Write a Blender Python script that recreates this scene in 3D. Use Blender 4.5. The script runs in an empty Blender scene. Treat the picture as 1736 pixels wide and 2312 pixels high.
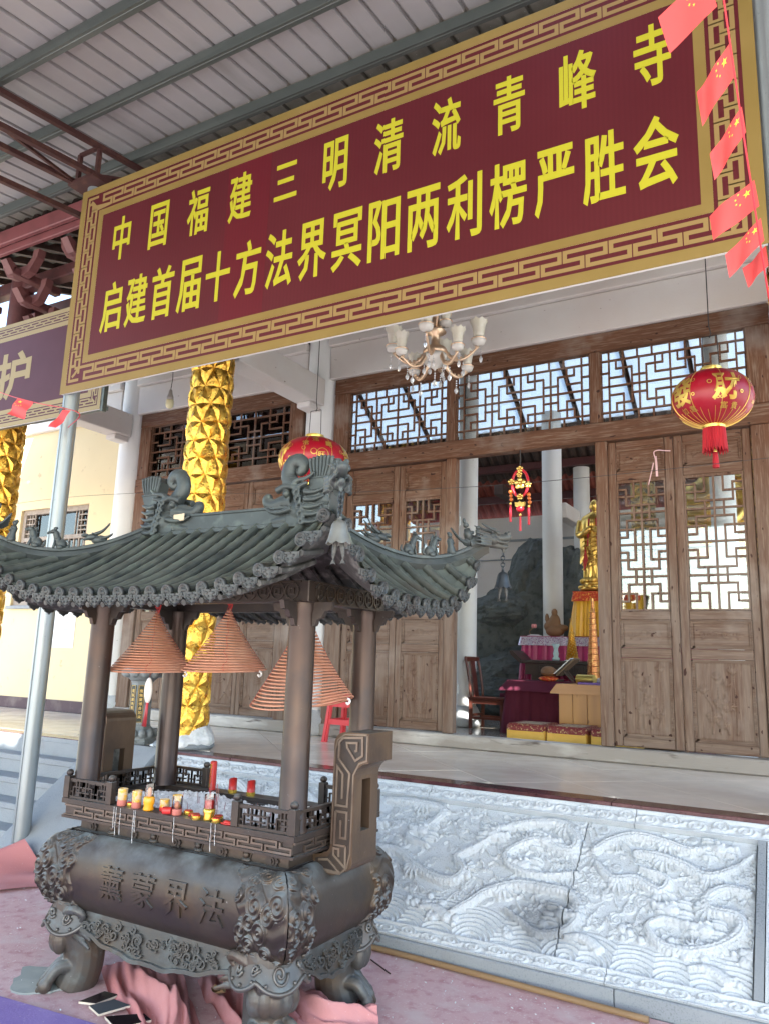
import bpy, math, random
import numpy as np
from mathutils import Vector, Matrix

random.seed(7)
RNG = np.random.default_rng(11)
S = bpy.context.scene
COL = S.collection
rad = math.radians

# ------------------------------------------------------------------ camera
F_PX, PITCH, ROLL, YAW = 1727.94, rad(11.0236), rad(1.8573), rad(29.8905)
CAM_POS = Vector((0, 0, 1.6))
cd = bpy.data.cameras.new('camera')
cd.sensor_fit = 'VERTICAL'
cd.sensor_height = 24.0
cd.lens = F_PX / 2312 * 24.0
cd.clip_start = 0.05
cd.clip_end = 600
cam = bpy.data.objects.new('camera', cd)
COL.objects.link(cam)
_r = Vector((1, 0, 0)); _f = Vector((0, math.cos(PITCH), math.sin(PITCH))); _u = Vector((0, -math.sin(PITCH), math.cos(PITCH)))
_r2 = math.cos(ROLL) * _r + math.sin(ROLL) * _u
_u2 = -math.sin(ROLL) * _r + math.cos(ROLL) * _u
_Z = Matrix.Rotation(YAW, 3, 'Z')
_R, _U, _F = _Z @ _r2, _Z @ _u2, _Z @ _f
cam.matrix_world = Matrix(((_R.x, _U.x, -_F.x, CAM_POS.x), (_R.y, _U.y, -_F.y, CAM_POS.y),
                           (_R.z, _U.z, -_F.z, CAM_POS.z), (0, 0, 0, 1)))
S.camera = cam

# ------------------------------------------------------------------ daylight
SUN_TRAVEL = Vector((-0.45, 1.0, -0.90)).normalized()
w = bpy.data.worlds.new('World')
S.world = w
w.use_nodes = True
nt = w.node_tree
bg = nt.nodes['Background']
sky = nt.nodes.new('ShaderNodeTexSky')
sky.sky_type = 'NISHITA'
sky.sun_disc = False
sky.sun_elevation = math.asin(-SUN_TRAVEL.z)
sky.sun_rotation = math.atan2(-SUN_TRAVEL.x, -SUN_TRAVEL.y)
sky.air_density = 1.2
sky.dust_density = 1.0
bg.inputs['Strength'].default_value = 0.15
nt.links.new(sky.outputs[0], bg.inputs[0])
sl = bpy.data.lights.new('sun', 'SUN')
sl.energy = 5.0
sl.angle = rad(0.5)
sl.color = (1.0, 0.95, 0.88)
sun = bpy.data.objects.new('sun', sl)
sun.rotation_euler = SUN_TRAVEL.to_track_quat('-Z', 'Y').to_euler()
sun.location = (6, -12, 14)
COL.objects.link(sun)
S.view_settings.view_transform = 'Standard'
S.view_settings.look = 'None'
S.view_settings.gamma = 1.0
S.view_settings.use_curve_mapping = False
S.view_settings.exposure = 2.3
S.render.engine = 'CYCLES'
S.cycles.use_denoising = True
S.cycles.max_bounces = 10
S.cycles.diffuse_bounces = 5
S.cycles.glossy_bounces = 4
S.cycles.transparent_max_bounces = 16
S.cycles.caustics_reflective = False
S.cycles.caustics_refractive = False
S.cycles.sample_clamp_indirect = 6.0

# ------------------------------------------------------------------ helpers: objects
ORG = {}


def tag(o, label=None, cat=None, group=None, kind=None):
    if label: o['label'] = label
    if cat: o['category'] = cat
    if group: o['group'] = group
    if kind: o['kind'] = kind
    return o


def thing(name, label, cat, loc, group=None):
    o = bpy.data.objects.new(name, None)
    o.empty_display_size = 0.1
    COL.objects.link(o)
    o.location = loc
    ORG[o] = Vector(loc)
    return tag(o, label, cat, group)


def link(name, me, parent=None, loc=None, rot=None, scale=None):
    """new object over mesh data; loc is in world metres"""
    o = bpy.data.objects.new(name, me)
    COL.objects.link(o)
    if parent is not None:
        o.parent = parent
    base = ORG[parent] if parent is not None else Vector((0, 0, 0))
    wl = Vector(loc) if loc is not None else base.copy()
    o.location = wl - base
    if rot is not None: o.rotation_euler = rot
    if scale is not None: o.scale = (scale,) * 3 if isinstance(scale, (int, float)) else scale
    ORG[o] = wl
    return o


class MB:
    """collects shapes in world metres and links them as ONE mesh"""

    def __init__(s):
        s.V = []; s.F = []; s.n = 0

    def add(s, v, f):
        v = np.asarray(v, float).reshape(-1, 3)
        s.V.append(v)
        k = s.n
        s.F.extend([tuple(i + k for i in q) for q in f])
        s.n += len(v)
        return s

    def box(s, x0, x1, y0, y1, z0, z1, ch=0.0):
        if ch <= 0:
            v = [(x, y, z) for z in (z0, z1) for y in (y0, y1) for x in (x0, x1)]
            return s.add(v, [(0, 2, 3, 1), (4, 5, 7, 6), (0, 1, 5, 4), (2, 6, 7, 3), (0, 4, 6, 2), (1, 3, 7, 5)])
        return s.obox(((x0 + x1) / 2, (y0 + y1) / 2, (z0 + z1) / 2), (1, 0, 0), (0, 1, 0), (0, 0, 1),
                      abs(x1 - x0) / 2, abs(y1 - y0) / 2, abs(z1 - z0) / 2, ch)

    def obox(s, c, ax, ay, az, hx, hy, hz, ch=0.0):
        c = np.array(c, float); A = [np.array(a, float) for a in (ax, ay, az)]
        A = [a / np.linalg.norm(a) for a in A]
        H = [hx, hy, hz]
        if ch <= 0:
            v = [c + i * H[0] * A[0] + j * H[1] * A[1] + k * H[2] * A[2] for k in (-1, 1) for j in (-1, 1) for i in (-1, 1)]
            return s.add(v, [(0, 2, 3, 1), (4, 5, 7, 6), (0, 1, 5, 4), (2, 6, 7, 3), (0, 4, 6, 2), (1, 3, 7, 5)])
        ch = min(ch, min(H) * 0.9)
        v = []; idx = {}
        for i in (-1, 1):
            for j in (-1, 1):
                for k in (-1, 1):
                    sg = (i, j, k)
                    for a in range(3):
                        p = c.copy()
                        for b in range(3):
                            p = p + sg[b] * (H[b] - (0 if b == a else ch)) * A[b]
                        idx[(i, j, k, a)] = len(v); v.append(p)
        f = []
        for a in range(3):
            b, d = (a + 1) % 3, (a + 2) % 3
            for sg in (-1, 1):
                q = []
                for (m, n) in ((-1, -1), (1, -1), (1, 1), (-1, 1)):
                    k = [0, 0, 0]; k[a] = sg; k[b] = m; k[d] = n
                    q.append(idx[(k[0], k[1], k[2], a)])
                f.append(tuple(q if sg > 0 else q[::-1]))
        for a in range(3):
            b, d = (a + 1) % 3, (a + 2) % 3
            for m in (-1, 1):
                for n in (-1, 1):
                    k0 = [0, 0, 0]; k1 = [0, 0, 0]
                    k0[a] = -1; k1[a] = 1; k0[b] = k1[b] = m; k0[d] = k1[d] = n
                    q = (idx[(*k0, b)], idx[(*k1, b)], idx[(*k1, d)], idx[(*k0, d)])
                    f.append(q if m * n > 0 else q[::-1])
        for i in (-1, 1):
            for j in (-1, 1):
                for k in (-1, 1):
                    q = (idx[(i, j, k, 0)], idx[(i, j, k, 1)], idx[(i, j, k, 2)])
                    f.append(q if i * j * k > 0 else q[::-1])
        return s.add(v, f)

    def bar(s, p0, p1, w, h, ch=0.0, up=(0, 0, 1)):
        p0 = np.array(p0, float); p1 = np.array(p1, float); d = p1 - p0; L = np.linalg.norm(d); d /= L
        u = np.array(up, float)
        if abs(d @ u) > 0.98: u = np.array((0, 1.0, 0))
        sd = np.cross(d, u); sd /= np.linalg.norm(sd); u = np.cross(sd, d)
        return s.obox((p0 + p1) / 2, d, sd, u, L / 2, w / 2, h / 2, ch)

    def tube(s, pts, r, n=8, caps=True, closed=False, flat=(1.0, 1.0)):
        P = np.array(pts, float); m = len(P)
        R = np.full(m, r, float) if np.isscalar(r) else np.array(r, float)
        T = np.gradient(P, axis=0) if not closed else np.roll(P, -1, 0) - np.roll(P, 1, 0)
        T /= np.maximum(np.linalg.norm(T, axis=1), 1e-9)[:, None]
        u = np.array((0, 0, 1.0)) if abs(T[0][2]) < 0.9 else np.array((1.0, 0, 0))
        a = np.linspace(0, 2 * math.pi, n, endpoint=False)
        V = []
        for i in range(m):
            u = u - (u @ T[i]) * T[i]; u /= max(np.linalg.norm(u), 1e-9)
            b = np.cross(T[i], u)
            V.append(P[i] + R[i] * (np.cos(a)[:, None] * u * flat[0] + np.sin(a)[:, None] * b * flat[1]))
        f = []
        for i in range(m if closed else m - 1):
            i2 = (i + 1) % m
            for j in range(n):
                j2 = (j + 1) % n
                f.append((i * n + j, i * n + j2, i2 * n + j2, i2 * n + j))
        if caps and not closed:
            f.append(tuple(range(n))[::-1]); f.append(tuple((m - 1) * n + j for j in range(n)))
        return s.add(np.concatenate(V), f)

    def cyl(s, p0, p1, r0, r1=None, n=16):
        return s.tube([p0, p1], [r0, r0 if r1 is None else r1], n)

    def lathe(s, prof, c, n=24, rx=1.0, ry=1.0, rot=0.0, caps=True):
        a = np.linspace(0, 2 * math.pi, n, endpoint=False) + rot
        V = [(c[0] + r * rx * math.cos(t), c[1] + r * ry * math.sin(t), c[2] + z) for r, z in prof for t in a]
        m = len(prof)
        f = [(i * n + j, i * n + (j + 1) % n, (i + 1) * n + (j + 1) % n, (i + 1) * n + j) for i in range(m - 1) for j in range(n)]
        if caps:
            f.append(tuple(range(n))[::-1]); f.append(tuple((m - 1) * n + j for j in range(n)))
        return s.add(V, f)

    def grid(s, P, cu=False, cv=False, flip=False):
        nu, nv = P.shape[:2]
        k = np.arange(nu * nv).reshape(nu, nv)
        if cu: k = np.concatenate([k, k[:1]], 0)
        if cv: k = np.concatenate([k, k[:, :1]], 1)
        q = np.stack([k[:-1, :-1], k[1:, :-1], k[1:, 1:], k[:-1, 1:]], -1).reshape(-1, 4)
        if flip: q = q[:, ::-1]
        return s.add(P.reshape(-1, 3), [tuple(x) for x in q.tolist()])

    def ball(s, c, r, n=12, m=8):
        rx, ry, rz = (r, r, r) if np.isscalar(r) else r
        V = [(c[0], c[1], c[2] - rz)]
        for i in range(1, m):
            t = math.pi * i / m - math.pi / 2
            for j in range(n):
                p = 2 * math.pi * j / n
                V.append((c[0] + rx * math.cos(t) * math.cos(p), c[1] + ry * math.cos(t) * math.sin(p), c[2] + rz * math.sin(t)))
        V.append((c[0], c[1], c[2] + rz))
        f = [(0, 1 + (j + 1) % n, 1 + j) for j in range(n)]
        for i in range(m - 2):
            for j in range(n):
                a, b = 1 + i * n + j, 1 + i * n + (j + 1) % n
                f.append((a, b, b + n, a + n))
        k = 1 + (m - 2) * n
        f += [(k + j, k + (j + 1) % n, len(V) - 1) for j in range(n)]
        return s.add(V, f)

    def prism(s, poly, fn, d0, d1):
        """poly in 2-D, fn(a, b, d) -> xyz, extruded from d0 to d1"""
        n = len(poly)
        v = [fn(a, b, d0) for a, b in poly] + [fn(a, b, d1) for a, b in poly]
        f = [tuple(range(n))[::-1], tuple(range(n, 2 * n))]
        f += [(i, (i + 1) % n, n + (i + 1) % n, n + i) for i in range(n)]
        return s.add(v, f)

    def strip(s, path, wd, fn, d0, d1):
        """a flat ribbon of width wd along a 2-D polyline with mitred corners, raised from d0 to d1"""
        P = np.array(path, float); n = len(P)
        D = np.diff(P, axis=0); D /= np.maximum(np.linalg.norm(D, axis=1), 1e-9)[:, None]
        L = []; R = []
        for i in range(n):
            if i == 0: nn = np.array((-D[0][1], D[0][0])); k = 1
            elif i == n - 1: nn = np.array((-D[-1][1], D[-1][0])); k = 1
            else:
                a = np.array((-D[i - 1][1], D[i - 1][0])); b = np.array((-D[i][1], D[i][0]))
                nn = a + b; l = np.linalg.norm(nn)
                if l < 1e-6: nn = a; k = 1
                else:
                    nn /= l; k = min(1 / max(nn @ a, 0.3), 2.5)
            L.append(P[i] + nn * wd / 2 * k); R.append(P[i] - nn * wd / 2 * k)
        if d1 == d0:
            v = [fn(*p, d0) for p in L] + [fn(*p, d0) for p in R]
            return s.add(v, [(i, n + i, n + i + 1, i + 1) for i in range(n - 1)])
        v = [fn(*p, d0) for p in L] + [fn(*p, d0) for p in R] + [fn(*p, d1) for p in L] + [fn(*p, d1) for p in R]
        f = []
        for i in range(n - 1):
            f += [(2 * n + i, 3 * n + i, 3 * n + i + 1, 2 * n + i + 1), (i, 2 * n + i, 2 * n + i + 1, i + 1),
                  (n + i, n + i + 1, 3 * n + i + 1, 3 * n + i)]
        f += [(0, n, 3 * n, 2 * n), (n - 1, 3 * n - 1, 4 * n - 1, 2 * n - 1)]
        return s.add(v, f)

    def mesh(s, name, mat, smooth=False, org=(0, 0, 0), sharp=None):
        me = bpy.data.meshes.new(name)
        V = np.concatenate(s.V) - np.array(org, float)
        me.from_pydata(V.tolist(), [], s.F)
        me.update()
        if smooth or sharp is not None:
            me.polygons.foreach_set('use_smooth', np.ones(len(me.polygons), bool))
            if sharp is not None: me.set_sharp_from_angle(angle=rad(sharp))
        for m in (mat if isinstance(mat, (list, tuple)) else [mat]):
            me.materials.append(m)
        return me

    def build(s, name, mat, parent=None, smooth=False, sharp=None, at=None, voxel=None):
        if parent is not None: org = ORG[parent]
        elif at is not None: org = Vector(at)
        else:
            V = np.concatenate(s.V); lo, hi = V.min(0), V.max(0)
            org = Vector(((lo[0] + hi[0]) / 2, (lo[1] + hi[1]) / 2, lo[2]))
        me = s.mesh(name, mat, smooth or voxel is not None, org, sharp)
        o = link(name, me, parent, org)
        if voxel:
            md = o.modifiers.new('fuse', 'REMESH'); md.mode = 'VOXEL'; md.voxel_size = voxel; md.use_smooth_shade = True
            sm = o.modifiers.new('soften', 'SMOOTH'); sm.factor = 0.5; sm.iterations = 1
        return o


XZ = lambda y0: (lambda a, b, d: (a, y0 - d, b))        # a plane facing the camera side (-y)
YZ = lambda x0: (lambda a, b, d: (x0 + d, a, b))        # a plane facing +x


def curve_pts(ctrl, n=40):
    """Catmull-Rom through control points"""
    P = np.array(ctrl, float)
    P = np.concatenate([[2 * P[0] - P[1]], P, [2 * P[-1] - P[-2]]])
    t = np.linspace(0, len(P) - 3 - 1e-6, n)
    i = t.astype(int); u = (t - i)[:, None]
    a, b, c, d = P[i], P[i + 1], P[i + 2], P[i + 3]
    return 0.5 * ((2 * b) + (-a + c) * u + (2 * a - 5 * b + 4 * c - d) * u ** 2 + (-a + 3 * b - 3 * c + d) * u ** 3)


# ------------------------------------------------------------------ helpers: materials
def hexc(h):
    c = [int(h[i:i + 2], 16) / 255 for i in (0, 2, 4)]
    return tuple(x / 12.92 if x < .04045 else ((x + .055) / 1.055) ** 2.4 for x in c)


def M(name, col, rough=0.6, metal=0.0, vary=(), bump=None, coord='P', spec=0.5, rvary=None, extra=None):
    """Principled; vary = list of (scale, colour, lo, hi[, stretch, detail]) blended in by noise; bump = (scale, dist[, stretch])"""
    m = bpy.data.materials.new(name)
    m.use_nodes = True
    N = m.node_tree.nodes; Lk = m.node_tree.links
    b = N['Principled BSDF']
    b.inputs['Roughness'].default_value = rough
    b.inputs['Metallic'].default_value = metal
    b.inputs['Specular IOR Level'].default_value = spec
    if coord == 'P': src = N.new('ShaderNodeNewGeometry').outputs['Position']
    else: src = N.new('ShaderNodeTexCoord').outputs[{'O': 'Object', 'G': 'Generated'}[coord]]

    def noise(scale, stretch=(1, 1, 1), detail=4.0, rough_=0.55, dist=0.0):
        mp = N.new('ShaderNodeMapping'); mp.inputs['Scale'].default_value = stretch
        Lk.new(src, mp.inputs['Vector'])
        n = N.new('ShaderNodeTexNoise')
        n.inputs['Scale'].default_value = scale; n.inputs['Detail'].default_value = detail
        n.inputs['Roughness'].default_value = rough_; n.inputs['Distortion'].default_value = dist
        Lk.new(mp.outputs[0], n.inputs['Vector'])
        return n.outputs[0]

    def ramp(sock, lo, hi):
        mr = N.new('ShaderNodeMapRange'); mr.inputs['From Min'].default_value = lo; mr.inputs['From Max'].default_value = hi
        Lk.new(sock, mr.inputs['Value'])
        return mr.outputs[0]

    def mix(fac, a, c2):
        mx = N.new('ShaderNodeMix'); mx.data_type = 'RGBA'
        if isinstance(fac, float): mx.inputs['Factor'].default_value = fac
        else: Lk.new(fac, mx.inputs['Factor'])
        for sk, val in (('A', a), ('B', c2)):
            i = [q for q in mx.inputs if q.name == sk and q.type == 'RGBA'][0]
            if isinstance(val, tuple): i.default_value = (*val[:3], 1)
            else: Lk.new(val, i)
        return [q for q in mx.outputs if q.type == 'RGBA'][0]

    cur = tuple(col)
    for v in vary:
        st = v[4] if len(v) > 4 and v[4] else (1, 1, 1); dt = v[5] if len(v) > 5 else 4.0
        cur = mix(ramp(noise(v[0], st, dt), v[2], v[3]), cur, tuple(v[1]))
    if extra: cur = extra(N, Lk, src, cur, noise, ramp, mix, b) or cur
    if isinstance(cur, tuple): b.inputs['Base Color'].default_value = (*cur, 1)
    else: Lk.new(cur, b.inputs['Base Color'])
    if rvary:
        mr = N.new('ShaderNodeMapRange'); mr.inputs['From Min'].default_value = .3; mr.inputs['From Max'].default_value = .7
        mr.inputs['To Min'].default_value = rvary[1]; mr.inputs['To Max'].default_value = rvary[2]
        Lk.new(noise(rvary[0]), mr.inputs['Value']); Lk.new(mr.outputs[0], b.inputs['Roughness'])
    if bump:
        bp = N.new('ShaderNodeBump'); bp.inputs['Distance'].default_value = bump[1]; bp.inputs['Strength'].default_value = 1.0
        Lk.new(noise(bump[0], bump[2] if len(bump) > 2 else (1, 1, 1), 5.0, .6), bp.inputs['Height'])
        Lk.new(bp.outputs[0], b.inputs['Normal'])
    return m
# ------------------------------------------------------------------ materials
def wood_fn(stretch, grey=(0.196, 0.144, 0.112), brown=(0.150, 0.067, 0.036)):
    def fn(N, Lk, src, cur, noise, ramp, mix, b):
        sx = N.new('ShaderNodeSeparateXYZ'); Lk.new(src, sx.inputs[0])
        ad = N.new('ShaderNodeMath'); ad.operation = 'MULTIPLY_ADD'
        Lk.new(noise(2.2), ad.inputs[0]); ad.inputs[1].default_value = 1.6; Lk.new(sx.outputs[2], ad.inputs[2])
        weather = ramp(ad.outputs[0], 3.1, 4.6)
        c = mix(weather, grey, brown)
        g1 = ramp(noise(19.0, stretch, 6.0, .6, 0.25), .38, .76)
        c = mix(g1, c, tuple(x * .66 for x in brown))
        g2 = ramp(noise(80.0, stretch, 3.0, .6, 0.2), .48, .80)
        c = mix(g2, c, (0.26, 0.185, 0.135))
        kn = ramp(noise(24, tuple(min(1.0, q * 7) for q in stretch), 1.0), .715, .745)
        c = mix(kn, c, (0.045, 0.018, 0.012))
        st = ramp(noise(1.3, (1, 1, 1), 5.0), .56, .75)
        return mix(st, c, (0.30, 0.25, 0.215))
    return fn


m_wood_v = M('weathered_wood_upright', (.2, .1, .06), .72, extra=wood_fn((1, 1, .07)), bump=(40, .002, (1, 1, .06)), spec=.3)
m_wood_h = M('weathered_wood_level', (.2, .1, .06), .72, extra=wood_fn((.07, 1, 1)), bump=(40, .002, (.06, 1, 1)), spec=.3)
m_threshold = M('worn_threshold_wood', (.30, .27, .24), .85, vary=[(3, (.62, .6, .57), .42, .6, (.3, 1, 1), 6), (14, (.1, .08, .07), .6, .7, (.2, 1, 1), 3)], bump=(20, .004, (.1, 1, 1)))
m_white = M('white_wall_paint', (.66, .635, .62), .75, vary=[(1.4, (.62, .56, .53), .4, .75), (17, (.30, .25, .22), .70, .74, (1, 1, 1.6), 5)], bump=(60, .0012))
m_column = M('white_column_paint', (.76, .77, .77), .6, vary=[(1.2, (.66, .66, .65), .4, .8), (26, (.35, .33, .30), .72, .77)], bump=(30, .001))
m_cream = M('cream_wall_paint', (.76, .64, .40), .8, vary=[(.8, (.70, .57, .34), .35, .75), (9, (.56, .43, .26), .64, .74)], bump=(70, .0015))
m_skirt = M('purple_skirting_paint', (.085, .05, .06), .6, vary=[(4, (.16, .12, .12), .5, .7)])
m_tile = M('beige_floor_tile', (.76, .67, .57), .17, vary=[(2.3, (.80, .72, .63), .35, .7, (1, 2.5, 1), 6), (1.1, (.70, .61, .52), .5, .8)], rvary=(3, .10, .26))
m_hallfloor = M('polished_hall_floor', (.48, .43, .37), .12, vary=[(2.0, (.41, .37, .32), .4, .7, (1, 2, 1), 5)])
m_strip = M('dark_red_marble', (.075, .030, .034), .14, vary=[(9, (.13, .06, .062), .45, .7), (60, (.03, .012, .014), .55, .7)])
m_grout = M('tile_grout', (.12, .10, .09), .9)
m_granite = M('grey_granite', (.25, .275, .30), .75, vary=[(120, (.16, .18, .20), .52, .66), (1.6, (.30, .325, .345), .4, .75), (7, (.24, .25, .26), .6, .78)], bump=(90, .0012))
def soot_fn(N, Lk, src, cur, noise, ramp, mix, b):
    # one black smoke stain low on the middle slab, and rain dirt
    vd = N.new('ShaderNodeVectorMath'); vd.operation = 'DISTANCE'; Lk.new(src, vd.inputs[0]); vd.inputs[1].default_value = (-1.42, 4.32, .28)
    ad = N.new('ShaderNodeMath'); ad.operation = 'MULTIPLY_ADD'; Lk.new(noise(7, (1, 1, 1), 6), ad.inputs[0]); ad.inputs[1].default_value = .22; Lk.new(vd.outputs['Value'], ad.inputs[2])
    return mix(ramp(ad.outputs[0], .36, .20), cur, (.24, .26, .28))


m_relief = M('pale_carved_granite', (.52, .56, .59), .7, extra=soot_fn, vary=[(130, (.31, .335, .36), .56, .68), (2.2, (.60, .635, .66), .45, .75), (3.4, (.25, .265, .28), .66, .80, (1, 1, 1), 6)], bump=(110, .0008))
m_yard = M('yard_concrete', (.52, .50, .47), .9, vary=[(.7, (.44, .42, .39), .4, .7), (12, (.48, .46, .43), .5, .7)], bump=(30, .003))
m_gold = M('gold_foil', (.90, .55, .10), .25, 1.0, vary=[(14, (.80, .40, .05), .5, .7)], rvary=(20, .22, .38), bump=(24, .010))
m_sheet = M('pale_steel_sheet', (.30, .29, .298), .5, .1, vary=[(1.1, (.26, .25, .258), .4, .7), (5, (.225, .22, .22), .6, .8, (1, .08, 1), 4)], rvary=(4, .42, .62))
m_sheet_dull = M('stained_steel_sheet', (.30, .285, .255), .6, .1, vary=[(6, (.22, .205, .18), .4, .65), (40, (.5, .5, .48), .66, .72)])
m_purlin = M('galvanised_purlin', (.09, .105, .10), .5, .5, vary=[(6, (.14, .16, .15), .45, .7, (.1, 1, 1), 5), (30, (.09, .1, .09), .62, .72)])
m_truss = M('red_oxide_steel', (.055, .020, .018), .6, .2, vary=[(12, (.095, .04, .028), .5, .7)])
m_pole = M('galvanised_pipe', (.27, .31, .33), .42, .6, vary=[(7, (.36, .40, .42), .4, .65, (1, 1, .12), 4), (40, (.25, .28, .29), .66, .75)])
m_redwood = M('oxblood_painted_wood', (.095, .027, .027), .6, vary=[(5, (.06, .018, .019), .45, .7), (20, (.14, .05, .048), .62, .74)])
m_pinkwood = M('pink_fascia_paint', (.165, .045, .048), .6, vary=[(5, (.125, .035, .037), .45, .7)])
m_darkwood = M('dark_roof_timber', (.06, .035, .028), .7, vary=[(6, (.10, .06, .045), .45, .7)])
m_rooftile = M('old_roof_tile', (.055, .040, .034), .8, vary=[(4, (.085, .05, .04), .4, .7), (20, (.035, .028, .026), .5, .7)])
m_redtile = M('red_roof_tile', (.28, .07, .05), .75, vary=[(8, (.18, .05, .04), .45, .7)])
m_rock = M('grey_green_rock', (.075, .088, .088), .8, vary=[(2.2, (.125, .14, .138), .4, .7, (1, 1, 1), 7), (9, (.04, .048, .05), .52, .7)], bump=(9, .03))


def glass_mat(name, tint=(.92, .96, .96), refl=.16):
    m = bpy.data.materials.new(name); m.use_nodes = True
    N = m.node_tree.nodes; Lk = m.node_tree.links
    N.remove(N['Principled BSDF'])
    tr = N.new('ShaderNodeBsdfTransparent'); tr.inputs[0].default_value = (*tint, 1)
    gl = N.new('ShaderNodeBsdfGlossy'); gl.inputs['Roughness'].default_value = .02
    lw = N.new('ShaderNodeFresnel'); lw.inputs[0].default_value = 1.55
    ma = N.new('ShaderNodeMath'); ma.operation = 'MULTIPLY_ADD'; ma.inputs[1].default_value = 1.6; ma.inputs[2].default_value = refl - .07
    ma.use_clamp = True
    mx = N.new('ShaderNodeMixShader')
    Lk.new(lw.outputs[0], ma.inputs[0]); Lk.new(ma.outputs[0], mx.inputs[0])
    Lk.new(tr.outputs[0], mx.inputs[1]); Lk.new(gl.outputs[0], mx.inputs[2])
    Lk.new(mx.outputs[0], N['Material Output'].inputs[0])
    return m


m_glass = glass_mat('window_glass', refl=.13)
m_milky = M('added_skylight_sheet', (.80, .82, .84), .6)  # whitish see-through sheet for the added roof skylights
_n = m_milky.node_tree.nodes; _t = _n.new('ShaderNodeBsdfTranslucent'); _t.inputs[0].default_value = (.85, .88, .92, 1)
_x = _n.new('ShaderNodeMixShader'); _x.inputs[0].default_value = .7
m_milky.node_tree.links.new(_n['Principled BSDF'].outputs[0], _x.inputs[1]); m_milky.node_tree.links.new(_t.outputs[0], _x.inputs[2]); m_milky.node_tree.links.new(_x.outputs[0], _n['Material Output'].inputs[0])
m_clear = glass_mat('clear_plastic', (.97, .96, .92), .10)

# ------------------------------------------------------------------ setting: ground and terrace
b = MB(); b.box(-70, 70, -80, 80, -.4, -.004)
tag(b.build('ground', m_yard, at=(0, 0, -.4)), kind='structure')
HT = .80
YE, YF = 4.98, 7.03          # terrace edge, facade plane
terr = MB(); terr.box(-16, 6, 5.0, 7.2, -.002, HT - .012)
t_terr = tag(terr.build('terrace', m_grout, at=(-5, 5, 0)), kind='structure'); ORG[t_terr] = Vector((-5, 5, 0))


def clip_poly(P, x0, x1, y0, y1):
    for ax, lim, sg in ((0, x0, 1), (0, x1, -1), (1, y0, 1), (1, y1, -1)):
        Q = []
        for i in range(len(P)):
            a, c = P[i - 1], P[i]
            da, dc = sg * (a[ax] - lim), sg * (c[ax] - lim)
            if (da >= 0) != (dc >= 0):
                t = da / (da - dc); Q.append((a[0] + t * (c[0] - a[0]), a[1] + t * (c[1] - a[1])))
            if dc >= 0: Q.append(c)
        P = Q
        if len(P) < 3: return []
    return P


h = .424 - .0035
for i in range(-15, 5):
    for j in range(0, 6):
        for o in (0, .424):
            cx, cy = -2.5 + i * .848 + o, 5.2 + j * .848 * .5 * 2 + o
            P = clip_poly([(cx - h, cy), (cx, cy - h), (cx + h, cy), (cx, cy + h)], -12.2, .6, 5.143, 6.995)
            if len(P) < 3: continue
            xs = [p[0] for p in P]; ys = [p[1] for p in P]
            if (max(xs) - min(xs)) < .03 or (max(ys) - min(ys)) < .03: continue
            q = MB(); q.prism(P, lambda a, c, d: (a, c, d), HT - .011, HT + RNG.uniform(-.0006, .0006))
            q.build('floor_tile', m_tile, t_terr)
# dark marble nosing along the terrace edge, one slab after the other
x = -12.2
while x < .6:
    q = MB(); q.box(x + .001, x + .998, YE - .015, 5.14, HT - .04, HT + .002, .004); q.build('edge_slab', m_strip, t_terr); x += 1.0

# ------------------------------------------------------------------ steps and the sloped side stone
st = tag(MB().box(-12, -5.76, 4.95, 5.0, 0, .76).build('stair_core', m_granite, at=(-9, 4.95, 0)), kind='structure'); ORG[st] = Vector((-9, 4.95, 0))
for k in range(5):
    y0 = 4.22 + .19 * k; z1 = .16 * (k + 1) - (.004 if k == 4 else 0)
    for xa, xb in ((-12, -9.8), (-9.8, -7.6), (-7.6, -5.76)):
        q = MB(); q.box(xa + .002, xb - .002, y0 - .012, 4.96 if k < 4 else 4.962, z1 - .05, z1, .006)
        q.box(xa + .002, xb - .002, y0, 4.955, .16 * k + .002 if k else 0.0, z1 - .05)
        q.build('step', m_granite, st)
side = thing('stair_side_stone', 'smooth sloping grey granite slab beside the grey steps', 'stone slab', (-5.35, 4.1, 0))
q = MB(); q.prism([(4.06, 0.0), (4.06, .10), (4.96, .815), (4.975, .815), (4.975, 0.0)], lambda a, c, d: (d, a, c), -5.755, -4.965); q.build('slab', m_granite, side)

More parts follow.
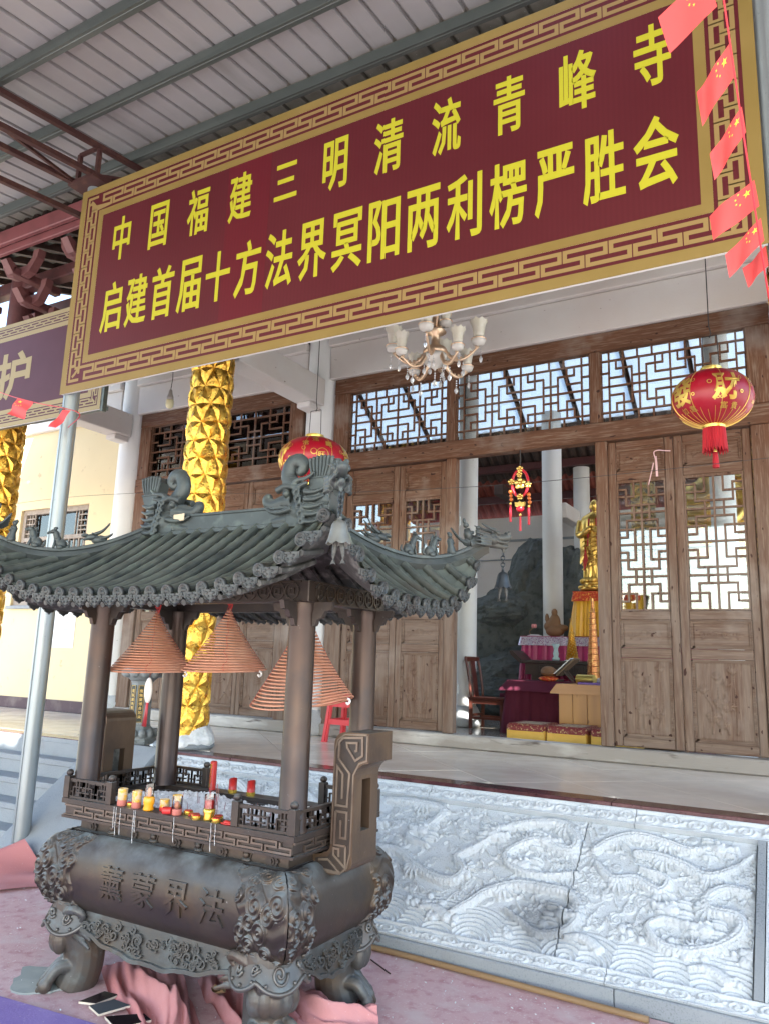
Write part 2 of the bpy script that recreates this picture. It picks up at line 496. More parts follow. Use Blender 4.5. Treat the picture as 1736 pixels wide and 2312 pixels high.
# ------------------------------------------------------------------ carved dragon relief on the slope
S0 = np.array((0, 4.10, .09)); SD = np.array((0, .88, .695)); SL = np.linalg.norm(SD); SD = SD / SL
SN = np.array((0, -SD[2], SD[1]))
PL = lambda a, c, d: tuple(np.array((a, 0, 0)) + S0 + SD * c + SN * d)
dragons = [
    [(-1.92, .78), (-1.8, .85), (-1.62, .92), (-1.45, .93), (-1.36, .84), (-1.37, .76), (-1.46, .76), (-1.58, .79), (-1.7, .72), (-1.74, .64), (-1.66, .57), (-1.51, .55), (-1.31, .6)],
    [(-1.94, .22), (-1.86, .3), (-1.78, .39), (-1.63, .47), (-1.46, .48), (-1.32, .47), (-1.25, .38), (-1.29, .26), (-1.42, .2), (-1.54, .25), (-1.64, .3)],
    [(-1.24, .78), (-1.16, .86), (-1.03, .92), (-.86, .9), (-.73, .87), (-.61, .91)],
    [(-1.01, .8), (-.89, .8), (-.76, .77), (-.63, .72), (-.5, .79), (-.42, .88)],
    [(-.43, .66), (-.54, .66), (-.62, .59), (-.6, .52), (-.48, .51), (-.46, .43), (-.55, .33), (-.69, .27), (-.82, .28), (-.89, .36), (-.82, .42), (-.69, .41)],
    [(-2.57, .56), (-2.43, .56), (-2.29, .48), (-2.12, .42), (-2.0, .43), (-1.97, .51), (-2.04, .58), (-1.95, .67), (-1.88, .75)],
    [(-2.69, .94), (-2.49, .95), (-2.26, .92), (-2.3, .79), (-2.41, .68), (-2.26, .63)],
    [(-1.21, .69), (-1.11, .61), (-.99, .63), (-.86, .58), (-.83, .66), (-.97, .7)]]
mirror = lambda p: (-5.02 - p[0], p[1])
dragons = dragons + [[mirror(p) for p in d] for d in dragons[:6]]
heads = [(-1.53, .79, 1), (-1.33, .33, 1), (-.79, .48, -1), (-.58, .90, 1), (-2.33, .73, -1), (-1.86, .78, 1), (-.62, .40, -1), (-1.62, .60, -1)]
heads += [(*mirror(p[:2]), -p[2]) for p in heads]
XA, XB, SA, SB = -4.62, -.40, .085, .985
nx, ns = 1000, 215
gx, gs = np.meshgrid(np.linspace(XA, XB, nx), np.linspace(SA, SB, ns), indexing='ij')
H = np.zeros_like(gx)


def stamp(px, py, rx, ry, base, dome):
    """raise a small domed spot on the height field"""
    i0, i1 = np.searchsorted(gx[:, 0], (px - rx, px + rx)); j0, j1 = np.searchsorted(gs[0], (py - ry, py + ry))
    if i1 <= i0 or j1 <= j0: return
    d2 = ((gx[i0:i1, j0:j1] - px) / rx) ** 2 + ((gs[i0:i1, j0:j1] - py) / ry) ** 2
    H[i0:i1, j0:j1] = np.maximum(H[i0:i1, j0:j1], np.where(d2 < 1, base + dome * np.sqrt(np.maximum(0, 1 - d2)), 0))


wob = np.sin(gx * 3.1 + gs * 5) * .5 + np.sin(gx * 7.7 - gs * 9 + 1) * .3
# flat mist and spiral clouds behind
rs = np.random.default_rng(5)
cl = np.stack([rs.uniform(XA, XB, 190), rs.uniform(.28, SB, 190), rs.uniform(.022, .048, 190), rs.choice((-1, 1), 190)], 1)
for (cx, cy, R, sg) in cl:
    dx, dy = gx - cx, gs - cy
    r = np.hypot(dx, dy); msk = r < R
    th = np.arctan2(dy, dx)
    sp = .5 + .5 * np.cos(2 * math.pi * (r / (R * .36) - sg * th / (2 * math.pi)))
    hh = (.004 + .011 * sp) * np.clip((R - r) / (R * .25), 0, 1) ** .6
    H = np.where(msk, np.maximum(H, hh), H)
# streaming flame hair
for k in range(900):
    cx, cy = rs.uniform(XA, XB), rs.uniform(.28, SB - .04)
    a = rs.normal(.2, .6); L = rs.uniform(.05, .15)
    t = np.linspace(0, 1, 14)
    px = cx + L * t * math.cos(a); py = cy + L * t * math.sin(a) + .018 * np.sin(t * 6 + k)
    for i in range(14):
        rr = .0068 * (1 - t[i] * .8)
        stamp(px[i], py[i], rr, rr, 0, .021)
# waves along the foot
wv = np.clip((.30 + .05 * wob - gs) / .06, 0, 1)
best = np.full_like(gx, 9.0); ph = np.zeros_like(gx)
for k in range(26):
    cx = XA + .1 + k * .17 + rs.uniform(-.04, .04); cy = rs.uniform(.02, .10)
    r = np.hypot(gx - cx, (gs - cy) * 1.15)
    ph = np.where(r < best, r, ph); best = np.minimum(best, r)
H = np.maximum(H, wv * (.012 + .010 * np.cos(ph * 2 * math.pi / .030)))
for k in range(44):                       # breaking crests
    cx = rs.uniform(XA, XB); cy = rs.uniform(.15, .33)
    for q in range(4):
        px, py, rr = cx + rs.normal(0, .03), cy + rs.normal(0, .018), rs.uniform(.012, .026)
        stamp(px, py, rr, rr, .014, .022)
# dragon bodies with scales, back fins and claws
for di, dr in enumerate(dragons):
    C = curve_pts(dr, 150)
    seg = np.r_[0, np.cumsum(np.hypot(*np.diff(C, axis=0).T))]
    Lt = seg[-1]
    t = seg / Lt
    R = .031 * (np.sin(np.clip(t * 2.6 + .25, 0, math.pi))) ** .55 * (1 - .55 * t) + .008
    T = np.gradient(C, axis=0); T /= np.linalg.norm(T, axis=1)[:, None]
    lo = C.min(0) - .09; hi = C.max(0) + .09
    ix0, ix1 = np.searchsorted(gx[:, 0], (lo[0], hi[0])); is0, is1 = np.searchsorted(gs[0], (lo[1], hi[1]))
    X = gx[ix0:ix1, is0:is1]; Y = gs[ix0:ix1, is0:is1]
    if X.size == 0: continue
    D = (X[..., None] - C[:, 0]) ** 2 + (Y[..., None] - C[:, 1]) ** 2
    k = D.argmin(-1); d = np.sqrt(D.min(-1))
    sgn = np.sign((X - C[k, 0]) * -T[k, 1] + (Y - C[k, 1]) * T[k, 0])
    u = sgn * d / R[k]
    s_ = seg[k]
    body = np.sqrt(np.clip(1 - u ** 2, 0, 1))
    row = s_ / .021; colm = u * 1.6
    sc = np.abs((row + .5 * (np.floor(colm) % 2)) % 1 - .5) * 2
    scale = sc * (.5 + .5 * np.cos(colm * 2 * math.pi))
    hb = np.where(d < R[k], .022 + .030 * body - .014 * scale * (u > -.45) - .008 * ((s_ / .016 % 1) < .35) * (u < -.45), 0)
    fin = np.clip(1 - np.abs(u - 1.18) / .34, 0, 1) * (.5 + .5 * np.sin(s_ * 2 * math.pi / .034)) * .026
    H[ix0:ix1, is0:is1] = np.maximum(H[ix0:ix1, is0:is1], np.maximum(hb, np.where((u > .85) & (u < 1.52), fin, 0)))
    for kk in (38, 92):                   # legs and claws
        for q in range(5):
            ang = math.atan2(T[kk][1], T[kk][0]) - 1.6 + (q - 2) * .45
            for e in range(10):
                f = e / 9
                px = C[kk][0] + math.cos(ang) * (.035 + .05 * f) if q else C[kk][0] + math.cos(ang) * .05 * f
                py = C[kk][1] + math.sin(ang) * (.035 + .05 * f) if q else C[kk][1] + math.sin(ang) * .05 * f
                rr = (.02 if q == 0 else .010 * (1.1 - f))
                stamp(px, py, rr, rr, .018, .022)
for (hx, hy, sg) in heads:               # heads: skull, snout, jaw, brow, horns, mane
    for (ox, oy, rx, ry, hh) in ((0, 0, .045, .036, .060), (.05, .006, .035, .022, .058), (.085, .012, .018, .018, .062), (.05, -.024, .032, .012, .044),
                                 (-.01, .03, .02, .012, .066), (.02, .020, .012, .010, .07), (-.055, .035, .045, .010, .050), (-.06, .055, .04, .008, .046),
                                 (-.06, -.005, .05, .014, .044), (-.065, -.03, .05, .012, .04), (-.05, -.052, .045, .010, .036)):
        stamp(hx + sg * ox, hy + oy, rx, ry, hh * .45, hh * .55)
for (fx, fy) in ((-2.05, .2), (-1.2, .2), (-.59, .17), (-3.0, .2), (-3.8, .19)):   # leaping fish
    for e in range(24):
        f = e / 23; px = fx + (f - .5) * .17; py = fy + .03 * math.sin(f * 3) + .03 * (.5 - f)
        rr = .026 * math.sin(min(f * 1.3 + .25, 3.0)) + .005
        stamp(px, py, rr, rr, .02 - .003 * ((f * 9) % 1 > .5), .022)
H = H * .82 + .0016 * np.sin(gx * 210 + 2 * np.sin(gs * 60)) * np.sin(gs * 190 + 2 * np.sin(gx * 50)) * (H > .012) + rs.normal(0, .0007, H.shape)
relief = thing('carved_stone_relief', 'pale grey stone relief carved with many dragons on the slope below the temple doors', 'stone relief', (-2.5, 4.1, 0))
for (xa, xb) in ((-4.62, -2.93), (-2.925, -1.325), (-1.32, -.40)):
    ia, ib = np.searchsorted(gx[:, 0], (xa - 1e-6, xb + 1e-6))
    X = gx[ia:ib]; Sg = gs[ia:ib]; Hh = H[ia:ib] - .026
    # the joint runs a little askew, like the crack between the slabs
    P = np.array((0, 0, 0.0)) + X[..., None] * np.array((1.0, 0, 0)) + S0 + Sg[..., None] * SD + Hh[..., None] * SN
    q = MB(); q.grid(P)
    for e in (0, -1):
        edge = np.stack([P[e], P[e] - SN * .06], 0); q.grid(edge)
    q.build('relief_slab', m_relief, relief, smooth=True)
q = MB(); q.prism([(4.16, .0), (4.12, .055), (4.955, .715), (4.975, .70), (4.975, 0)], lambda a, c, d: (d, a, c), -4.94, -.02); q.build('backing', m_granite, relief)


def vine(u, v, per=.30):
    """carved scroll: wavy stem with a spiral in every bend; v in -1..1"""
    stem = .55 * np.sin(2 * math.pi * u / per)
    h = np.clip(1 - np.abs(v - stem) / .16, 0, 1) ** .5 * .7
    for sg in (1, -1):
        uc = (np.floor(u / per - (.25 if sg > 0 else .75) + .5) + (.25 if sg > 0 else .75)) * per
        dx = (u - uc) / (per * .22); dy = v + sg * .18
        r = np.hypot(dx, dy * .95); th = np.arctan2(dy, dx)
        sp = (.5 + .5 * np.cos(2 * math.pi * (r / .42 - sg * th / (2 * math.pi)))) * np.clip((1.0 - r) / .2, 0, 1)
        h = np.maximum(h, sp)
        for k in range(3):
            a = 1.0 + k * .8; lx, ly = dx - sg * 1.1 * math.cos(a), dy - sg * .75 * math.sin(a)
            h = np.maximum(h, np.clip(1 - (lx * lx * 9 + ly * ly * 14), 0, 1) ** .5 * .8)
    return h


def frame_stone(x0, x1, s0, s1, along='x'):
    n1 = max(8, int((x1 - x0 if along == 'x' else s1 - s0) / .0065)); n2 = 22
    if along == 'x':
        a, c = np.meshgrid(np.linspace(x0, x1, n1), np.linspace(s0, s1, n2), indexing='ij'); v = (c - (s0 + s1) / 2) / ((s1 - s0) / 2); u = a
    else:
        c, a = np.meshgrid(np.linspace(s0, s1, n1), np.linspace(x0, x1, n2), indexing='ij'); v = (a - (x0 + x1) / 2) / ((x1 - x0) / 2); u = c
    hh = np.where(np.abs(v) < .74, -.008 + .015 * vine(u, v / .72, .26), .004)
    P = a[..., None] * np.array((1.0, 0, 0)) + S0 + c[..., None] * SD + (hh + .006)[..., None] * SN
    q = MB(); q.grid(P, flip=(along != 'x'))
    for e in (P[0], P[-1], P[:, 0], P[:, -1]): q.grid(np.stack([e, e - SN * .05], 0))
    q.build('frame_stone', m_relief, relief, smooth=True)


for xa, xb in ((-4.93, -3.7), (-3.695, -2.4), (-2.395, -1.05), (-1.045, -.02)):
    frame_stone(xa, xb, .005, .083); frame_stone(xa, xb, .988, 1.10)
frame_stone(-.345, -.235, .087, .984, 's'); frame_stone(-.155, -.03, .087, .984, 's'); frame_stone(-4.90, -4.67, .087, .984, 's')
for xa, xb in ((-4.94, -3.0), (-2.996, -1.0), (-.996, -.02)):
    q = MB(); q.box(xa, xb, 4.085, 4.14, 0, .088, .005); q.build('kerb_stone', m_granite, relief)
for xa in (-.39, -.225):
    q = MB(); q.prism([(.087, -.03), (.087, .016), (.984, .016), (.984, -.03)], lambda a, c, d, : PL(d, a, c), xa, xa + .04 if xa < -.3 else xa + .06); q.build('frame_fillet', m_granite, relief)
# ------------------------------------------------------------------ steel canopy over the forecourt
TS = math.tan(rad(8)); CZ = lambda y: 6.27 + TS * (y - 4.15)
can = thing('canopy', 'steel shed canopy with pale ribbed sheets over the temple forecourt', 'canopy', (-5.5, 4.15, 0))


def sheet_mesh(name, y0, y1, mat, wd=.2):
    prof = [(0, 0), (.006, .030), (.032, .030), (.038, 0), (wd, 0)]
    P = np.array([[(a, y, CZ(y) + c) for y in (y0, y1)] for a, c in prof])
    q = MB(); q.grid(P)
    me = q.mesh(name, mat)
    return me


segs = {}


def put_sheet(x, y0, y1, mat, dz=0.0):
    key = (y0, y1, mat.name)
    if key not in segs: segs[key] = sheet_mesh('roof_sheet', y0, y1, mat)
    link('roof_sheet', segs[key], can, (x, 0, dz))


x = -9.0
while x < 3.8:
    xm = x + .1
    if -1.6 < xm < -.7: ys = [(-5.0, 3.53), (3.98, 4.44)]  # unseen gap added so sun reaches the charm and inner column
    elif -8.4 < xm < -4.4: ys = [(-5.0, -.52), (-.22, 4.44)]  # second unseen gap, added for a sunlit strip on the terrace edge
    else: ys = [(-5.0, 4.44)]
    for a, c in ys: put_sheet(x, a, c, m_sheet)
    put_sheet(x, 4.40, 5.7, m_sheet_dull, -.008)
    x += .2
pur = MB(); pur.box(-3.5, 9.4, -.028, .028, -.055, .055, .008); pur.box(-3.5, 9.4, -.05, -.028, -.055, -.045)
pur_me = pur.mesh('purlin', m_purlin)
for y in (-4.7, -4.0, -3.2, -2.5, -1.8, -1.1, -.65, .28, .97, 1.66, 2.36, 3.05, 3.74, 4.44, 5.15):
    link('purlin', pur_me, can, (-5.6, y, CZ(y) - .06), (rad(8), 0, 0))
for tx in (-5.56, -.06):
    tr = link('truss', MB().bar((tx - .13, -5.0, CZ(-5.0) - .15), (tx - .13, 4.95, CZ(4.95) - .15), .045, .045).mesh('truss', m_truss), can)
    for dx, dz in ((.13, -.15), (-.13, -.44), (.13, -.44)):
        q = MB(); q.bar((tx + dx, -5.0, CZ(-5.0) + dz), (tx + dx, 4.95, CZ(4.95) + dz), .05 if dz < -.3 else .045, .045); q.build('chord', m_truss, tr)
    for k in range(9):
        y = 4.05 - k * 1.0
        q = MB()
        for dx in (-.13, .13):
            q.bar((tx + dx, y, CZ(y) - .15), (tx + dx, y, CZ(y) - .44), .035, .035)
            y2 = y - 1.0 if k % 2 else y + .9
            q.bar((tx + dx, y, CZ(y) - .44), (tx + dx, min(y2, 4.9), CZ(min(y2, 4.9)) - .15), .028, .028)
        q.bar((tx - .13, y, CZ(y) - .44), (tx + .13, y, CZ(y) - .44), .03, .03); q.bar((tx - .13, y, CZ(y) - .15), (tx + .13, y, CZ(y) - .15), .03, .03)
        q.bar((tx - .13, y, CZ(y) - .44), (tx + .13, y - .95, CZ(y - .95) - .44), .026, .026)
        q.build('web_bar', m_truss, tr)
    q = MB(); q.box(tx - .17, tx + .17, 3.98, 4.32, CZ(4.15) - .50, CZ(4.15) - .47); q.build('cap_plate', m_truss, tr)
for px in (-5.56, -.06):
    q = MB(); q.cyl((px, 4.15, .006), (px, 4.15, CZ(4.15) - .5), .066, .066, 20)
    q.box(px - .11, px + .11, 4.04, 4.26, .001, .008)
    q.box(px - .0045, px + .0045, 4.079, 4.085, .02, 5.7)
    po = q.build('pole', m_pole, can, sharp=40)
    q = MB(); q.obox((px, 4.078, 3.62), (1, 0, 0), (0, 1, 0), (0, 0, 1), .02, .02, .03, .004); q.build('bracket', m_purlin, po)
# ------------------------------------------------------------------ temple hall
hall = thing('temple_hall', 'old temple hall with weathered wooden lattice doors, white columns and a cream side wall', 'temple', (-4, 7.1, 0))
q = MB(); q.box(-11.5, 3.2, 7.0, 13.3, .0, HT - .003); q.build('hall_floor', m_hallfloor, hall)


def column(x, y, z1, r, mat=m_column, part='column'):
    q = MB(); q.lathe([(r, .26), (r, z1 - HT)], (x, y, HT), 28, caps=False)
    c = q.build(part, mat, hall, smooth=True)
    q = MB(); q.lathe([(r + .05, 0), (r + .07, .03), (r + .07, .09), (r + .045, .12), (r + .055, .17), (r + .02, .24), (r, .262)], (x, y, HT), 28)
    q.build('column_base', m_relief, c, smooth=True)


for cx in (-11.27, -8.12, -4.97, 0.02): column(cx, 7.16, 6.5, .215)
# white beams: along the front and out to the front columns
for xa, xb in ((-11.06, -8.33), (-7.91, -5.18), (-4.76, -.19)):
    q = MB(); q.box(xa - .05, xb + .05, 6.99, 7.27, 4.795, 5.19, .01); q.build('front_beam', m_white, hall)
    q = MB(); q.box(xa - .05, xb + .05, 6.94, 7.29, 5.193, 5.30, .008); q.build('beam_cap', m_white, hall)
for cx in (-11.27, -8.12, -4.97, .02):
    q = MB(); q.box(cx - .13, cx + .13, 5.46, 6.96, 4.47, 4.79, .01); q.build('tie_beam', m_white, hall)
    q = MB(); q.box(cx - .09, cx + .09, 6.72, 6.95, 4.40, 4.468, .01); q.build('corbel', m_white, hall)

# --- door bays
WF, WB = 7.03, 7.13
TILE = [('v', 3, 0, 8.4), ('h', 0, 0, 6), ('h', 4.2, 0, 6), ('v', 2, 0, 2), ('v', 4, 0, 2), ('h', 2, 0, 2), ('h', 2, 4, 6), ('h', 1, 0, 1), ('h', 1, 5, 6),
        ('v', 1, 1, 3.2), ('v', 5, 1, 3.2), ('h', 3.2, 1, 5), ('v', 2, 3.2, 5.2), ('v', 4, 3.2, 5.2), ('h', 5.2, 1, 5), ('v', 1, 5.2, 7.4), ('v', 5, 5.2, 7.4),
        ('h', 6.4, 0, 2), ('h', 6.4, 4, 6), ('v', 2, 6.4, 8.4), ('v', 4, 6.4, 8.4), ('h', 7.4, 0, 1), ('h', 7.4, 5, 6)]


def lattice(x0, x1, z0, z1, yc, segs, W, Hh, bw=.0085):
    ux, uz = (x1 - x0) / W, (z1 - z0) / Hh
    q = MB()
    for k, (o, p, a, c) in enumerate(segs):
        e = .0004 * (k % 3)
        if o == 'v': q.box(x0 + p * ux - bw, x0 + p * ux + bw, yc - .011 + e, yc + .011 - e, z1 - c * uz, z1 - a * uz)
        else: q.box(x0 + a * ux - bw, x0 + c * ux + bw, yc - .0125 - e, yc + .0125 + e, z1 - p * uz - bw, z1 - p * uz + bw)
    return q


DOORPAT = TILE + [(o, p + 8.4, a, c) if o == 'h' else (o, p, a + 8.4, c + 8.4) for o, p, a, c in TILE]
TR = []
for rep in (0, 1):                       # the same key pattern laid on its side, twice
    for o, p, a, c in TILE:
        if o == 'v': TR.append(('h', p + 1, a + 1 + rep * 8.4, c + 1 + rep * 8.4))
        else: TR.append(('v', p + 1 + rep * 8.4, a + 1, c + 1))
TR += [('h', 1, 0, 18.8), ('h', 7, 0, 18.8), ('v', 1, 0, 8), ('v', 17.8, 0, 8)]
for k in (3, 5, 7, 9.4, 11.4, 13.4, 15.4): TR += [('v', k, 0, 1), ('v', k, 7, 8)]
for k in (2.4, 4, 5.6): TR += [('h', k, 0, 1), ('h', k, 17.8, 18.8)]


TR1 = [('h', p + 1, a + 1, c + 1) if o == 'v' else ('v', p + 1, a + 1, c + 1) for o, p, a, c in TILE]
TR1 += [('h', 1, 0, 10.4), ('h', 7, 0, 10.4), ('v', 1, 0, 8), ('v', 9.4, 0, 8)]
for k in (3, 5.2, 7.4): TR1 += [('v', k, 0, 1), ('v', k, 7, 8)]
for k in (2.4, 4, 5.6): TR1 += [('h', k, 0, 1), ('h', k, 9.4, 10.4)]


def carve(kind, wd, ht, seed):
    """height field of a carved panel: lotus stems and leaves, a cloud scroll, or a round emblem"""
    rr = np.random.default_rng(seed)
    n1, n2 = max(30, int(wd / .0085)), max(16, int(ht / .0085))
    u, v = np.meshgrid(np.linspace(0, wd, n1), np.linspace(0, ht, n2), indexing='ij')
    Hh = np.zeros_like(u)

    def line(P, r0, hh=.006):
        nonlocal Hh
        C = curve_pts(P, 40)
        for i, (a, c) in enumerate(C):
            d2 = ((u - a) ** 2 + (v - c) ** 2) / (r0 * (1 - .5 * i / 40)) ** 2
            Hh = np.maximum(Hh, np.where(d2 < 1, hh * np.sqrt(np.maximum(0, 1 - d2)), 0))
    if kind == 'lotus':
        for k in range(4):
            x0 = wd * (.3 + .13 * k); pts = [(x0, ht * .12), (x0 + rr.normal(0, .03), ht * .4), (x0 + rr.normal(0, .06), ht * (.6 + .08 * k))]
            line(pts, .008)
            a, c = pts[-1]
            for e in range(5):
                t = (e - 2) * .5 + 1.57; line([(a, c), (a + .03 * math.cos(t), c + .03 * math.sin(t)), (a + .045 * math.cos(t * .9 + .15), c + .06 * math.sin(t))], .009)
        for k in range(4):
            a, c, R = wd * rr.uniform(.25, .75), ht * rr.uniform(.15, .5), .05
            r = np.hypot(u - a, (v - c) * 1.3); th = np.arctan2(v - c, u - a)
            Hh = np.maximum(Hh, np.where(r < R * (1 + .15 * np.sin(5 * th)), .004 + .002 * np.cos(th * 9), 0))
    elif kind == 'scroll':
        for sg in (-1, 1):
            for k in range(3):
                a = wd / 2 + sg * wd * (.08 + .1 * k); c = ht * .5
                r = np.hypot(u - a, (v - c) * 1.1); th = np.arctan2(v - c, u - a)
                Hh = np.maximum(Hh, .005 * (.5 + .5 * np.cos(2 * math.pi * (r / .016 - sg * th / 6.283))) * np.clip((wd * .07 - r) / .008, 0, 1))
        line([(wd * .2, ht * .35), (wd * .5, ht * .62), (wd * .8, ht * .35)], .007)
    else:
        r = np.hypot(u - wd / 2, v - ht * .55)
        Hh = np.maximum(Hh, .005 * (.5 + .5 * np.cos(2 * math.pi * r / .024)) * np.clip((wd * .26 - r) / .01, 0, 1))
        for sg in (-1, 1):
            line([(wd / 2 + sg * wd * .32, ht * .3), (wd / 2 + sg * wd * .4, ht * .55), (wd / 2 + sg * wd * .2, ht * .82), (wd / 2, ht * .9)], .008)
            line([(wd / 2 + sg * wd * .1, ht * .12), (wd / 2 + sg * wd * .25, ht * .22), (wd / 2 + sg * wd * .38, ht * .14)], .008)
    # fielded edge
    e = np.minimum(np.minimum(u, wd - u), np.minimum(v, ht - v))
    return u, v, Hh + np.clip((e - .012) / .02, 0, 1) * .006


def panel(x0, x1, z0, z1, yy, kind, seed, parent):
    u, v, Hh = carve(kind, x1 - x0, z1 - z0, seed)
    P = np.stack([x0 + u, yy - 1.9 * Hh, z0 + v], -1)
    q = MB(); q.grid(P)
    q.build('carved_panel', m_wood_v if z1 - z0 > .3 else m_wood_h, parent, smooth=True)


def leaf(x0, x1, seed, kinds=('scroll', 'scroll', 'lotus'), glass=True):
    y0, y1 = WF + .028, WF + .072
    sw = .072 if x1 - x0 > .58 else .062
    q = MB()
    q.box(x0, x0 + sw, y0, y1, .94, 3.685, .008)
    lf = q.build('door_leaf', m_wood_v, hall)
    q = MB(); q.box(x1 - sw, x1, y0, y1, .94, 3.685, .008); q.build('stile', m_wood_v, lf)
    a, c = x0 + sw + .0025, x1 - sw - .0025
    for za, zb in ((3.62, 3.685), (3.31, 3.40), (2.03, 2.11), (1.70, 1.785), (.94, 1.02)):
        q = MB(); q.box(a, c, y0 + .003, y1 - .003, za, zb, .007); q.build('rail', m_wood_h, lf)
    for za, zb in ((3.402, 3.618), (1.787, 2.028), (1.022, 1.698)):
        q = MB(); e = .017; q.strip([(a + e, za + e), (c - e, za + e), (c - e, zb - e), (a + e, zb - e), (a + e, za + e), (a + e + .02, za + e)], .016, XZ(y0 + .026), 0, .014)
        e = .004; q.strip([(a + e, za + e), (c - e, za + e), (c - e, zb - e), (a + e, zb - e), (a + e, za + e), (a + e + .02, za + e)], .008, XZ(y0 + .026), 0, .022); q.build('moulding', m_wood_h, lf)
    panel(a, c, 3.402, 3.618, y0 + .030, kinds[0], seed, lf)
    panel(a, c, 1.787, 2.028, y0 + .030, kinds[1], seed + 1, lf)
    panel(a, c, 1.022, 1.698, y0 + .030, kinds[2], seed + 2, lf)
    q = lattice(a + .014, c - .014, 2.126, 3.294, y0 + .022, DOORPAT, 6, 16.8)
    for xx in (a, c - .014): q.box(xx, xx + .014, y0 + .006, y1 - .006, 2.112, 3.308)
    for zz in (2.112, 3.294): q.box(a + .014, c - .014, y0 + .007, y1 - .007, zz, zz + .014)
    q.build('lattice', m_wood_v, lf)
    if glass:
        q = MB(); q.box(a + .004, c - .004, y0 + .036, y0 + .039, 2.115, 3.305); q.build('pane', m_glass, lf)
    return lf


def bay(xa, xb, mull, doors, posts):
    q = MB(); q.box(xa, xb, WF, WB, 4.605, 4.79, .006); q.build('door_frame_beam', m_wood_h, hall)
    q = MB(); q.box(xa, xb, WF - .012, WB + .01, 3.70, 3.885, .008); q.build('door_frame_beam', m_wood_h, hall)
    for xx in (xa, xb - .2):
        q = MB(); q.box(xx, xx + .2, WF + .004, WB - .004, .80, 3.698, .006); q.box(xx, xx + .2, WF + .004, WB - .004, 3.887, 4.603, .006); q.build('door_frame_post', m_wood_v, hall)
    for xx in mull:
        q = MB(); q.box(xx - .05, xx + .05, WF + .006, WB - .006, 3.887, 4.603, .005); q.build('mullion', m_wood_v, hall)
    ed = [xa + .2] + [m + s_ * .05 for m in mull for s_ in (-1, 1)] + [xb - .2]
    for k in range(0, len(ed), 2):
        q = lattice(ed[k] + .012, ed[k + 1] - .012, 3.90, 4.592, WF + .05, TR if ed[k + 1] - ed[k] > 1.13 else TR1, 18.8 if ed[k + 1] - ed[k] > 1.13 else 10.4, 8, .0080)
        for xx in (ed[k], ed[k + 1] - .012): q.box(xx, xx + .012, WF + .03, WF + .07, 3.887, 4.603)
        tl = q.build('transom_lattice', m_wood_h, hall)
        q = MB(); q.box(ed[k] + .002, ed[k + 1] - .002, WF + .075, WF + .078, 3.888, 4.602); q.build('pane', m_glass, tl)
    for xx in posts:
        q = MB(); q.box(xx - .055, xx + .055, WF + .002, WB, .93, 3.698, .006); q.build('door_post', m_wood_v, hall)
    q = MB(); q.box(xa, xb, WF - .03, WB + .02, HT, HT + .125, .012); q.build('threshold', m_threshold, hall)
    for k, d in enumerate(doors): leaf(*d)


bay(-4.75, -.24, [-3.28, -1.765], [(-4.545, -3.885, 10, ('scroll', 'scroll', 'lotus')), (-3.88, -3.325, 20, ('scroll', 'scroll', 'lotus')),
     (-1.665, -1.085, 30, ('scroll', 'scroll', 'lotus')), (-1.08, -.445, 40, ('scroll', 'scroll', 'lotus'))], [-3.265, -1.72])
bay(-7.90, -5.19, [-6.55], [(-7.69, -7.11, 50, ('scroll', 'scroll', 'round')), (-7.105, -6.53, 60, ('scroll', 'scroll', 'round')),
     (-6.525, -5.965, 70, ('scroll', 'scroll', 'round')), (-5.96, -5.395, 80, ('scroll', 'scroll', 'round'))], [])
q = MB()
for zz in (1.3, 3.0): q.cyl((-3.205, 7.135, zz), (-3.205, 7.135, zz + .10), .008, .008, 8)
q.build('hinge', m_pole, hall)

m_greywood = M('bleached_window_wood', (.36, .31, .27), .75, vary=[(18, (.27, .22, .19), .45, .7)])
# --- cream side wall with a window
wx0, wx1, wz0, wz1 = -10.28, -8.80, 2.22, 3.63
for k, (a, c, d, e) in enumerate(((-16, wx0, HT + .13, 5.3), (wx1, -8.32, HT + .13, 5.3), (wx0, wx1, HT + .13, wz0), (wx0, wx1, wz1, 5.3))):
    q = MB(); q.box(a, c, 7.05, 7.3, d, e); q.build('side_wall', m_cream, hall)
q = MB(); q.box(-16, -8.32, 7.035, 7.06, HT, HT + .15, .004); q.build('skirting', m_skirt, hall)
q = MB()
for a, c, d, e in ((wx0, wx0 + .07, wz0, wz1), (wx1 - .07, wx1, wz0, wz1), (wx0 + .07, wx1 - .07, wz1 - .07, wz1), (wx0 + .07, wx1 - .07, wz0, wz0 + .08), (wx0 + .07, wx1 - .07, 3.16, 3.22)):
    q.box(a, c, 7.09, 7.15, d, e, .004)
wn = q.build('window', m_greywood, hall)
q = MB()
for k in range(13):
    xx = wx0 + .12 + k * .104; q.box(xx - .011, xx + .011, 7.105, 7.13, wz0 + .08, 3.16)
for k in (0, 1):
    for zz in (3.28, 3.34, 3.42, 3.50): q.box(wx0 + .07 + k * 1.16, wx0 + .25 + k * 1.16, 7.105, 7.13, zz - .008, zz + .008)
    for xx in (.13, .19, .25): q.box(wx0 + xx + k * 1.02, wx0 + xx + .014 + k * 1.02, 7.106, 7.129, 3.22, 3.56)
q.build('lattice', m_greywood, wn)
q = MB(); q.box(wx0, wx1, 7.24, 7.245, wz0, wz1); q.build('added_white_backing', m_white, wn)  # white panel added behind the glass, stands for its bright reflection
q = MB(); q.box(wx0 + .02, wx1 - .02, 7.155, 7.16, wz0 + .02, wz1 - .02); q.build('pane', m_glass, wn)
q = MB(); q.box(wx0 - .03, wx1 + .03, 6.99, 7.09, wz0 - .05, wz0 - .002, .006); q.build('sill', m_granite, wn)

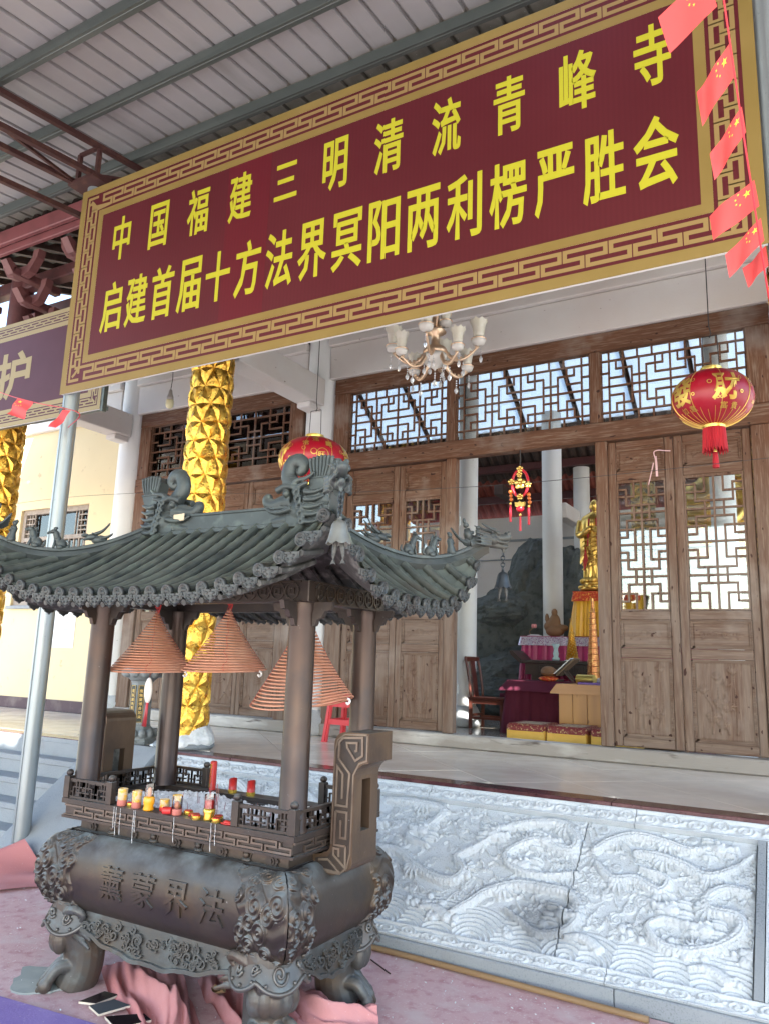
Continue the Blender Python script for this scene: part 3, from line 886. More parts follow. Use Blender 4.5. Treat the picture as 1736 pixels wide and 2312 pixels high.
# --- hall shell: back and side walls, roof with tile rows and timbers
for a, c, y0, y1, z1 in ((-11.5, 3.2, 13.2, 13.4, 4.28), ):
    q = MB(); q.box(a, c, y0, y1, HT, z1); q.build('back_wall', m_white, hall)
    q = MB(); q.box(a, c, y0 - .03, y0 - .002, z1 - .46, z1 - .42); q.box(a, c, y0 - .03, y0 - .002, z1 - .80, z1 - .78); q.build('wall_moulding', m_granite, hall)
for xx in (-11.6, 3.2):  # wide gable openings, out of view, added to let daylight fill the hall
    for k, (ya, yb, za, zb) in enumerate(((7.3, 13.4, HT, 2.0), (7.3, 7.7, 2.0, 6.6), (12.8, 13.4, 2.0, 5.0), (7.7, 12.8, 5.3, 6.6))):
        q = MB(); q.box(xx, xx + .1, ya, yb, za, zb); q.build('gable_wall', m_white, hall)
    for yy in (9.0, 10.3, 11.6):
        q = MB(); q.box(xx + .02, xx + .08, yy - .04, yy + .04, 2.0, 5.3); q.build('added_gable_mullion', m_wood_v, hall)
RIDGE = (8.9, 7.52); RB = (13.9, 4.05); RF = (4.62, 6.16)
rz = lambda y: RIDGE[1] + (RB[1] - RIDGE[1]) * (y - RIDGE[0]) / (RB[0] - RIDGE[0]) if y > RIDGE[0] else RIDGE[1] + (RF[1] - RIDGE[1]) * (RIDGE[0] - y) / (RIDGE[0] - RF[0])


def roof_piece(x0, x1, y0, y1, mat, nm):
    n = max(1, int((x1 - x0) / .16)); xs = np.linspace(x0, x1, n * 4 + 1)
    off = np.array([(.0, .0, .05, .05)[i % 4] for i in range(len(xs))])
    P = np.array([[(xx, y, rz(y) + o) for y in (y0, y1)] for xx, o in zip(xs, off)])
    q = MB(); q.grid(P); q.grid(P + np.array((0, 0, .06)), flip=True); return q.build(nm, mat, hall)


sky_x = [(-11.3 + .9 * k, -10.46 + .9 * k) for k in range(13)]  # skylights added to brighten the hall and the transom glass
roof_piece(-9.4, 4, 4.66, 8.9, m_rooftile, 'roof_slope')
roof_piece(-12, 4, 8.9, 10.30, m_rooftile, 'roof_slope')
roof_piece(-12, 4, 11.86, 12.75, m_rooftile, 'roof_slope'); roof_piece(-12, 4, 12.75, 13.9, m_redtile, 'roof_slope')
xe = -12
for a, c in sky_x + [(4, 4)]:
    if a > xe: roof_piece(xe, a, 10.30, 11.86, m_rooftile, 'roof_slope')
    if c > a:
        q = MB(); q.prism([(10.29, rz(10.29) + .06), (11.87, rz(11.87) + .06), (11.87, rz(11.87) + .066), (10.29, rz(10.29) + .066)], lambda y, z, d: (d, y, z), a, c); q.build('added_skylight_pane', m_milky, hall)
    xe = c
for y in (9.6, 10.25, 11.92, 12.4, 13.0):
    q = MB(); q.box(-11.5, 3.2, y - .055, y + .055, rz(y) - .16, rz(y) - .03, .01); q.build('roof_beam', m_darkwood if y < 12 else m_redwood, hall)
for xx in (-6.2, -4.72):
    q = MB(); q.box(xx, xx + .16, 11.9, 13.2, 4.42, 4.60, .01); q.build('cross_beam', m_darkwood, hall)
    q.box(xx, xx + .16, 12.0, 12.16, 4.6, rz(12.16) - .05)
for cx, cy, rr in ((-4.17, 9.55, .135), (-3.62, 11.6, .155), (-3.42, 12.6, .135), (-.9, 9.22, .135)): column(cx, cy, rz(cy) - .02, rr, m_column, 'inner_column')
q = MB(); q.box(-3.60, -3.42, 11.7, 13.2, 3.92, 4.16, .01); q.build('inner_beam', m_white, hall)

q = MB(); q.box(-12.4, 3, 7.20, 7.26, 5.302, 6.55); q.build('frieze_board', m_darkwood, hall)
# --- eave in front: fascia, rafters, soffit timbers, bracket sets
q = MB(); q.box(-9.4, 3, 4.62, 4.68, 6.03, 6.20, .01); q.build('eave_fascia', m_pinkwood, hall)
q = MB(); q.box(-9.4, 3, 4.69, 4.74, 5.96, 6.05, .008); q.build('eave_board', m_pinkwood, hall)
x = -9.3
while x < 2.9:
    q = MB(); q.bar((x, 4.72, rz(4.72) - .05), (x, 7.6, rz(7.6) - .05), .07, .08); q.build('rafter', m_darkwood, hall); x += .32
q = MB(); q.box(-9.4, 3, 5.12, 5.30, 5.02, 5.24, .012); q.build('eave_beam', m_redwood, hall)
q = MB(); q.box(-9.4, 3, 5.14, 5.28, 5.80, 5.95, .012); q.build('eave_beam', m_redwood, hall)
q = MB(); q.box(-9.4, 3, 6.2, 6.34, 6.1, 6.3, .012); q.build('eave_beam', m_redwood, hall)
for cx in (-8.12, -4.97, .02):
    q = MB(); q.cyl((cx, 5.22, 4.55), (cx, 5.22, 5.95), .13, .13, 16); q.build('eave_post', m_redwood, hall, sharp=40)
    q = MB(); q.box(cx - .08, cx + .08, 5.36, 7.3, 5.45, 5.68, .01); q.build('eave_tie', m_redwood, hall)


def bracket_arm(q, c, ax, L, zt):
    """one boat-shaped bracket arm with upturned ends and bearing blocks, lying along ax"""
    a = np.array(ax, float); n = np.cross(a, (0, 0, 1)); c = np.array(c, float)
    prof = [(-L, .11), (-L - .02, .20), (-L + .075, .20), (-L + .085, .12), (-L * .45, .045), (L * .45, .045), (L - .085, .12), (L - .075, .20), (L + .02, .20), (L, .11), (L * .62, -.035), (L * .3, -.06), (-L * .3, -.06), (-L * .62, -.035)]
    q.prism(prof, lambda u, v, d: tuple(c + a * u + n * d + np.array((0, 0, v + zt))), -.045, .045)


def bracket_set(cx):
    q = MB()
    for k in range(3):
        z = 5.22 + k * .26; y = 5.16 - k * .17
        bracket_arm(q, (cx, y, 0), (1, 0, 0), .20 + .05 * k, z)
        q.box(cx - .05, cx + .05, y - .14, 5.30, z - .07, z + .02, .01)
        q.prism([(y - .14, z - .07), (y - .24, z + .05), (y - .20, z + .08), (y - .1, z + .02)], lambda a, c, d: (d, a, c), cx - .05, cx + .05)
    q.build('bracket_set', m_redwood if cx < -20 else m_pinkset, hall)


m_pinkset = M('faded_red_bracket_paint', (.14, .05, .047), .65, vary=[(6, (.10, .033, .033), .45, .7)])
for cx in (-9.6, -8.65, -7.55, -6.55, -5.75): bracket_set(cx)
# ------------------------------------------------------------------ lettering (Blender's built-in CJK face, reshaped to each character's box)
_glyph = {}


def glyphs(chars, off):
    need = [c for c in dict.fromkeys(chars) if (c, off) not in _glyph]
    tmp = []
    for c in need:
        cu = bpy.data.curves.new('t', 'FONT'); cu.body = c; cu.resolution_u = 2
        o = bpy.data.objects.new('t', cu); COL.objects.link(o); tmp.append((c, o, cu))
    dg = bpy.context.evaluated_depsgraph_get(); dg.update()
    for c, o, cu in tmp:
        me = bpy.data.meshes.new_from_object(o.evaluated_get(dg))
        V = np.array([v.co[:2] for v in me.vertices]); Fc = [tuple(p.vertices) for p in me.polygons]
        edges = {}
        for p in Fc:
            for i in range(len(p)):
                e = (p[i - 1], p[i]); edges[e] = edges.get(e, 0) + 1
        rim = [e for e in edges if (e[1], e[0]) not in edges]
        lo, hi = V.min(0), V.max(0)
        _glyph[(c, off)] = ((V - lo) / (hi - lo), Fc, rim)
        bpy.data.objects.remove(o); bpy.data.curves.remove(cu); bpy.data.meshes.remove(me)


def glyph(q, c, off, x0, x1, z0, z1, fn, d0, d1=None, bold=None):
    """adds a character filling the box, its strokes thickened by 'bold'; with d1 it gets raised sides"""
    V, Fc, rim = _glyph[(c, off)]
    bold = off if bold is None else bold
    top = d1 if d1 is not None else d0
    S_ = np.array((x1 - x0 - 2 * bold * (z1 - z0), (z1 - z0) * (1 - 2 * bold)))
    W_ = np.array((x0, z0)) + bold * (z1 - z0) + V * S_
    P = np.array([fn(a, e, top) for a, e in W_]); q.add(P, Fc)
    nrm = {}
    for a, e in rim:
        t = W_[e] - W_[a]; t /= max(np.linalg.norm(t), 1e-9); n_ = np.array((t[1], -t[0]))
        nrm.setdefault(a, []).append(n_); nrm.setdefault(e, []).append(n_)
    ids = list(nrm); loc = {v: i for i, v in enumerate(ids)}; O_ = []
    wd = bold * (z1 - z0)
    for v in ids:
        m = np.mean(nrm[v], 0); l = np.linalg.norm(m); m = m / max(l, .5) / max(l, .5)
        O_.append(W_[v] + m * wd)
    n = len(ids)
    vin = [fn(*W_[v], top - .0002) for v in ids]; vout = [fn(*p, top - .0002) for p in O_]
    q.add(vin + vout, [(loc[a], n + loc[a], n + loc[e], loc[e]) for a, e in rim])
    if d1 is not None:
        vb = [fn(*p, d0) for p in O_]
        q.add(vout + vb, [(loc[a], n + loc[a], n + loc[e], loc[e]) for a, e in rim])


# ------------------------------------------------------------------ banners
def stripe_fn(scale, amt, dark):
    def fn(N, Lk, src, cur, noise, ramp, mix, b):
        sx = N.new('ShaderNodeSeparateXYZ'); Lk.new(src, sx.inputs[0])
        mu = N.new('ShaderNodeMath'); mu.operation = 'MULTIPLY'; mu.inputs[1].default_value = scale; Lk.new(sx.outputs[0], mu.inputs[0])
        sn = N.new('ShaderNodeMath'); sn.operation = 'SINE'; Lk.new(mu.outputs[0], sn.inputs[0])
        r = ramp(sn.outputs[0], -1.0, 1.0)
        m_ = N.new('ShaderNodeMath'); m_.operation = 'MULTIPLY'; m_.inputs[1].default_value = amt; Lk.new(r, m_.inputs[0])
        return mix(m_.outputs[0], cur, dark)
    return fn


m_maroon = M('maroon_banner_cloth', (.078, .0095, .014), .5, vary=[(.9, (.09, .012, .017), .4, .7)], extra=stripe_fn(200, .22, (.058, .006, .010)), spec=.25)
m_sheen = M('painted_banner_sheen', (.098, .008, .014), .5, extra=stripe_fn(200, .22, (.074, .006, .011)), spec=.25)  # maroon cloth with its sheen painted in as a lighter red
m_purple = M('faded_plum_banner_cloth', (.066, .018, .028), .5, vary=[(.9, (.082, .026, .040), .4, .7)], spec=.25)
m_ochre = M('ochre_print', (.20, .138, .040), .5, vary=[(2, (.23, .16, .052), .4, .7)], spec=.25)
m_ochre2 = M('pale_ochre_print', (.29, .235, .125), .5, spec=.25)
m_ochre3 = M('ochre_key_print', (.25, .17, .066), .5, spec=.25)
m_yellow = M('yellow_letter_print', (.42, .40, .025), .5, spec=.25)
m_bannerback = M('white_banner_back', (.75, .75, .74), .7)
KEY = [(0, 1), (.88, 1), (.88, .5), (.5, .5), (.5, 0), (1.38, 0), (1.38, .5), (1.0, .5), (1.0, 1)]


def key_path(n):
    P = []
    for k in range(n): P += [(x_ + k, y_) for x_, y_ in KEY[:-1]]
    P.append((n, 1)); return P


def banner(o, X0, X1, Z0, Z1, y, ob, kb, ib, n1, n2, field, edge, keym):
    fn = XZ(y)
    q = MB(); q.box(X0 + .006, X1 - .006, y, y + .03, Z0 + .006, Z1 - .006); q.build('frame', m_bannerback, o)
    q = MB(); a = ob + kb + ib
    q.prism([(X0 + a, Z0 + a), (X1 - a, Z0 + a), (X1 - a, Z1 - a), (X0 + a, Z1 - a)], fn, .0, .002); q.build('field', field, o)
    q = MB()                                            # the three printed border bands
    for lo, hi, in ((0, ob), (ob + kb, a)):
        for (p0, p1, p2, p3) in (((X0 + lo, Z0 + lo), (X1 - lo, Z0 + lo), (X1 - hi, Z0 + hi), (X0 + hi, Z0 + hi)), ((X0 + lo, Z1 - lo), (X0 + hi, Z1 - hi), (X1 - hi, Z1 - hi), (X1 - lo, Z1 - lo)),
                                 ((X0 + lo, Z0 + lo), (X0 + hi, Z0 + hi), (X0 + hi, Z1 - hi), (X0 + lo, Z1 - lo)), ((X1 - lo, Z0 + lo), (X1 - lo, Z1 - lo), (X1 - hi, Z1 - hi), (X1 - hi, Z0 + hi))):
            q.add([fn(*p, .0022) for p in (p0, p1, p2, p3)], [(0, 1, 2, 3)])
    q.build('border', edge, o)
    q = MB()
    for (p0, p1, p2, p3) in (((X0 + ob, Z0 + ob), (X1 - ob, Z0 + ob), (X1 - ob - kb, Z0 + ob + kb), (X0 + ob + kb, Z0 + ob + kb)), ((X0 + ob, Z1 - ob), (X0 + ob + kb, Z1 - ob - kb), (X1 - ob - kb, Z1 - ob - kb), (X1 - ob, Z1 - ob)),
                             ((X0 + ob, Z0 + ob), (X0 + ob + kb, Z0 + ob + kb), (X0 + ob + kb, Z1 - ob - kb), (X0 + ob, Z1 - ob)), ((X1 - ob, Z0 + ob), (X1 - ob, Z1 - ob), (X1 - ob - kb, Z1 - ob - kb), (X1 - ob - kb, Z0 + ob + kb))):
        q.add([fn(*p, .0018) for p in (p0, p1, p2, p3)], [(0, 1, 2, 3)])
    q.build('border_ground', field, o)
    q = MB(); g = kb * .12; wd = kb * .145; c0 = ob + g + wd / 2; hh = kb - 2 * g - wd
    Lx, Lz = X1 - X0 - 2 * c0, Z1 - Z0 - 2 * c0
    per = (Lx - 2 * hh * .5) / (n1 + .0)
    for s_ in (0, 1):
        path = [(c0 + X0 + hh * .5 + u * per * (n1 / (n1 + .38)), (Z0 + c0 + v * hh) if s_ == 0 else (Z1 - c0 - v * hh)) for u, v in key_path(n1)]
        path = [(p[0], p[1]) for p in path]
        ends = (X0 + c0, Z0 + c0) if s_ == 0 else (X0 + c0, Z1 - c0)
        q.strip([(ends[0] + hh * .5, path[0][1]), *path], wd, fn, .0024, .0024) if s_ else q.strip(path, wd, fn, .0024, .0024)
    perz = (Lz - hh) / n2
    for s_ in (0, 1):
        path = [((X0 + c0 + v * hh) if s_ == 0 else (X1 - c0 - v * hh), Z0 + c0 + hh * .5 + u * perz * (n2 / (n2 + .38))) for u, v in key_path(n2)]
        q.strip(path, wd, fn, .0026, .0026)
    for (sx, sz) in ((0, 0), (0, 1), (1, 0), (1, 1)):   # mitred corner hooks
        cx = X0 + c0 if sx == 0 else X1 - c0; cz = Z0 + c0 if sz == 0 else Z1 - c0
        kx = 1 if sx == 0 else -1; kz = 1 if sz == 0 else -1
        q.strip([(cx + kx * hh * 1.1, cz), (cx, cz), (cx, cz + kz * hh * 1.1)], wd, fn, .0028, .0028)
        q.strip([(cx + kx * hh * 1.0, cz + kz * hh), (cx + kx * hh * .55, cz + kz * hh * .5), (cx + kx * hh * .3, cz + kz * hh * .3)], wd, fn, .0029, .0029)
    for f in q.F[:0]: pass
    q.build('key_pattern', keym, o)


BY = 4.06
bn = thing('large_banner', 'large maroon banner with two rows of yellow Chinese characters in an ochre key pattern border', 'banner', (-2.86, BY, 3.765))
BX0, BX1, BZ0, BZ1 = -5.60, -.115, 3.765, 5.70
banner(bn, BX0, BX1, BZ0, BZ1, BY, .070, .178, .062, 19, 10, m_maroon, m_ochre, m_ochre3)
q = MB(); fn = XZ(BY); q.prism([(-3.84, BZ0 + .31), (-3.42, BZ0 + .31), (-3.42, BZ1 - .31), (-3.84, BZ1 - .31)], fn, .0021, .0026); q.build('painted_sheen_strip', m_sheen, bn)  # sheen of the cloth, painted as a lighter strip
row1 = '中国福建三明清流青峰寺'; row2 = '启建首届十方法界冥阳两利楞严胜会'
glyphs(row1 + row2, .015)
for i, ch in enumerate(row1):
    xc = -5.02 + (4.375) * i / 10; hw = .105 + .008 * (ch in '福建清峰') ; hh = .205
    if ch == '三': hh = .15
    q = MB(); glyph(q, ch, .015, xc - hw, xc + hw, 5.10 - hh, 5.10 + hh, XZ(BY), .003); q.build('letter', m_yellow, bn)
for i, ch in enumerate(row2):
    xc = -5.055 + (4.41) * i / 15; hw = .122; hh = .225 if ch not in '十' else .21
    q = MB(); glyph(q, ch, .015, xc - hw, xc + hw, 4.47 - hh, 4.47 + hh, XZ(BY), .003); q.build('letter', m_yellow, bn)

b2 = thing('plum_banner', 'faded plum banner behind the left pole, ending in the character for protect', 'banner', (-8.9, 4.75, 3.9))
banner(b2, -11.9, -5.93, 3.90, 5.09, 4.75, .045, .10, .05, 40, 8, m_purple, m_ochre2, m_ochre2)
glyphs('护拥', .03)
for ch, xa, xb in (('护', -7.66, -7.075), ('拥', -9.2, -8.6)):
    q = MB(); glyph(q, ch, .03, xa, xb, 4.21, 4.74, XZ(4.75), .003); q.build('letter', m_ochre2, b2)
q = MB()
q.box(-5.925, -5.895, 4.752, 4.80, 3.88, 5.10); q.box(-11.9, -5.93, 4.785, 4.82, 3.905, 3.94); q.bar((-5.91, 4.81, 3.92), (-6.6, 5.2, 4.15), .04, .04)
q.build('steel_frame', m_purlin, b2)

# ------------------------------------------------------------------ foil-wrapped front columns
def foil_mesh(q, cx, cy, seed, z0, z1):
    """sheet foil pinched into stars: flat facets and sharp pleats running out of every pinch point"""
    rr = np.random.default_rng(seed)
    NC, sz, R0 = 8, .172, .198
    nr = int((z1 - z0) / sz) + 2
    node = np.zeros((nr, NC, 3))
    for r in range(nr):
        for c in range(NC): node[r, c] = ((c + .5 * (r % 2) + rr.normal(0, .04)) * 2 * math.pi / NC, z0 + (r - .3) * sz + rr.normal(0, .008), 0)

    def xyz(p, dr): return (cx + (R0 + dr) * math.cos(p[0]), cy + (R0 + dr) * math.sin(p[0]), min(max(p[1], z0), z1))
    mids = {}

    def tri(a, b, c):
        P = []
        for (r, k) in (a, b, c):
            p = node[r, k % NC].copy(); p[0] += 2 * math.pi * (k // NC); P.append(p)
        G = sum(P) / 3 + np.array((rr.normal(0, .03), rr.normal(0, .010), 0)); gh = rr.uniform(.004, .016)
        ids = (a, b, c)
        for i in range(3):
            A_, B_ = P[i], P[(i + 1) % 3]
            key = tuple(sorted(((ids[i][0], ids[i][1] % NC), (ids[(i + 1) % 3][0], ids[(i + 1) % 3][1] % NC))))
            if key not in mids: mids[key] = (rr.uniform(-.003, .004), rr.uniform(.42, .58), rr.uniform(.25, .42), rr.uniform(.25, .42), rr.uniform(-.006, .004), rr.uniform(-.006, .004))
            mh, mt, ta, tb, ha, hb = mids[key]
            fw = key[0] == (ids[i][0], ids[i][1] % NC)
            if not fw: mt, ta, tb, ha, hb = 1 - mt, tb, ta, hb, ha
            Mm = A_ + (B_ - A_) * mt; Ea = A_ + (B_ - A_) * ta * .8; Eb = B_ + (A_ - B_) * tb * .8
            Ga = A_ + (G - A_) * .42; Gb = B_ + (G - B_) * .42
            dn = -.016
            v = [xyz(A_, dn), xyz(Ea, ha - .007), xyz(Mm, mh), xyz(Eb, hb - .007), xyz(B_, dn), xyz(Gb, gh * .62), xyz(G, gh), xyz(Ga, gh * .62)]
            q.add(v, [(0, 1, 7), (1, 2, 6, 7), (2, 3, 5, 6), (3, 4, 5)])
    for r in range(nr - 1):
        for c in range(NC):
            if r % 2 == 0: tri((r, c), (r, c + 1), (r + 1, c)); tri((r + 1, c), (r, c + 1), (r + 1, c + 1))
            else: tri((r, c), (r + 1, c + 1), (r + 1, c)); tri((r, c), (r, c + 1), (r + 1, c + 1))


m_plastic = M('white_plastic_wrap', (.78, .80, .82), .35, vary=[(10, (.55, .6, .6), .5, .7)], bump=(14, .02))
for k, (cx, lab) in enumerate(((-8.10, 'gold foil wrapped column at the far left edge'), (-4.97, 'gold foil wrapped column rising behind the bronze incense burner'), (.03, 'gold foil wrapped column at the right edge behind the lantern'))):
    o = thing('wrapped_column', lab, 'column', (cx, 5.24, HT), 'gold wrapped columns along the terrace edge')
    q = MB(); foil_mesh(q, cx, 5.24, 40 + k, .87, 4.78); q.build('gold_foil', m_gold, o, sharp=44)
    q = MB(); q.lathe([(.165, .05), (.165, 4.0)], (cx, 5.24, HT), 24); q.build('core', m_white, o)
    n = 40; a = np.linspace(0, 2 * math.pi, n, endpoint=False)
    prof = [(.23, .02), (.265, .05), (.26, .10), (.225, .16), (.19, .20)]
    P = np.array([[(cx + (r + .018 * math.sin(5 * t + 9 * z) + .01 * math.sin(13 * t)) * math.cos(t), 5.24 + (r + .018 * math.sin(5 * t + 9 * z) + .01 * math.sin(13 * t)) * math.sin(t), HT + z * (.62 + .38 * math.sin(t + 1))) for t in a] for r, z in prof])
    q = MB(); q.grid(P, cv=True, flip=True); q.build('plastic_wrap', m_plastic, o, smooth=True)
    q = MB(); q.lathe([(.25, 0), (.27, .02), (.25, .05)], (cx, 5.24, HT), 28); q.build('column_base', m_granite, o, smooth=True)

# ------------------------------------------------------------------ small stone pedestal with inscriptions
m_bluestone = M('blue_grey_stone', (.22, .25, .26), .6, vary=[(9, (.30, .33, .34), .45, .7), (40, (.14, .16, .17), .55, .7)], bump=(50, .001))
m_plaque = M('black_green_plaque', (.012, .022, .018), .25)
m_gilt = M('gilt_lettering', (.62, .43, .14), .35, .5)
ped = thing('inscribed_pedestal', 'grey stone lotus pedestal with black inscribed plaques beside the gold column', 'pedestal', (-5.50, 5.20, HT))
px, py = -5.50, 5.20
q = MB(); q.lathe([(.175, 0), (.18, .03), (.165, .045), (.165, .06), (.12, .135), (.112, .15)], (px, py, HT), 8, rot=rad(22.5)); q.build('base', m_bluestone, ped)
q = MB()
for k in range(12):
    a = k * math.pi / 6; q.ball((px + .145 * math.cos(a), py + .145 * math.sin(a), HT + .09), (.042, .042, .042), 8, 6)
q.build('lotus_petal', m_bluestone, ped, smooth=True)
q = MB(); q.lathe([(.108, .15), (.112, .165), (.103, .17), (.100, .53), (.106, .54), (.108, .55)], (px, py, HT), 8, rot=rad(22.5)); q.build('shaft', m_bluestone, ped)
q = MB(); q.lathe([(.10, .55), (.13, .575), (.165, .62), (.175, .655), (.165, .67), (.12, .675)], (px, py, HT), 24)
for k in range(10):
    a = k * math.pi / 5; q.ball((px + .148 * math.cos(a), py + .148 * math.sin(a), HT + .625), (.05, .05, .045), 8, 6)
q.build('lotus_bowl', m_bluestone, ped, smooth=True)
glyphs('南無離怖畏如來廣博身', .004)
for k, txt in ((0, '南無離怖畏如來'), (1, '南無廣博身如來'), (-1, '南無廣博身如來')):
    a = rad(-90 + 45 * k - 0); n = np.array((math.cos(a), math.sin(a), 0)); t = np.array((-n[1], n[0], 0)); c = np.array((px, py, HT)) + n * .0945
    fn = lambda u, v, d: tuple(c + t * u + n * d + np.array((0, 0, v)))
    q = MB(); q.prism([(-.030, .185), (.030, .185), (.030, .515), (-.030, .515)], fn, -.002, .004); pq = q.build('plaque', m_plaque, ped)
    q = MB(); q.strip([(-.024, .19), (.024, .19), (.024, .51), (-.024, .51), (-.024, .188)], .0025, fn, .0052, .0052)
    for i, ch in enumerate(txt): glyph(q, ch, .004, -.015, .015, .448 - i * .038, .478 - i * .038, fn, .0052)
    q.build('inscription', m_gilt, pq)

# ------------------------------------------------------------------ lanterns
m_lred = M('red_lantern_silk', (.36, .006, .022), .36, vary=[(3, (.41, .010, .029), .4, .7)], spec=.6)
m_tassel = M('red_tassel_thread', (.55, .015, .03), .7, vary=[(90, (.38, .008, .02), .45, .6, (1, 1, .05))])
m_goldprint = M('gold_print', (.72, .50, .12), .35, .6)
m_brass = M('yellow_brass', (.80, .62, .18), .3, .9)
m_wire = M('thin_dark_wire', (.05, .045, .045), .5, .5)


def lantern(name, c, R, Hh, lab, faces, ztop):
    c = np.array(c, float)
    o = thing(name, lab, 'lantern', tuple(c - np.array((0, 0, Hh + .24))), 'red lanterns hanging over the terrace')
    n = 48; m = 22
    th, ph = np.meshgrid(np.linspace(0, 2 * math.pi, n, endpoint=False), np.linspace(-1.33, 1.33, m), indexing='ij')
    ridge = 1 - .012 * np.abs(np.cos(th * 4)) ** 8
    P = np.stack([c[0] + R * np.cos(ph) * np.cos(th) * ridge, c[1] + R * np.cos(ph) * np.sin(th) * ridge, c[2] + Hh * np.sin(ph)], -1)
    q = MB(); q.grid(P, cu=True); body = q.build('lantern_body', m_lred, o, smooth=True)
    rt = R * math.cos(1.33)
    zt, zb = c[2] + Hh * math.sin(1.33), c[2] - Hh * math.sin(1.33)
    q = MB(); q.lathe([(rt + .004, -.01), (rt + .008, .0), (rt + .008, .028), (rt - .01, .03)], (c[0], c[1], zt), 28); q.build('top_ring', m_brass, o, sharp=40)
    q = MB(); q.lathe([(rt - .01, -.02), (rt + .010, -.018), (rt + .012, .005), (rt - .02, .012)], (c[0], c[1], zb), 28); q.build('bottom_ring', m_brass, o, sharp=40)
    nn = 90; a = np.linspace(0, 2 * math.pi, nn, endpoint=False)
    P = np.array([[(c[0] + (rt + .004 + .006 * ((i * 7) % 3) / 2 + .010 * k) * math.cos(t), c[1] + (rt + .004 + .006 * ((i * 7) % 3) / 2 + .010 * k) * math.sin(t), zb - .015 - k * .155 - k * .012 * ((i * 5) % 4)) for i, t in enumerate(a)] for k in (0, .5, 1)])
    q = MB(); q.grid(P, cv=True, flip=True); q.build('fringe', m_tassel, o)
    q = MB(); q.lathe([(.010, 0), (.014, .015), (.009, .03), (.016, .04), (.006, .06), (.003, .14)], (c[0], c[1], zb - .20), 10); q.build('tassel_bead', m_brass, o, smooth=True)
    q = MB(); q.lathe([(.024, 0), (.022, .05), (.017, .10), (.012, .115)], (c[0], c[1], zb - .31), 12); q.build('tassel', m_tassel, o)
    q = MB()                                  # gold meridians and the short rays above the bottom ring
    for k in range(8):
        t = k * math.pi / 4 + .35
        q.tube([(c[0] + R * 1.003 * math.cos(p) * math.cos(t), c[1] + R * 1.003 * math.cos(p) * math.sin(t), c[2] + Hh * 1.003 * math.sin(p)) for p in np.linspace(-1.3, 1.3, 22)], .0028, 5)
        for e in (-.22, 0.0, .22):
            t2 = t + math.pi / 8 + e
            q.tube([(c[0] + R * 1.003 * math.cos(p) * math.cos(t2), c[1] + R * 1.003 * math.cos(p) * math.sin(t2), c[2] + Hh * 1.003 * math.sin(p)) for p in np.linspace(-1.3, -.62 - .1 * (e == 0), 9)], .002, 5)
    q.build('gold_line', m_goldprint, o)

    def surf(t0):
        def fn(u, v, d):
            p = math.asin(max(-.98, min(.98, v / Hh))); t = t0 + u / (R * max(math.cos(p), .3))
            return (c[0] + (R + .004 + d) * math.cos(p) * math.cos(t), c[1] + (R + .004 + d) * math.cos(p) * math.sin(t), c[2] + (Hh + .004 + d) * math.sin(p))
        return fn
    for t0, ch, small, rings in faces:
        fn = surf(t0); q = MB()
        if ch:
            glyphs(ch, .03); glyph(q, ch, .03, -R * .33, R * .33, -Hh * .42, Hh * .52, fn, .0)
        glyphs(small, .01)
        for i, s_ in enumerate(small):
            if ch: glyph(q, s_, .01, R * (-.12 + .26 * i), R * (.04 + .26 * i), -Hh * .66, -Hh * .48, fn, .0)
            else:
                a, b_ = ((-.34, .42), (-.06, .62), (.30, .45), (.10, -.05))[i % 4]; glyph(q, s_, .01, R * (a - .09), R * (a + .09), Hh * (b_ - .11), Hh * (b_ + .11), fn, .0)
        for (u0, v0, r0) in rings:
            q.strip([(R * (u0 + r0 * math.cos(e)), Hh * v0 + R * r0 * math.sin(e)) for e in np.linspace(0, 6.29, 16)], .005, fn, .0, .0)
        q.build('gold_print', m_goldprint, o)
    q = MB()
    for s_ in (-1, 1): q.tube([(c[0] + s_ * rt * .85, c[1], zt + .02), (c[0] + s_ * rt * .75, c[1], zt + .28)], .0035, 6)
    q.tube([(c[0] - rt * .75, c[1], zt + .28), (c[0] + rt * .75, c[1], zt + .28)], .0035, 6)
    q.tube([(c[0], c[1], zt + .27), (c[0] + .012, c[1], zt + .30), (c[0], c[1], zt + .36), (c[0], c[1], ztop)], .004, 6)
    q.build('hanging_wire', m_wire, o)


RINGS = [(-.40, .18, .05), (.38, -.15, .035), (.36, .34, .04), (-.2, -.34, .03), (-.12, -.34, .03)]
tc = math.atan2(-5.8, .62)                  # the side that faces the steps
lantern('lantern', (-.60, 5.8, 3.56), .283, .215, 'red lantern with the large gold character for wealth, right side above the door leaves',
        [(tc + .35, '財', '富貴', RINGS), (tc - .85, '發', '如意', RINGS), (tc + 1.5, '', '旺運常富', RINGS), (tc + 2.6, '財', '富貴', RINGS)], 6.1)
tl = math.atan2(-5.8, 4.1)
lantern('lantern', (-4.13, 5.8, 3.45), .335, .235, 'red lantern hanging before the white column, partly behind the burner roof finial',
        [(tl + .12, '', '常運一旺', RINGS + [(.12, -.02, .16), (-.12, .05, .08), (.05, -.45, .04), (.16, -.45, .04)]), (tl - 1.1, '財', '富貴', RINGS), (tl + 1.25, '發', '如意', RINGS), (tl + 2.6, '財', '富貴', RINGS)], 6.1)

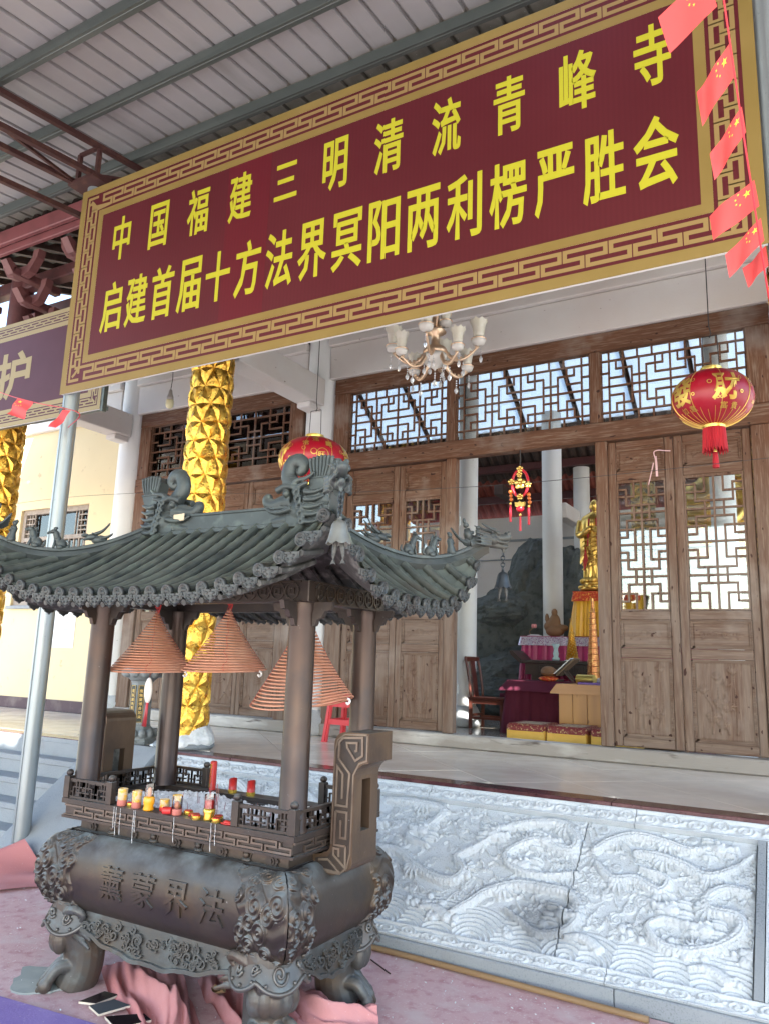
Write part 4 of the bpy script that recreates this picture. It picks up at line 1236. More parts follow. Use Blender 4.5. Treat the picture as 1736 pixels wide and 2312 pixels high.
# ------------------------------------------------------------------ chandelier
m_shade = M('frosted_glass_shade', (.72, .68, .56), .45, vary=[(12, (.80, .77, .68), .4, .7)])
m_alab = M('white_ceramic_cup', (.74, .71, .66), .3)
m_rose = M('rose_gold_metal', (.82, .60, .42), .34, .75)
m_crystal = M('cut_crystal', (.78, .80, .82), .08, .35)
CC = np.array((-2.94, 5.95, 4.345))
ch_ = thing('chandelier', 'rose gold chandelier with frosted glass shades and hanging crystals', 'chandelier', tuple(CC - np.array((0, 0, .15))))
q = MB(); q.lathe([(.012, .50), (.012, 1.9)], CC, 8); q.build('stem', m_rose, ch_)
q = MB(); q.lathe([(.02, .55), (.075, .50), (.03, .44), (.03, .30), (.085, .27), (.10, .25), (.04, .22), (.04, .13), (.10, .09), (.115, .06), (.11, .03)], CC, 20); q.build('hub', m_rose, ch_, smooth=True)
q = MB(); q.lathe([(.11, .03), (.115, .0), (.09, -.06), (.04, -.09), (.012, -.11), (.0, -.13)], CC, 20); q.build('bowl', m_alab, ch_, smooth=True)


def shade_set(base, s_, parent, up=True):
    x_, y_, z_ = base
    q = MB(); q.lathe([(.015 * s_, 0), (.055 * s_, .015 * s_), (.068 * s_, .05 * s_), (.055 * s_, .08 * s_), (.03 * s_, .085 * s_)], base, 18); cup = q.build('cup', m_alab, parent, smooth=True)
    q = MB(); q.tube([(x_ + .066 * s_ * math.cos(t), y_ + .066 * s_ * math.sin(t), z_ + .062 * s_) for t in np.linspace(0, 6.283, 18, endpoint=False)], .006, 5, closed=True); q.build('gilt_rim', m_rose, cup)
    n = 32; a = np.linspace(0, 2 * math.pi, n, endpoint=False)
    P = np.array([[(x_ + r * s_ * (1 + .05 * math.cos(16 * t)) * math.cos(t), y_ + r * s_ * (1 + .05 * math.cos(16 * t)) * math.sin(t), z_ + zz * s_ + (.012 * math.cos(8 * t) if k == 4 else 0)) for t in a] for k, (r, zz) in enumerate(((.03, .08), (.045, .10), (.05, .14), (.06, .20), (.078, .245)))])
    q = MB(); q.grid(P, cv=True, flip=True); q.build('shade', m_shade, parent, smooth=True)


def drop(q, p, s_=1.0):
    for k in range(3): q.ball((p[0], p[1], p[2] - .02 - k * .022), .0065 * s_, 6, 5)
    q.lathe([(.001, 0), (.016 * s_, -.035), (.013 * s_, -.055), (.004, -.07)], (p[0], p[1], p[2] - .075), 7)


for k in range(8):
    a = k * math.pi / 4 + .25; dv = np.array((math.cos(a), math.sin(a), 0)); low = k % 2
    L = .40 if not low else .36
    prof = [(.09, .05), (.18, -.03), (.28, -.02), (L, .08)] if not low else [(.09, .02), (.16, -.10), (.26, -.13), (L, -.06)]
    pts = curve_pts([tuple(CC + dv * r + np.array((0, 0, zz))) for r, zz in prof], 16)
    q = MB(); q.tube(pts, np.linspace(.020, .010, 16), 8)
    for i in range(2, 15, 2):                                       # leafy crest along the arm
        q.ball(pts[i] + np.array((0, 0, .018)), (.013, .013, .016), 6, 5)
    arm = q.build('arm', m_rose, ch_, smooth=True)
    shade_set(tuple(pts[-1] + np.array((0, 0, .005))), 1.0 if not low else .85, arm)
    for pp, ss in ((pts[-1] + dv * .02 - np.array((0, 0, .01)), 1.0), (pts[9] - np.array((0, 0, .02)), 1.2)):
        q = MB(); drop(q, pp, ss); q.build('crystal_drop', m_crystal, arm)
for k in range(4):
    a = k * math.pi / 2 + .6; dv = np.array((math.cos(a), math.sin(a), 0))
    q = MB(); q.tube(curve_pts([tuple(CC + dv * r + np.array((0, 0, zz))) for r, zz in ((.03, .30), (.10, .36), (.14, .45), (.12, .52))], 12), np.linspace(.012, .005, 12), 6); q.build('upper_scroll', m_rose, ch_, smooth=True)
    if k < 2: shade_set(tuple(CC + dv * .10 + np.array((0, -.02, .30))), .9, ch_)
q = MB(); drop(q, CC + np.array((0, 0, -.13)), 1.5); q.build('crystal_drop', m_crystal, ch_)
for k in range(5):
    q = MB(); drop(q, CC + np.array((.1 * math.cos(k * 1.256), .1 * math.sin(k * 1.256), .02 - .04 * (k % 2))), 1.2); q.build('crystal_drop', m_crystal, ch_)

# ------------------------------------------------------------------ bare bulb on a cord
m_bulbw = M('led_bulb_plastic', (.70, .66, .42), .4); m_bulbc = M('grey_bulb_base', (.35, .33, .31), .5)
bl = thing('light_bulb', 'unlit bulb hanging on a cord left of the gold column', 'bulb', (-6.0, 5.7, 4.21))
q = MB(); q.lathe([(.012, 0), (.033, .012), (.043, .04), (.043, .085), (.038, .095)], (-6.0, 5.7, 4.21), 18); q.build('diffuser', m_bulbw, bl, smooth=True)
q = MB(); q.lathe([(.038, .095), (.036, .13), (.022, .165), (.018, .20), (.010, .215)], (-6.0, 5.7, 4.21), 18); q.build('housing', m_bulbc, bl, smooth=True)
q = MB(); q.tube([(-6.0, 5.7, 4.42), (-5.985, 5.7, 4.55), (-6.0, 5.7, 4.75), (-6.0, 5.7, 6.2)], .004, 6); q.build('cord', m_wire, bl)

# ------------------------------------------------------------------ red charm in the doorway
m_cord = M('red_satin_cord', (.55, .008, .025), .3)
m_charm = M('gilt_charm', (.80, .55, .16), .25, .8)
m_bead = M('amber_bead', (.62, .16, .03), .2)
OX, OY = -2.51, 7.02
om = thing('hanging_charm', 'red and gold lucky charm with long tassels hanging in the open doorway', 'charm', (OX, OY, 2.88))
q = MB(); q.tube([(OX, OY, 3.70), (OX + .004, OY, 3.62), (OX, OY, 3.55)], .006, 6); q.build('hook', m_wire, om)
ring = [(OX + .082 * math.cos(t), OY, 3.36 + .135 * math.sin(t)) for t in np.linspace(0, 6.283, 40, endpoint=False)]
q = MB(); q.tube(ring, .014, 10, closed=True); q.build('ring', m_cord, om, smooth=True)


def flower(q, x_, z_, r):
    for k in range(5):
        a = k * 1.2566 + 1.57; q.ball((x_ + r * .62 * math.cos(a), OY - .012, z_ + r * .62 * math.sin(a)), (r * .42, .010, r * .42), 8, 6)
    q.ball((x_, OY - .018, z_), r * .3, 8, 6)


for (fx, fz, fr) in ((OX, 3.36, .062), (OX - .005, 3.45, .032), (OX, 3.505, .035), (OX - .088, 3.38, .036), (OX + .085, 3.34, .036), (OX, 3.225, .035)):
    q = MB(); flower(q, fx, fz, fr); q.build('gilt_flower', m_charm, om, smooth=True)
q = MB(); q.prism([(OX - .045, 3.13), (OX - .05, 3.17), (OX - .02, 3.165), (OX, 3.18), (OX + .02, 3.165), (OX + .05, 3.17), (OX + .045, 3.13), (OX, 3.11)], XZ(OY), -.02, .02); q.build('ingot', m_charm, om)
q = MB(); q.ball((OX, OY, 3.105), (.042, .03, .034), 12, 8); q.build('bead', m_cord, om, smooth=True)
for dx, zt_, zb_ in ((-.10, 3.30, 2.98), (.088, 3.26, 2.94), (0, 3.06, 2.885)):
    q = MB()
    if dx:
        for k in range(3): q.ball((OX + dx + .004 * k, OY, zt_ - .02 - .038 * k), .021 - .002 * (k == 1), 10, 7)
        q.build('bead', m_bead, om, smooth=True); q = MB(); zt_ -= .12
    q.lathe([(.009, 0), (.014, -.012), (.011, -.03)], (OX + dx, OY, zt_), 10); q.build('tassel_cap', m_charm, om, smooth=True)
    q = MB(); q.lathe([(.013, zb_ - zt_), (.012, -.09), (.010, -.028)], (OX + dx, OY, zt_), 12); q.build('tassel', m_cord, om)

# ------------------------------------------------------------------ bunting with red flags
m_flag = M('red_flag_fabric', (.62, .07, .07), .55, spec=.3)
m_star = M('yellow_star_print', (.80, .62, .05), .5)


def star(cx, cy, r, rot=1.5708):
    return [(cx + (r if k % 2 == 0 else r * .382) * math.cos(rot + k * math.pi / 5), cy + (r if k % 2 == 0 else r * .382) * math.sin(rot + k * math.pi / 5)) for k in range(10)]


def flag(p, ex, ez, lab, seed, name='flag', stars=True, grp='red flags on the right hand string'):
    """p: hoist corner; ex: along the fly; ez: along the string, both metres"""
    p = np.array(p, float); ex = np.array(ex, float); ez = np.array(ez, float); nrm = np.cross(ex, ez); nrm /= np.linalg.norm(nrm)
    if nrm[1] > 0: nrm = -nrm
    rr = np.random.default_rng(seed); f1, f2 = rr.uniform(2, 4), rr.uniform(0, 6)

    def fn(u, v, d=0.0):
        wv = .016 * math.sin(u * f1 * 2.2 + f2 + v * 1.5) * u
        return p + ex * u + ez * v + nrm * (wv + d) + np.array((0, 0, -.05 * u * u * np.linalg.norm(ex)))
    o = thing(name, lab, 'flag', tuple(fn(.5, .5)), grp)
    P = np.array([[fn(u, v) for v in np.linspace(0, 1, 10)] for u in np.linspace(0, 1, 16)])
    q = MB(); q.grid(P); q.build('cloth', m_flag, o, smooth=True)
    if stars:
        q = MB()
        for (cu, cv, r, ro) in ((.19, .72, .135, 1.57), (.36, .90, .045, .6), (.43, .78, .045, 1.0), (.43, .62, .045, 1.57), (.36, .52, .045, .9)):
            pts = star(0, 0, r, ro)
            for sd in (.002, -.002):
                q.add([fn(cu + a * .66, cv + c, sd) for a, c in pts], [tuple(range(10)) if sd > 0 else tuple(range(10))[::-1]])
        q.build('stars', m_star, o)
    return o


SA_, SB_ = np.array((-.165, 2.45, 4.02)), np.array((-.105, 3.02, 3.08))
cordp = lambda t: SA_ + (SB_ - SA_) * t + np.array((0, 0, -.03 * math.sin(math.pi * t)))
st_ = thing('bunting_string', 'thin red string of flags running down to the right pole', 'string', tuple(SB_))
q = MB(); q.tube([cordp(t) for t in np.linspace(-.15, 1.08, 20)] + [(-.06, 4.075, 3.0)], .0035, 6); q.build('string', m_cord, st_)
names = ['red flag at the top of the right string, cut by the picture edge', 'second red flag down the right string, before the key border', 'third red flag down the right string, before the key border',
         'fourth red flag down the right string, nearly level', 'fifth red flag down the right string, at the banner corner', 'lowest red flag on the right string, folded against the pole']
FL = [((-.184, 2.58, 3.93), (-.17, .03, -.09), (-.025, -.06, .11)), ((-.149, 2.70, 3.722), (-.118, .02, -.135), (-.010, -.03, .115)), ((-.128, 2.80, 3.555), (-.118, .03, -.135), (-.008, -.02, .095)),
      ((-.105, 2.90, 3.304), (-.165, .03, -.075), (-.010, -.02, .10)), ((-.099, 2.98, 3.205), (-.130, .03, -.10), (-.006, -.02, .085)), ((-.094, 3.08, 3.15), (-.085, .06, -.04), (-.004, -.02, .075))]
for k, (p, ex, ez) in enumerate(FL): flag(p, ex, ez, names[k], k + 3, stars=k < 5)
st2 = thing('bunting_string', 'thin red string of flags tied to the left pole', 'string', (-5.4, 4.0, 3.5))
q = MB(); q.tube(curve_pts([(-7.4, 3.95, 4.30), (-6.29, 3.95, 3.86), (-5.769, 3.95, 3.688), (-5.21, 3.97, 3.525), (-5.46, 4.075, 3.46)], 30), .0035, 6); q.build('string', m_cord, st2)
flag((-5.769, 3.94, 3.688), (-.09, -.02, -.135), (-.236, .005, .075), 'red flag hanging below the plum banner on the left string', 21, grp='red flags on the left hand string')
flag((-5.267, 3.94, 3.543), (-.11, -.03, -.14), (-.11, .005, .025), 'crumpled red flag hanging against the left galvanised pole', 22, stars=False, grp='red flags on the left hand string')

# thin wire slung across the terrace, with a strip of pink ribbon
q = MB(); q.tube(curve_pts([(-11.0, 5.3, 3.05), (-7.9, 5.3, 3.215), (-5.9, 5.3, 3.18), (-4.0, 5.3, 3.02), (-2.4, 5.3, 2.94), (-1.3, 5.3, 2.93), (-.02, 5.3, 2.955)], 60), .0022, 5)
tag(q.build('slung_wire', m_wire), 'thin wire slung across the terrace in front of the doors', 'wire')
m_ribbon = M('pink_ribbon', (.70, .45, .46), .6)
rb = MB()
P = np.array([[(-1.235 + .012 * k + .006 * math.sin(t * 9), 7.02 - .008 * math.sin(t * 6 + k), 3.50 - t) for t in np.linspace(0, .19, 12)] for k in (0, 1.6)]); rb.grid(P)
P = np.array([[(-1.25 + .010 * k - .04 * t / .16, 7.015, 3.44 - t) for t in np.linspace(0, .2, 8)] for k in (0, 1.0)]); rb.grid(P)
rb.tube(curve_pts([(-1.225, 7.0, 3.47), (-1.235, 6.99, 3.53), (-1.20, 6.985, 3.545), (-1.15, 7.0, 3.54), (-1.10, 7.03, 3.54)], 14), .005, 6)
tag(rb.build('ribbon', m_ribbon), 'pale pink ribbon tied between the right pair of door leaves', 'ribbon')

# paper notice on the cream wall
m_paper = M('white_paper', (.78, .80, .80), .6)
m_ink = M('grey_ink', (.25, .28, .28), .7)
pn = thing('notice', 'blank looking white paper notice stuck on the cream wall', 'notice', (-9.03, 7.045, 1.64))
q = MB(); q.box(-9.26, -8.82, 7.043, 7.047, 1.64, 2.15); q.build('sheet', m_paper, pn)
q = MB()
for zz, wd_ in ((1.98, .06), (1.88, .05)): q.box(-9.0 - wd_, -9.0 + wd_, 7.0415, 7.0425, zz, zz + .008)
q.build('print', m_ink, pn)

# red plastic stool by the white column
m_redplastic = M('red_plastic', (.66, .07, .085), .35)
sx, sy = -4.20, 6.72
sto = thing('stool', 'red plastic stool standing on the terrace by the white column', 'stool', (sx, sy, HT))
q = MB()
for a, c in ((-1, -1), (1, -1), (1, 1), (-1, 1)):
    q.prism([(-.030, 0), (.030, 0), (.026, .44), (-.026, .44)], lambda u, v, d, a=a, c=c: (sx + a * (.165 - .09 * v) + u, sy + c * (.165 - .09 * v) + d, HT + v), -.012, .012)
    q.prism([(-.030, 0), (.030, 0), (.026, .44), (-.026, .44)], lambda u, v, d, a=a, c=c: (sx + a * (.166 - .09 * v) + d, sy + c * (.164 - .09 * v) + u, HT + v), -.012, .012)
q.build('leg', m_redplastic, sto)
q = MB(); q.box(sx - .15, sx + .15, sy - .15, sy + .15, HT + .435, HT + .465, .012)
for zz in (.17, .34): 
    r_ = .165 - .09 * zz
    for s_ in (-1, 1): q.box(sx - r_, sx + r_, sy + s_ * r_ - .008, sy + s_ * r_ + .008, HT + zz, HT + zz + .05); q.box(sx + s_ * r_ - .008, sx + s_ * r_ + .008, sy - r_, sy + r_, HT + zz + .001, HT + zz + .051)
q.build('seat', m_redplastic, sto)
# ------------------------------------------------------------------ inside the hall
m_maroonc = M('maroon_table_cloth', (.105, .018, .038), .8, vary=[(3, (.13, .025, .05), .4, .7)], spec=.2)
m_magenta = M('magenta_satin', (.42, .018, .12), .4, vary=[(4, (.34, .012, .09), .4, .7)])
m_yellowc = M('yellow_satin', (.76, .40, .02), .38, vary=[(4, (.68, .33, .015), .4, .7)])
m_silver = M('silver_sequin', (.65, .60, .66), .3, .6, vary=[(60, (.35, .14, .32), .5, .6)])
m_redgold = M('red_gold_trim', (.55, .05, .02), .4, .1, vary=[(40, (.75, .35, .06), .52, .62)])
m_blackwood = M('carved_dark_wood', (.035, .022, .018), .45, vary=[(8, (.055, .035, .028), .4, .7)])
m_chairwood = M('dark_red_rosewood', (.11, .032, .022), .35, vary=[(6, (.15, .05, .035), .4, .7, (1, 1, .2))])
m_pine = M('varnished_pine', (.52, .27, .085), .35, vary=[(6, (.36, .17, .06), .45, .7, (1, 1, .06), 6), (9, (.17, .07, .03), .71, .75, (1, 1, .6), 1)])
m_pineh = M('varnished_pine_level', (.45, .22, .07), .3, vary=[(6, (.33, .15, .05), .45, .7, (.06, 1, 1), 6), (9, (.17, .07, .03), .72, .76)])
m_brocade = M('maroon_brocade', (.20, .025, .03), .6, vary=[(55, (.50, .36, .18), .56, .62)])
m_brocade2 = M('cream_brocade', (.50, .42, .30), .6, vary=[(35, (.25, .06, .05), .56, .62), (20, (.16, .2, .2), .66, .7)])
m_yellowbox = M('yellow_cushion_side', (.78, .50, .10), .55, vary=[(8, (.70, .42, .07), .4, .7)])
m_statue = M('gilded_statue', (.80, .53, .14), .3, .85, vary=[(5, (.62, .38, .08), .45, .75)])
m_stred = M('red_robe_lining', (.40, .02, .02), .5)
m_clay = M('brown_clay', (.20, .105, .05), .6)
m_porc = M('pale_blue_porcelain', (.45, .62, .64), .2)
m_pink = M('pink_lotus', (.75, .30, .30), .5)


def drape(q, path, z0, z1, amp=.02, n=160, flare=.05, freq=60):
    """a hanging cloth along a closed or open 2-D path"""
    P = np.array(path, float); seg = np.r_[0, np.cumsum(np.linalg.norm(np.diff(P, axis=0), axis=1))]
    s_ = np.linspace(0, seg[-1], n); xy = np.stack([np.interp(s_, seg, P[:, k]) for k in (0, 1)], 1)
    T = np.gradient(xy, axis=0); T /= np.maximum(np.linalg.norm(T, axis=1), 1e-9)[:, None]; N_ = np.stack([T[:, 1], -T[:, 0]], 1)
    rows = []
    for t in np.linspace(0, 1, 9):
        f = amp * (t ** .7) * (np.sin(s_ * freq + 1.3 * np.sin(s_ * freq * .31)) + .4 * np.sin(s_ * freq * 2.3 + 2)) + flare * t
        pos = xy + N_ * f[:, None]
        rows.append(np.concatenate([pos, np.full((n, 1), z1 + (z0 - z1) * t)], 1))
    q.grid(np.stack(rows, 1))


def blob(q, c, r, seed, amp=.25, n=64, m=40, fr=1.6):
    rr = np.random.default_rng(seed); K = rr.normal(0, 1, (14, 3)); K *= (fr * (1 + np.arange(14) * .35) / np.linalg.norm(K, axis=1))[:, None]; ph = rr.uniform(0, 6.28, 14)
    th, p = np.meshgrid(np.linspace(0, 2 * math.pi, n, endpoint=False), np.linspace(-1.56, 1.56, m), indexing='ij')
    D = np.stack([np.cos(p) * np.cos(th), np.cos(p) * np.sin(th), np.sin(p)], -1)
    w_ = sum(np.abs(np.sin((D @ K[i]) * 2 + ph[i])) / (1 + i * .5) for i in range(14)) / 3 - .9
    # blocky facets like built-up artificial rock
    P = np.array(c) + D * np.array(r) * (1 + amp * np.round(w_ * 5) / 5 * .6 + amp * .5 * w_)[..., None]
    q.grid(P, cu=True)


rk = thing('rock_mound', 'dark grey green artificial rock mound built against the back wall inside', 'rock', (-4.2, 11.9, HT))
q = MB()
for c, r, sd in (((-4.05, 12.2, 2.9), (.5, .5, .75), 1), ((-4.25, 12.1, 2.2), (.85, .55, .75), 2), ((-4.75, 12.0, 1.9), (.75, .6, .8), 3), ((-4.3, 11.7, 1.3), (1.1, .5, .6), 4), ((-5.2, 12.1, 1.4), (.8, .6, .9), 5),
                 ((-3.5, 12.3, 2.3), (.55, .5, 1.2), 6), ((-3.4, 12.2, 1.3), (.7, .5, .8), 7), ((-3.05, 12.6, 3.0), (.3, .3, .55), 8), ((-4.5, 11.6, 2.45), (.45, .35, .28), 9), ((-3.0, 12.4, 2.2), (.6, .5, 1.0), 10)):
    blob(q, c, r, sd)
q.build('rock', m_rock, rk)

# chair
cxx, cyy = -3.76, 9.45
chr_ = thing('chair', 'dark rosewood chair with a splat back beside the maroon table', 'chair', (cxx, cyy, HT))


def cpt(u, v, z): return (cxx + u, cyy + v, HT + z * .84)


for u, v in ((-.21, -.2), (.21, -.2), (-.21, .2), (.21, .2)):
    q = MB(); q.bar(cpt(u, v, 0), cpt(u, v, .43), .04, .04, .004); q.build('leg', m_chairwood, chr_)
q = MB(); q.box(cxx - .24, cxx + .24, cyy - .23, cyy + .23, HT + .362, HT + .39, .008); q.box(cxx - .21, cxx + .21, cyy - .2, cyy + .2, HT + .31, HT + .361); q.build('seat', m_chairwood, chr_)
for v in (-.2, .2):
    q = MB(); q.tube(curve_pts([cpt(-.21, v, .44), cpt(-.225, v, .65), cpt(-.27, v, .95), cpt(-.29, v, 1.04)], 12), .018, 8); q.build('back_post', m_chairwood, chr_, smooth=True)
q = MB(); q.bar(cpt(-.285, -.22, 1.03), cpt(-.285, .22, 1.03), .035, .06, .01); q.build('top_rail', m_chairwood, chr_)
q = MB(); q.bar(cpt(-.215, 0, .46), cpt(-.28, 0, 1.0), .012, .15, .004, up=(0, 1, 0)); q.build('splat', m_chairwood, chr_)
q = MB()
for v in (-.2, .2): q.bar(cpt(-.2, v, .16), cpt(.2, v, .16), .022, .03)
q.bar(cpt(-.2, -.2, .20), cpt(-.2, .2, .20), .022, .03); q.bar(cpt(.2, -.2, .20), cpt(.2, .2, .20), .022, .03)
q.build('stretcher', m_chairwood, chr_)

# long table under the maroon cloth
tb = thing('table', 'long table under a pleated maroon cloth that reaches the floor', 'table', (-2.6, 9.45, HT))
q = MB(); q.box(-3.42, -1.2, 9.05, 9.75, HT + .60, HT + .625, .01); q.build('tabletop', m_maroonc, tb)
q = MB(); drape(q, [(-3.42, 9.75), (-3.42, 9.05), (-1.2, 9.05), (-1.2, 9.75)], HT + .004, HT + .612, .016, 220, .09, 42); q.build('table_skirt', m_maroonc, tb, smooth=True)
q = MB(); drape(q, [(-3.42, 9.75), (-3.42, 9.05), (-1.2, 9.05), (-1.2, 9.75)], HT + .50, HT + .614, .003, 120, .11, 30); q.build('valance', m_maroonc, tb, smooth=True)
# pine box lectern
px_ = thing('wooden_box', 'varnished pine offering box with an overhanging lid behind the cushions', 'box', (-1.95, 8.65, HT))
q = MB(); q.prism([(-2.64, .53), (-2.57, .62), (-1.33, .62), (-1.26, .53), (-1.26, .515), (-2.64, .515)], lambda a, c, d: (a, d, HT + c), 8.32, 9.0); q.build('lid', m_pineh, px_)
k = -2.57
while k < -1.34:
    q = MB(); q.box(k + .003, min(k + .151, -1.33), 8.40, 8.42, HT + .03, HT + .515, .002); q.build('plank', m_pine, px_); k += .155
q = MB(); q.box(-2.57, -1.33, 8.425, 8.92, HT + .02, HT + .512); q.build('carcass', m_pine, px_)
# cushions
lab_c = ['left kneeling cushion with maroon brocade top and yellow sides', 'middle kneeling cushion with cream brocade top and yellow sides', 'right kneeling cushion half hidden behind the door post']
for k, (x0, y0) in enumerate(((-2.93, 7.76), (-2.50, 7.74), (-2.05, 7.72))):
    o = thing('kneeling_cushion', lab_c[k], 'cushion', (x0 + .2, y0 + .24, HT), 'kneeling cushions in front of the altar')
    q = MB(); q.box(x0, x0 + .41, y0, y0 + .50, HT + .02, HT + .165, .012); q.build('box_side', m_yellowbox, o)
    q = MB(); q.box(x0 - .004, x0 + .414, y0 - .004, y0 + .504, HT + .125, HT + .215, .025); q.build('padded_top', m_brocade, o)
    q = MB(); q.box(x0 + .07, x0 + .34, y0 + .08, y0 + .42, HT + .214, HT + .2165); q.build('medallion', m_brocade2, o)
    q = MB()
    for a in (.03, .36):
        for c in (.03, .44): q.box(x0 + a, x0 + a + .03, y0 + c, y0 + c + .03, HT, HT + .02)
    q.build('foot', m_blackwood, o)

# carved altar table
al = thing('altar_table', 'dark carved altar table with scroll ends behind the maroon table', 'altar table', (-2.3, 10.1, HT))
q = MB(); q.box(-3.55, -1.0, 9.95, 10.4, 1.63, 1.68, .01); q.build('tabletop', m_blackwood, al)
q = MB(); q.prism([(-3.55, 1.68), (-3.68, 1.80), (-3.72, 1.79), (-3.70, 1.74), (-3.58, 1.64), (-3.55, 1.63)], lambda a, c, d: (a, d, c), 9.96, 10.39); q.build('scroll_end', m_blackwood, al)
q = MB(); q.box(-3.5, -1.0, 9.97, 9.99, 1.49, 1.628)
for i in range(16):
    xx = -3.36 + i * .15
    q.strip([(xx, 1.60), (xx + .05, 1.60), (xx + .05, 1.52), (xx + .10, 1.52), (xx + .10, 1.575)], .014, XZ(9.968), 0, .010)
    q.tube([(xx + .075 + .028 * math.cos(t), 9.965, 1.56 + .03 * math.sin(t)) for t in np.linspace(0, 6.28, 12, endpoint=False)], .006, 5, closed=True)
q.build('carved_apron', m_blackwood, al)
for xx in (-3.42, -1.4):
    q = MB(); q.box(xx, xx + .12, 9.98, 10.38, HT, 1.628, .006); q.build('leg', m_blackwood, al)
q = MB(); q.box(-3.5, -1.0, 10.10, 10.13, 1.10, 1.34)
for i in range(18):
    xx = -3.4 + i * .13; q.tube(curve_pts([(xx, 10.09, 1.14), (xx + .04, 10.088, 1.28), (xx + .09, 10.088, 1.25), (xx + .07, 10.088, 1.18), (xx + .12, 10.09, 1.14)], 12), .009, 5)
q.build('lower_panel', m_blackwood, al)
# upper altar with magenta skirt, and the plinth with yellow skirt
ua = thing('upper_altar', 'upper altar draped in magenta satin with a silver sequin edge', 'altar', (-2.4, 10.9, HT))
q = MB(); q.box(-3.72, -1.0, 10.55, 11.1, HT, 1.985); q.build('core', m_blackwood, ua)
q = MB(); drape(q, [(-3.74, 11.1), (-3.74, 10.53), (-1.0, 10.53)], 1.30, 1.99, .018, 260, .06, 60); q.build('satin_skirt', m_magenta, ua, smooth=True)
q = MB(); drape(q, [(-3.76, 11.1), (-3.76, 10.51), (-1.0, 10.51)], 1.885, 2.005, .008, 200, .03, 45); q.build('sequin_edge', m_silver, ua, smooth=True)
q = MB(); q.box(-3.76, -1.0, 10.51, 11.12, 2.0, 2.012); q.build('altar_top', m_magenta, ua)
pl = thing('statue_plinth', 'plinth draped in yellow satin with a red and gold trim', 'plinth', (-2.65, 10.85, 2.012))
q = MB(); q.box(-2.98, -2.1, 10.60, 11.05, 2.013, 2.60); q.build('core', m_yellowc, pl)
q = MB(); drape(q, [(-3.0, 11.05), (-3.0, 10.58), (-2.1, 10.58)], 2.02, 2.60, .022, 160, .09, 48); q.build('satin_skirt', m_yellowc, pl, smooth=True)
q = MB(); drape(q, [(-3.01, 11.05), (-3.01, 10.56), (-2.1, 10.56)], 2.50, 2.63, .006, 120, .03, 40); q.build('trim', m_redgold, pl, smooth=True)
q = MB(); q.box(-3.02, -2.1, 10.56, 11.06, 2.625, 2.637); q.build('plinth_top', m_redgold, pl)

# standing gilded statue (a robed monk-like figure, hands joined)
SX, SY, SZ = -2.755, 10.82, 2.66
gs_ = thing('standing_statue', 'gilded standing robed statue with joined hands on a lotus base, half behind the door post', 'statue', (SX, SY, SZ))
q = MB(); q.lathe([(.22, 0), (.23, .04), (.17, .07), (.16, .11), (.21, .15), (.20, .17), (.10, .18)], (SX, SY, SZ), 24)
for k in range(12):
    a = k * math.pi / 6; q.ball((SX + .185 * math.cos(a), SY + .185 * math.sin(a), SZ + .135), (.045, .045, .035), 8, 6)
    q.ball((SX + .20 * math.cos(a + .26), SY + .2 * math.sin(a + .26), SZ + .05), (.05, .05, .03), 8, 6)
q.build('lotus_base', m_statue, gs_, smooth=True)
n = 72; th = np.linspace(0, 2 * math.pi, n, endpoint=False)
rows = []
for z, rx, ry, fold in ((.18, .155, .12, .016), (.24, .150, .115, .018), (.34, .160, .12, .016), (.44, .168, .125, .014), (.46, .19, .135, .012), (.60, .195, .135, .012), (.76, .185, .13, .010), (.90, .195, .13, .008), (1.0, .20, .125, .005), (1.06, .18, .11, .003), (1.10, .11, .08, .001), (1.13, .06, .058, 0)):
    f = fold * (np.sin(th * 9 + z * 6) + .5 * np.sin(th * 17 - z * 11))
    rows.append(np.stack([SX + (rx + f) * np.cos(th), SY + (ry + f) * np.sin(th), np.full(n, SZ + z) + .012 * np.sin(th * 2) * (z < .5)], -1))
q = MB(); q.grid(np.stack(rows, 1), cu=True)
for s_ in (-1, 1):                                   # sleeves falling from joined forearms
    q.tube(curve_pts([(SX + s_ * .185, SY - .0, SZ + 1.0), (SX + s_ * .215, SY - .04, SZ + .82), (SX + s_ * .13, SY - .15, SZ + .80), (SX + s_ * .02, SY - .175, SZ + .88)], 16), np.linspace(.07, .035, 16), 12)
    P = np.array([[(SX + s_ * (.21 - .09 * t), SY - .03 - .10 * t - .012 * math.sin(9 * u), SZ + .84 - u * (.46 - .1 * t)) for t in np.linspace(0, 1, 8)] for u in np.linspace(0, 1, 12)])
    q.grid(P); q.grid(P + np.array((0, .03, 0)), flip=True)
for k in range(7):                                   # swagged folds across the front
    q.tube([(SX + .15 * u, SY - .135 - .02 * math.cos(u * 1.5), SZ + .78 - .065 * k - .07 * (1 - u) ** 1.5 * .5) for u in np.linspace(-1, 1, 14)], .010, 6)
q.build('robe', m_statue, gs_, smooth=True)
q = MB(); q.ball((SX, SY - .01, SZ + 1.225), (.062, .072, .088), 16, 12); q.ball((SX, SY - .078, SZ + 1.215), (.012, .014, .022), 8, 6)
for s_ in (-1, 1): q.ball((SX + s_ * .063, SY, SZ + 1.21), (.012, .018, .036), 8, 6); q.ball((SX + s_ * .024, SY - .07, SZ + 1.235), (.015, .008, .006), 8, 5)
q.ball((SX, SY - .073, SZ + 1.185), (.018, .008, .006), 8, 5); q.cyl((SX, SY, SZ + 1.1), (SX, SY, SZ + 1.18), .04, .038, 12)
q.build('head', m_statue, gs_, smooth=True)
q = MB(); q.ball((SX - .01, SY - .19, SZ + .93), (.018, .028, .06), 8, 8); q.ball((SX + .014, SY - .19, SZ + .93), (.018, .028, .06), 8, 8)
q.build('joined_hands', m_statue, gs_, smooth=True)
q = MB()
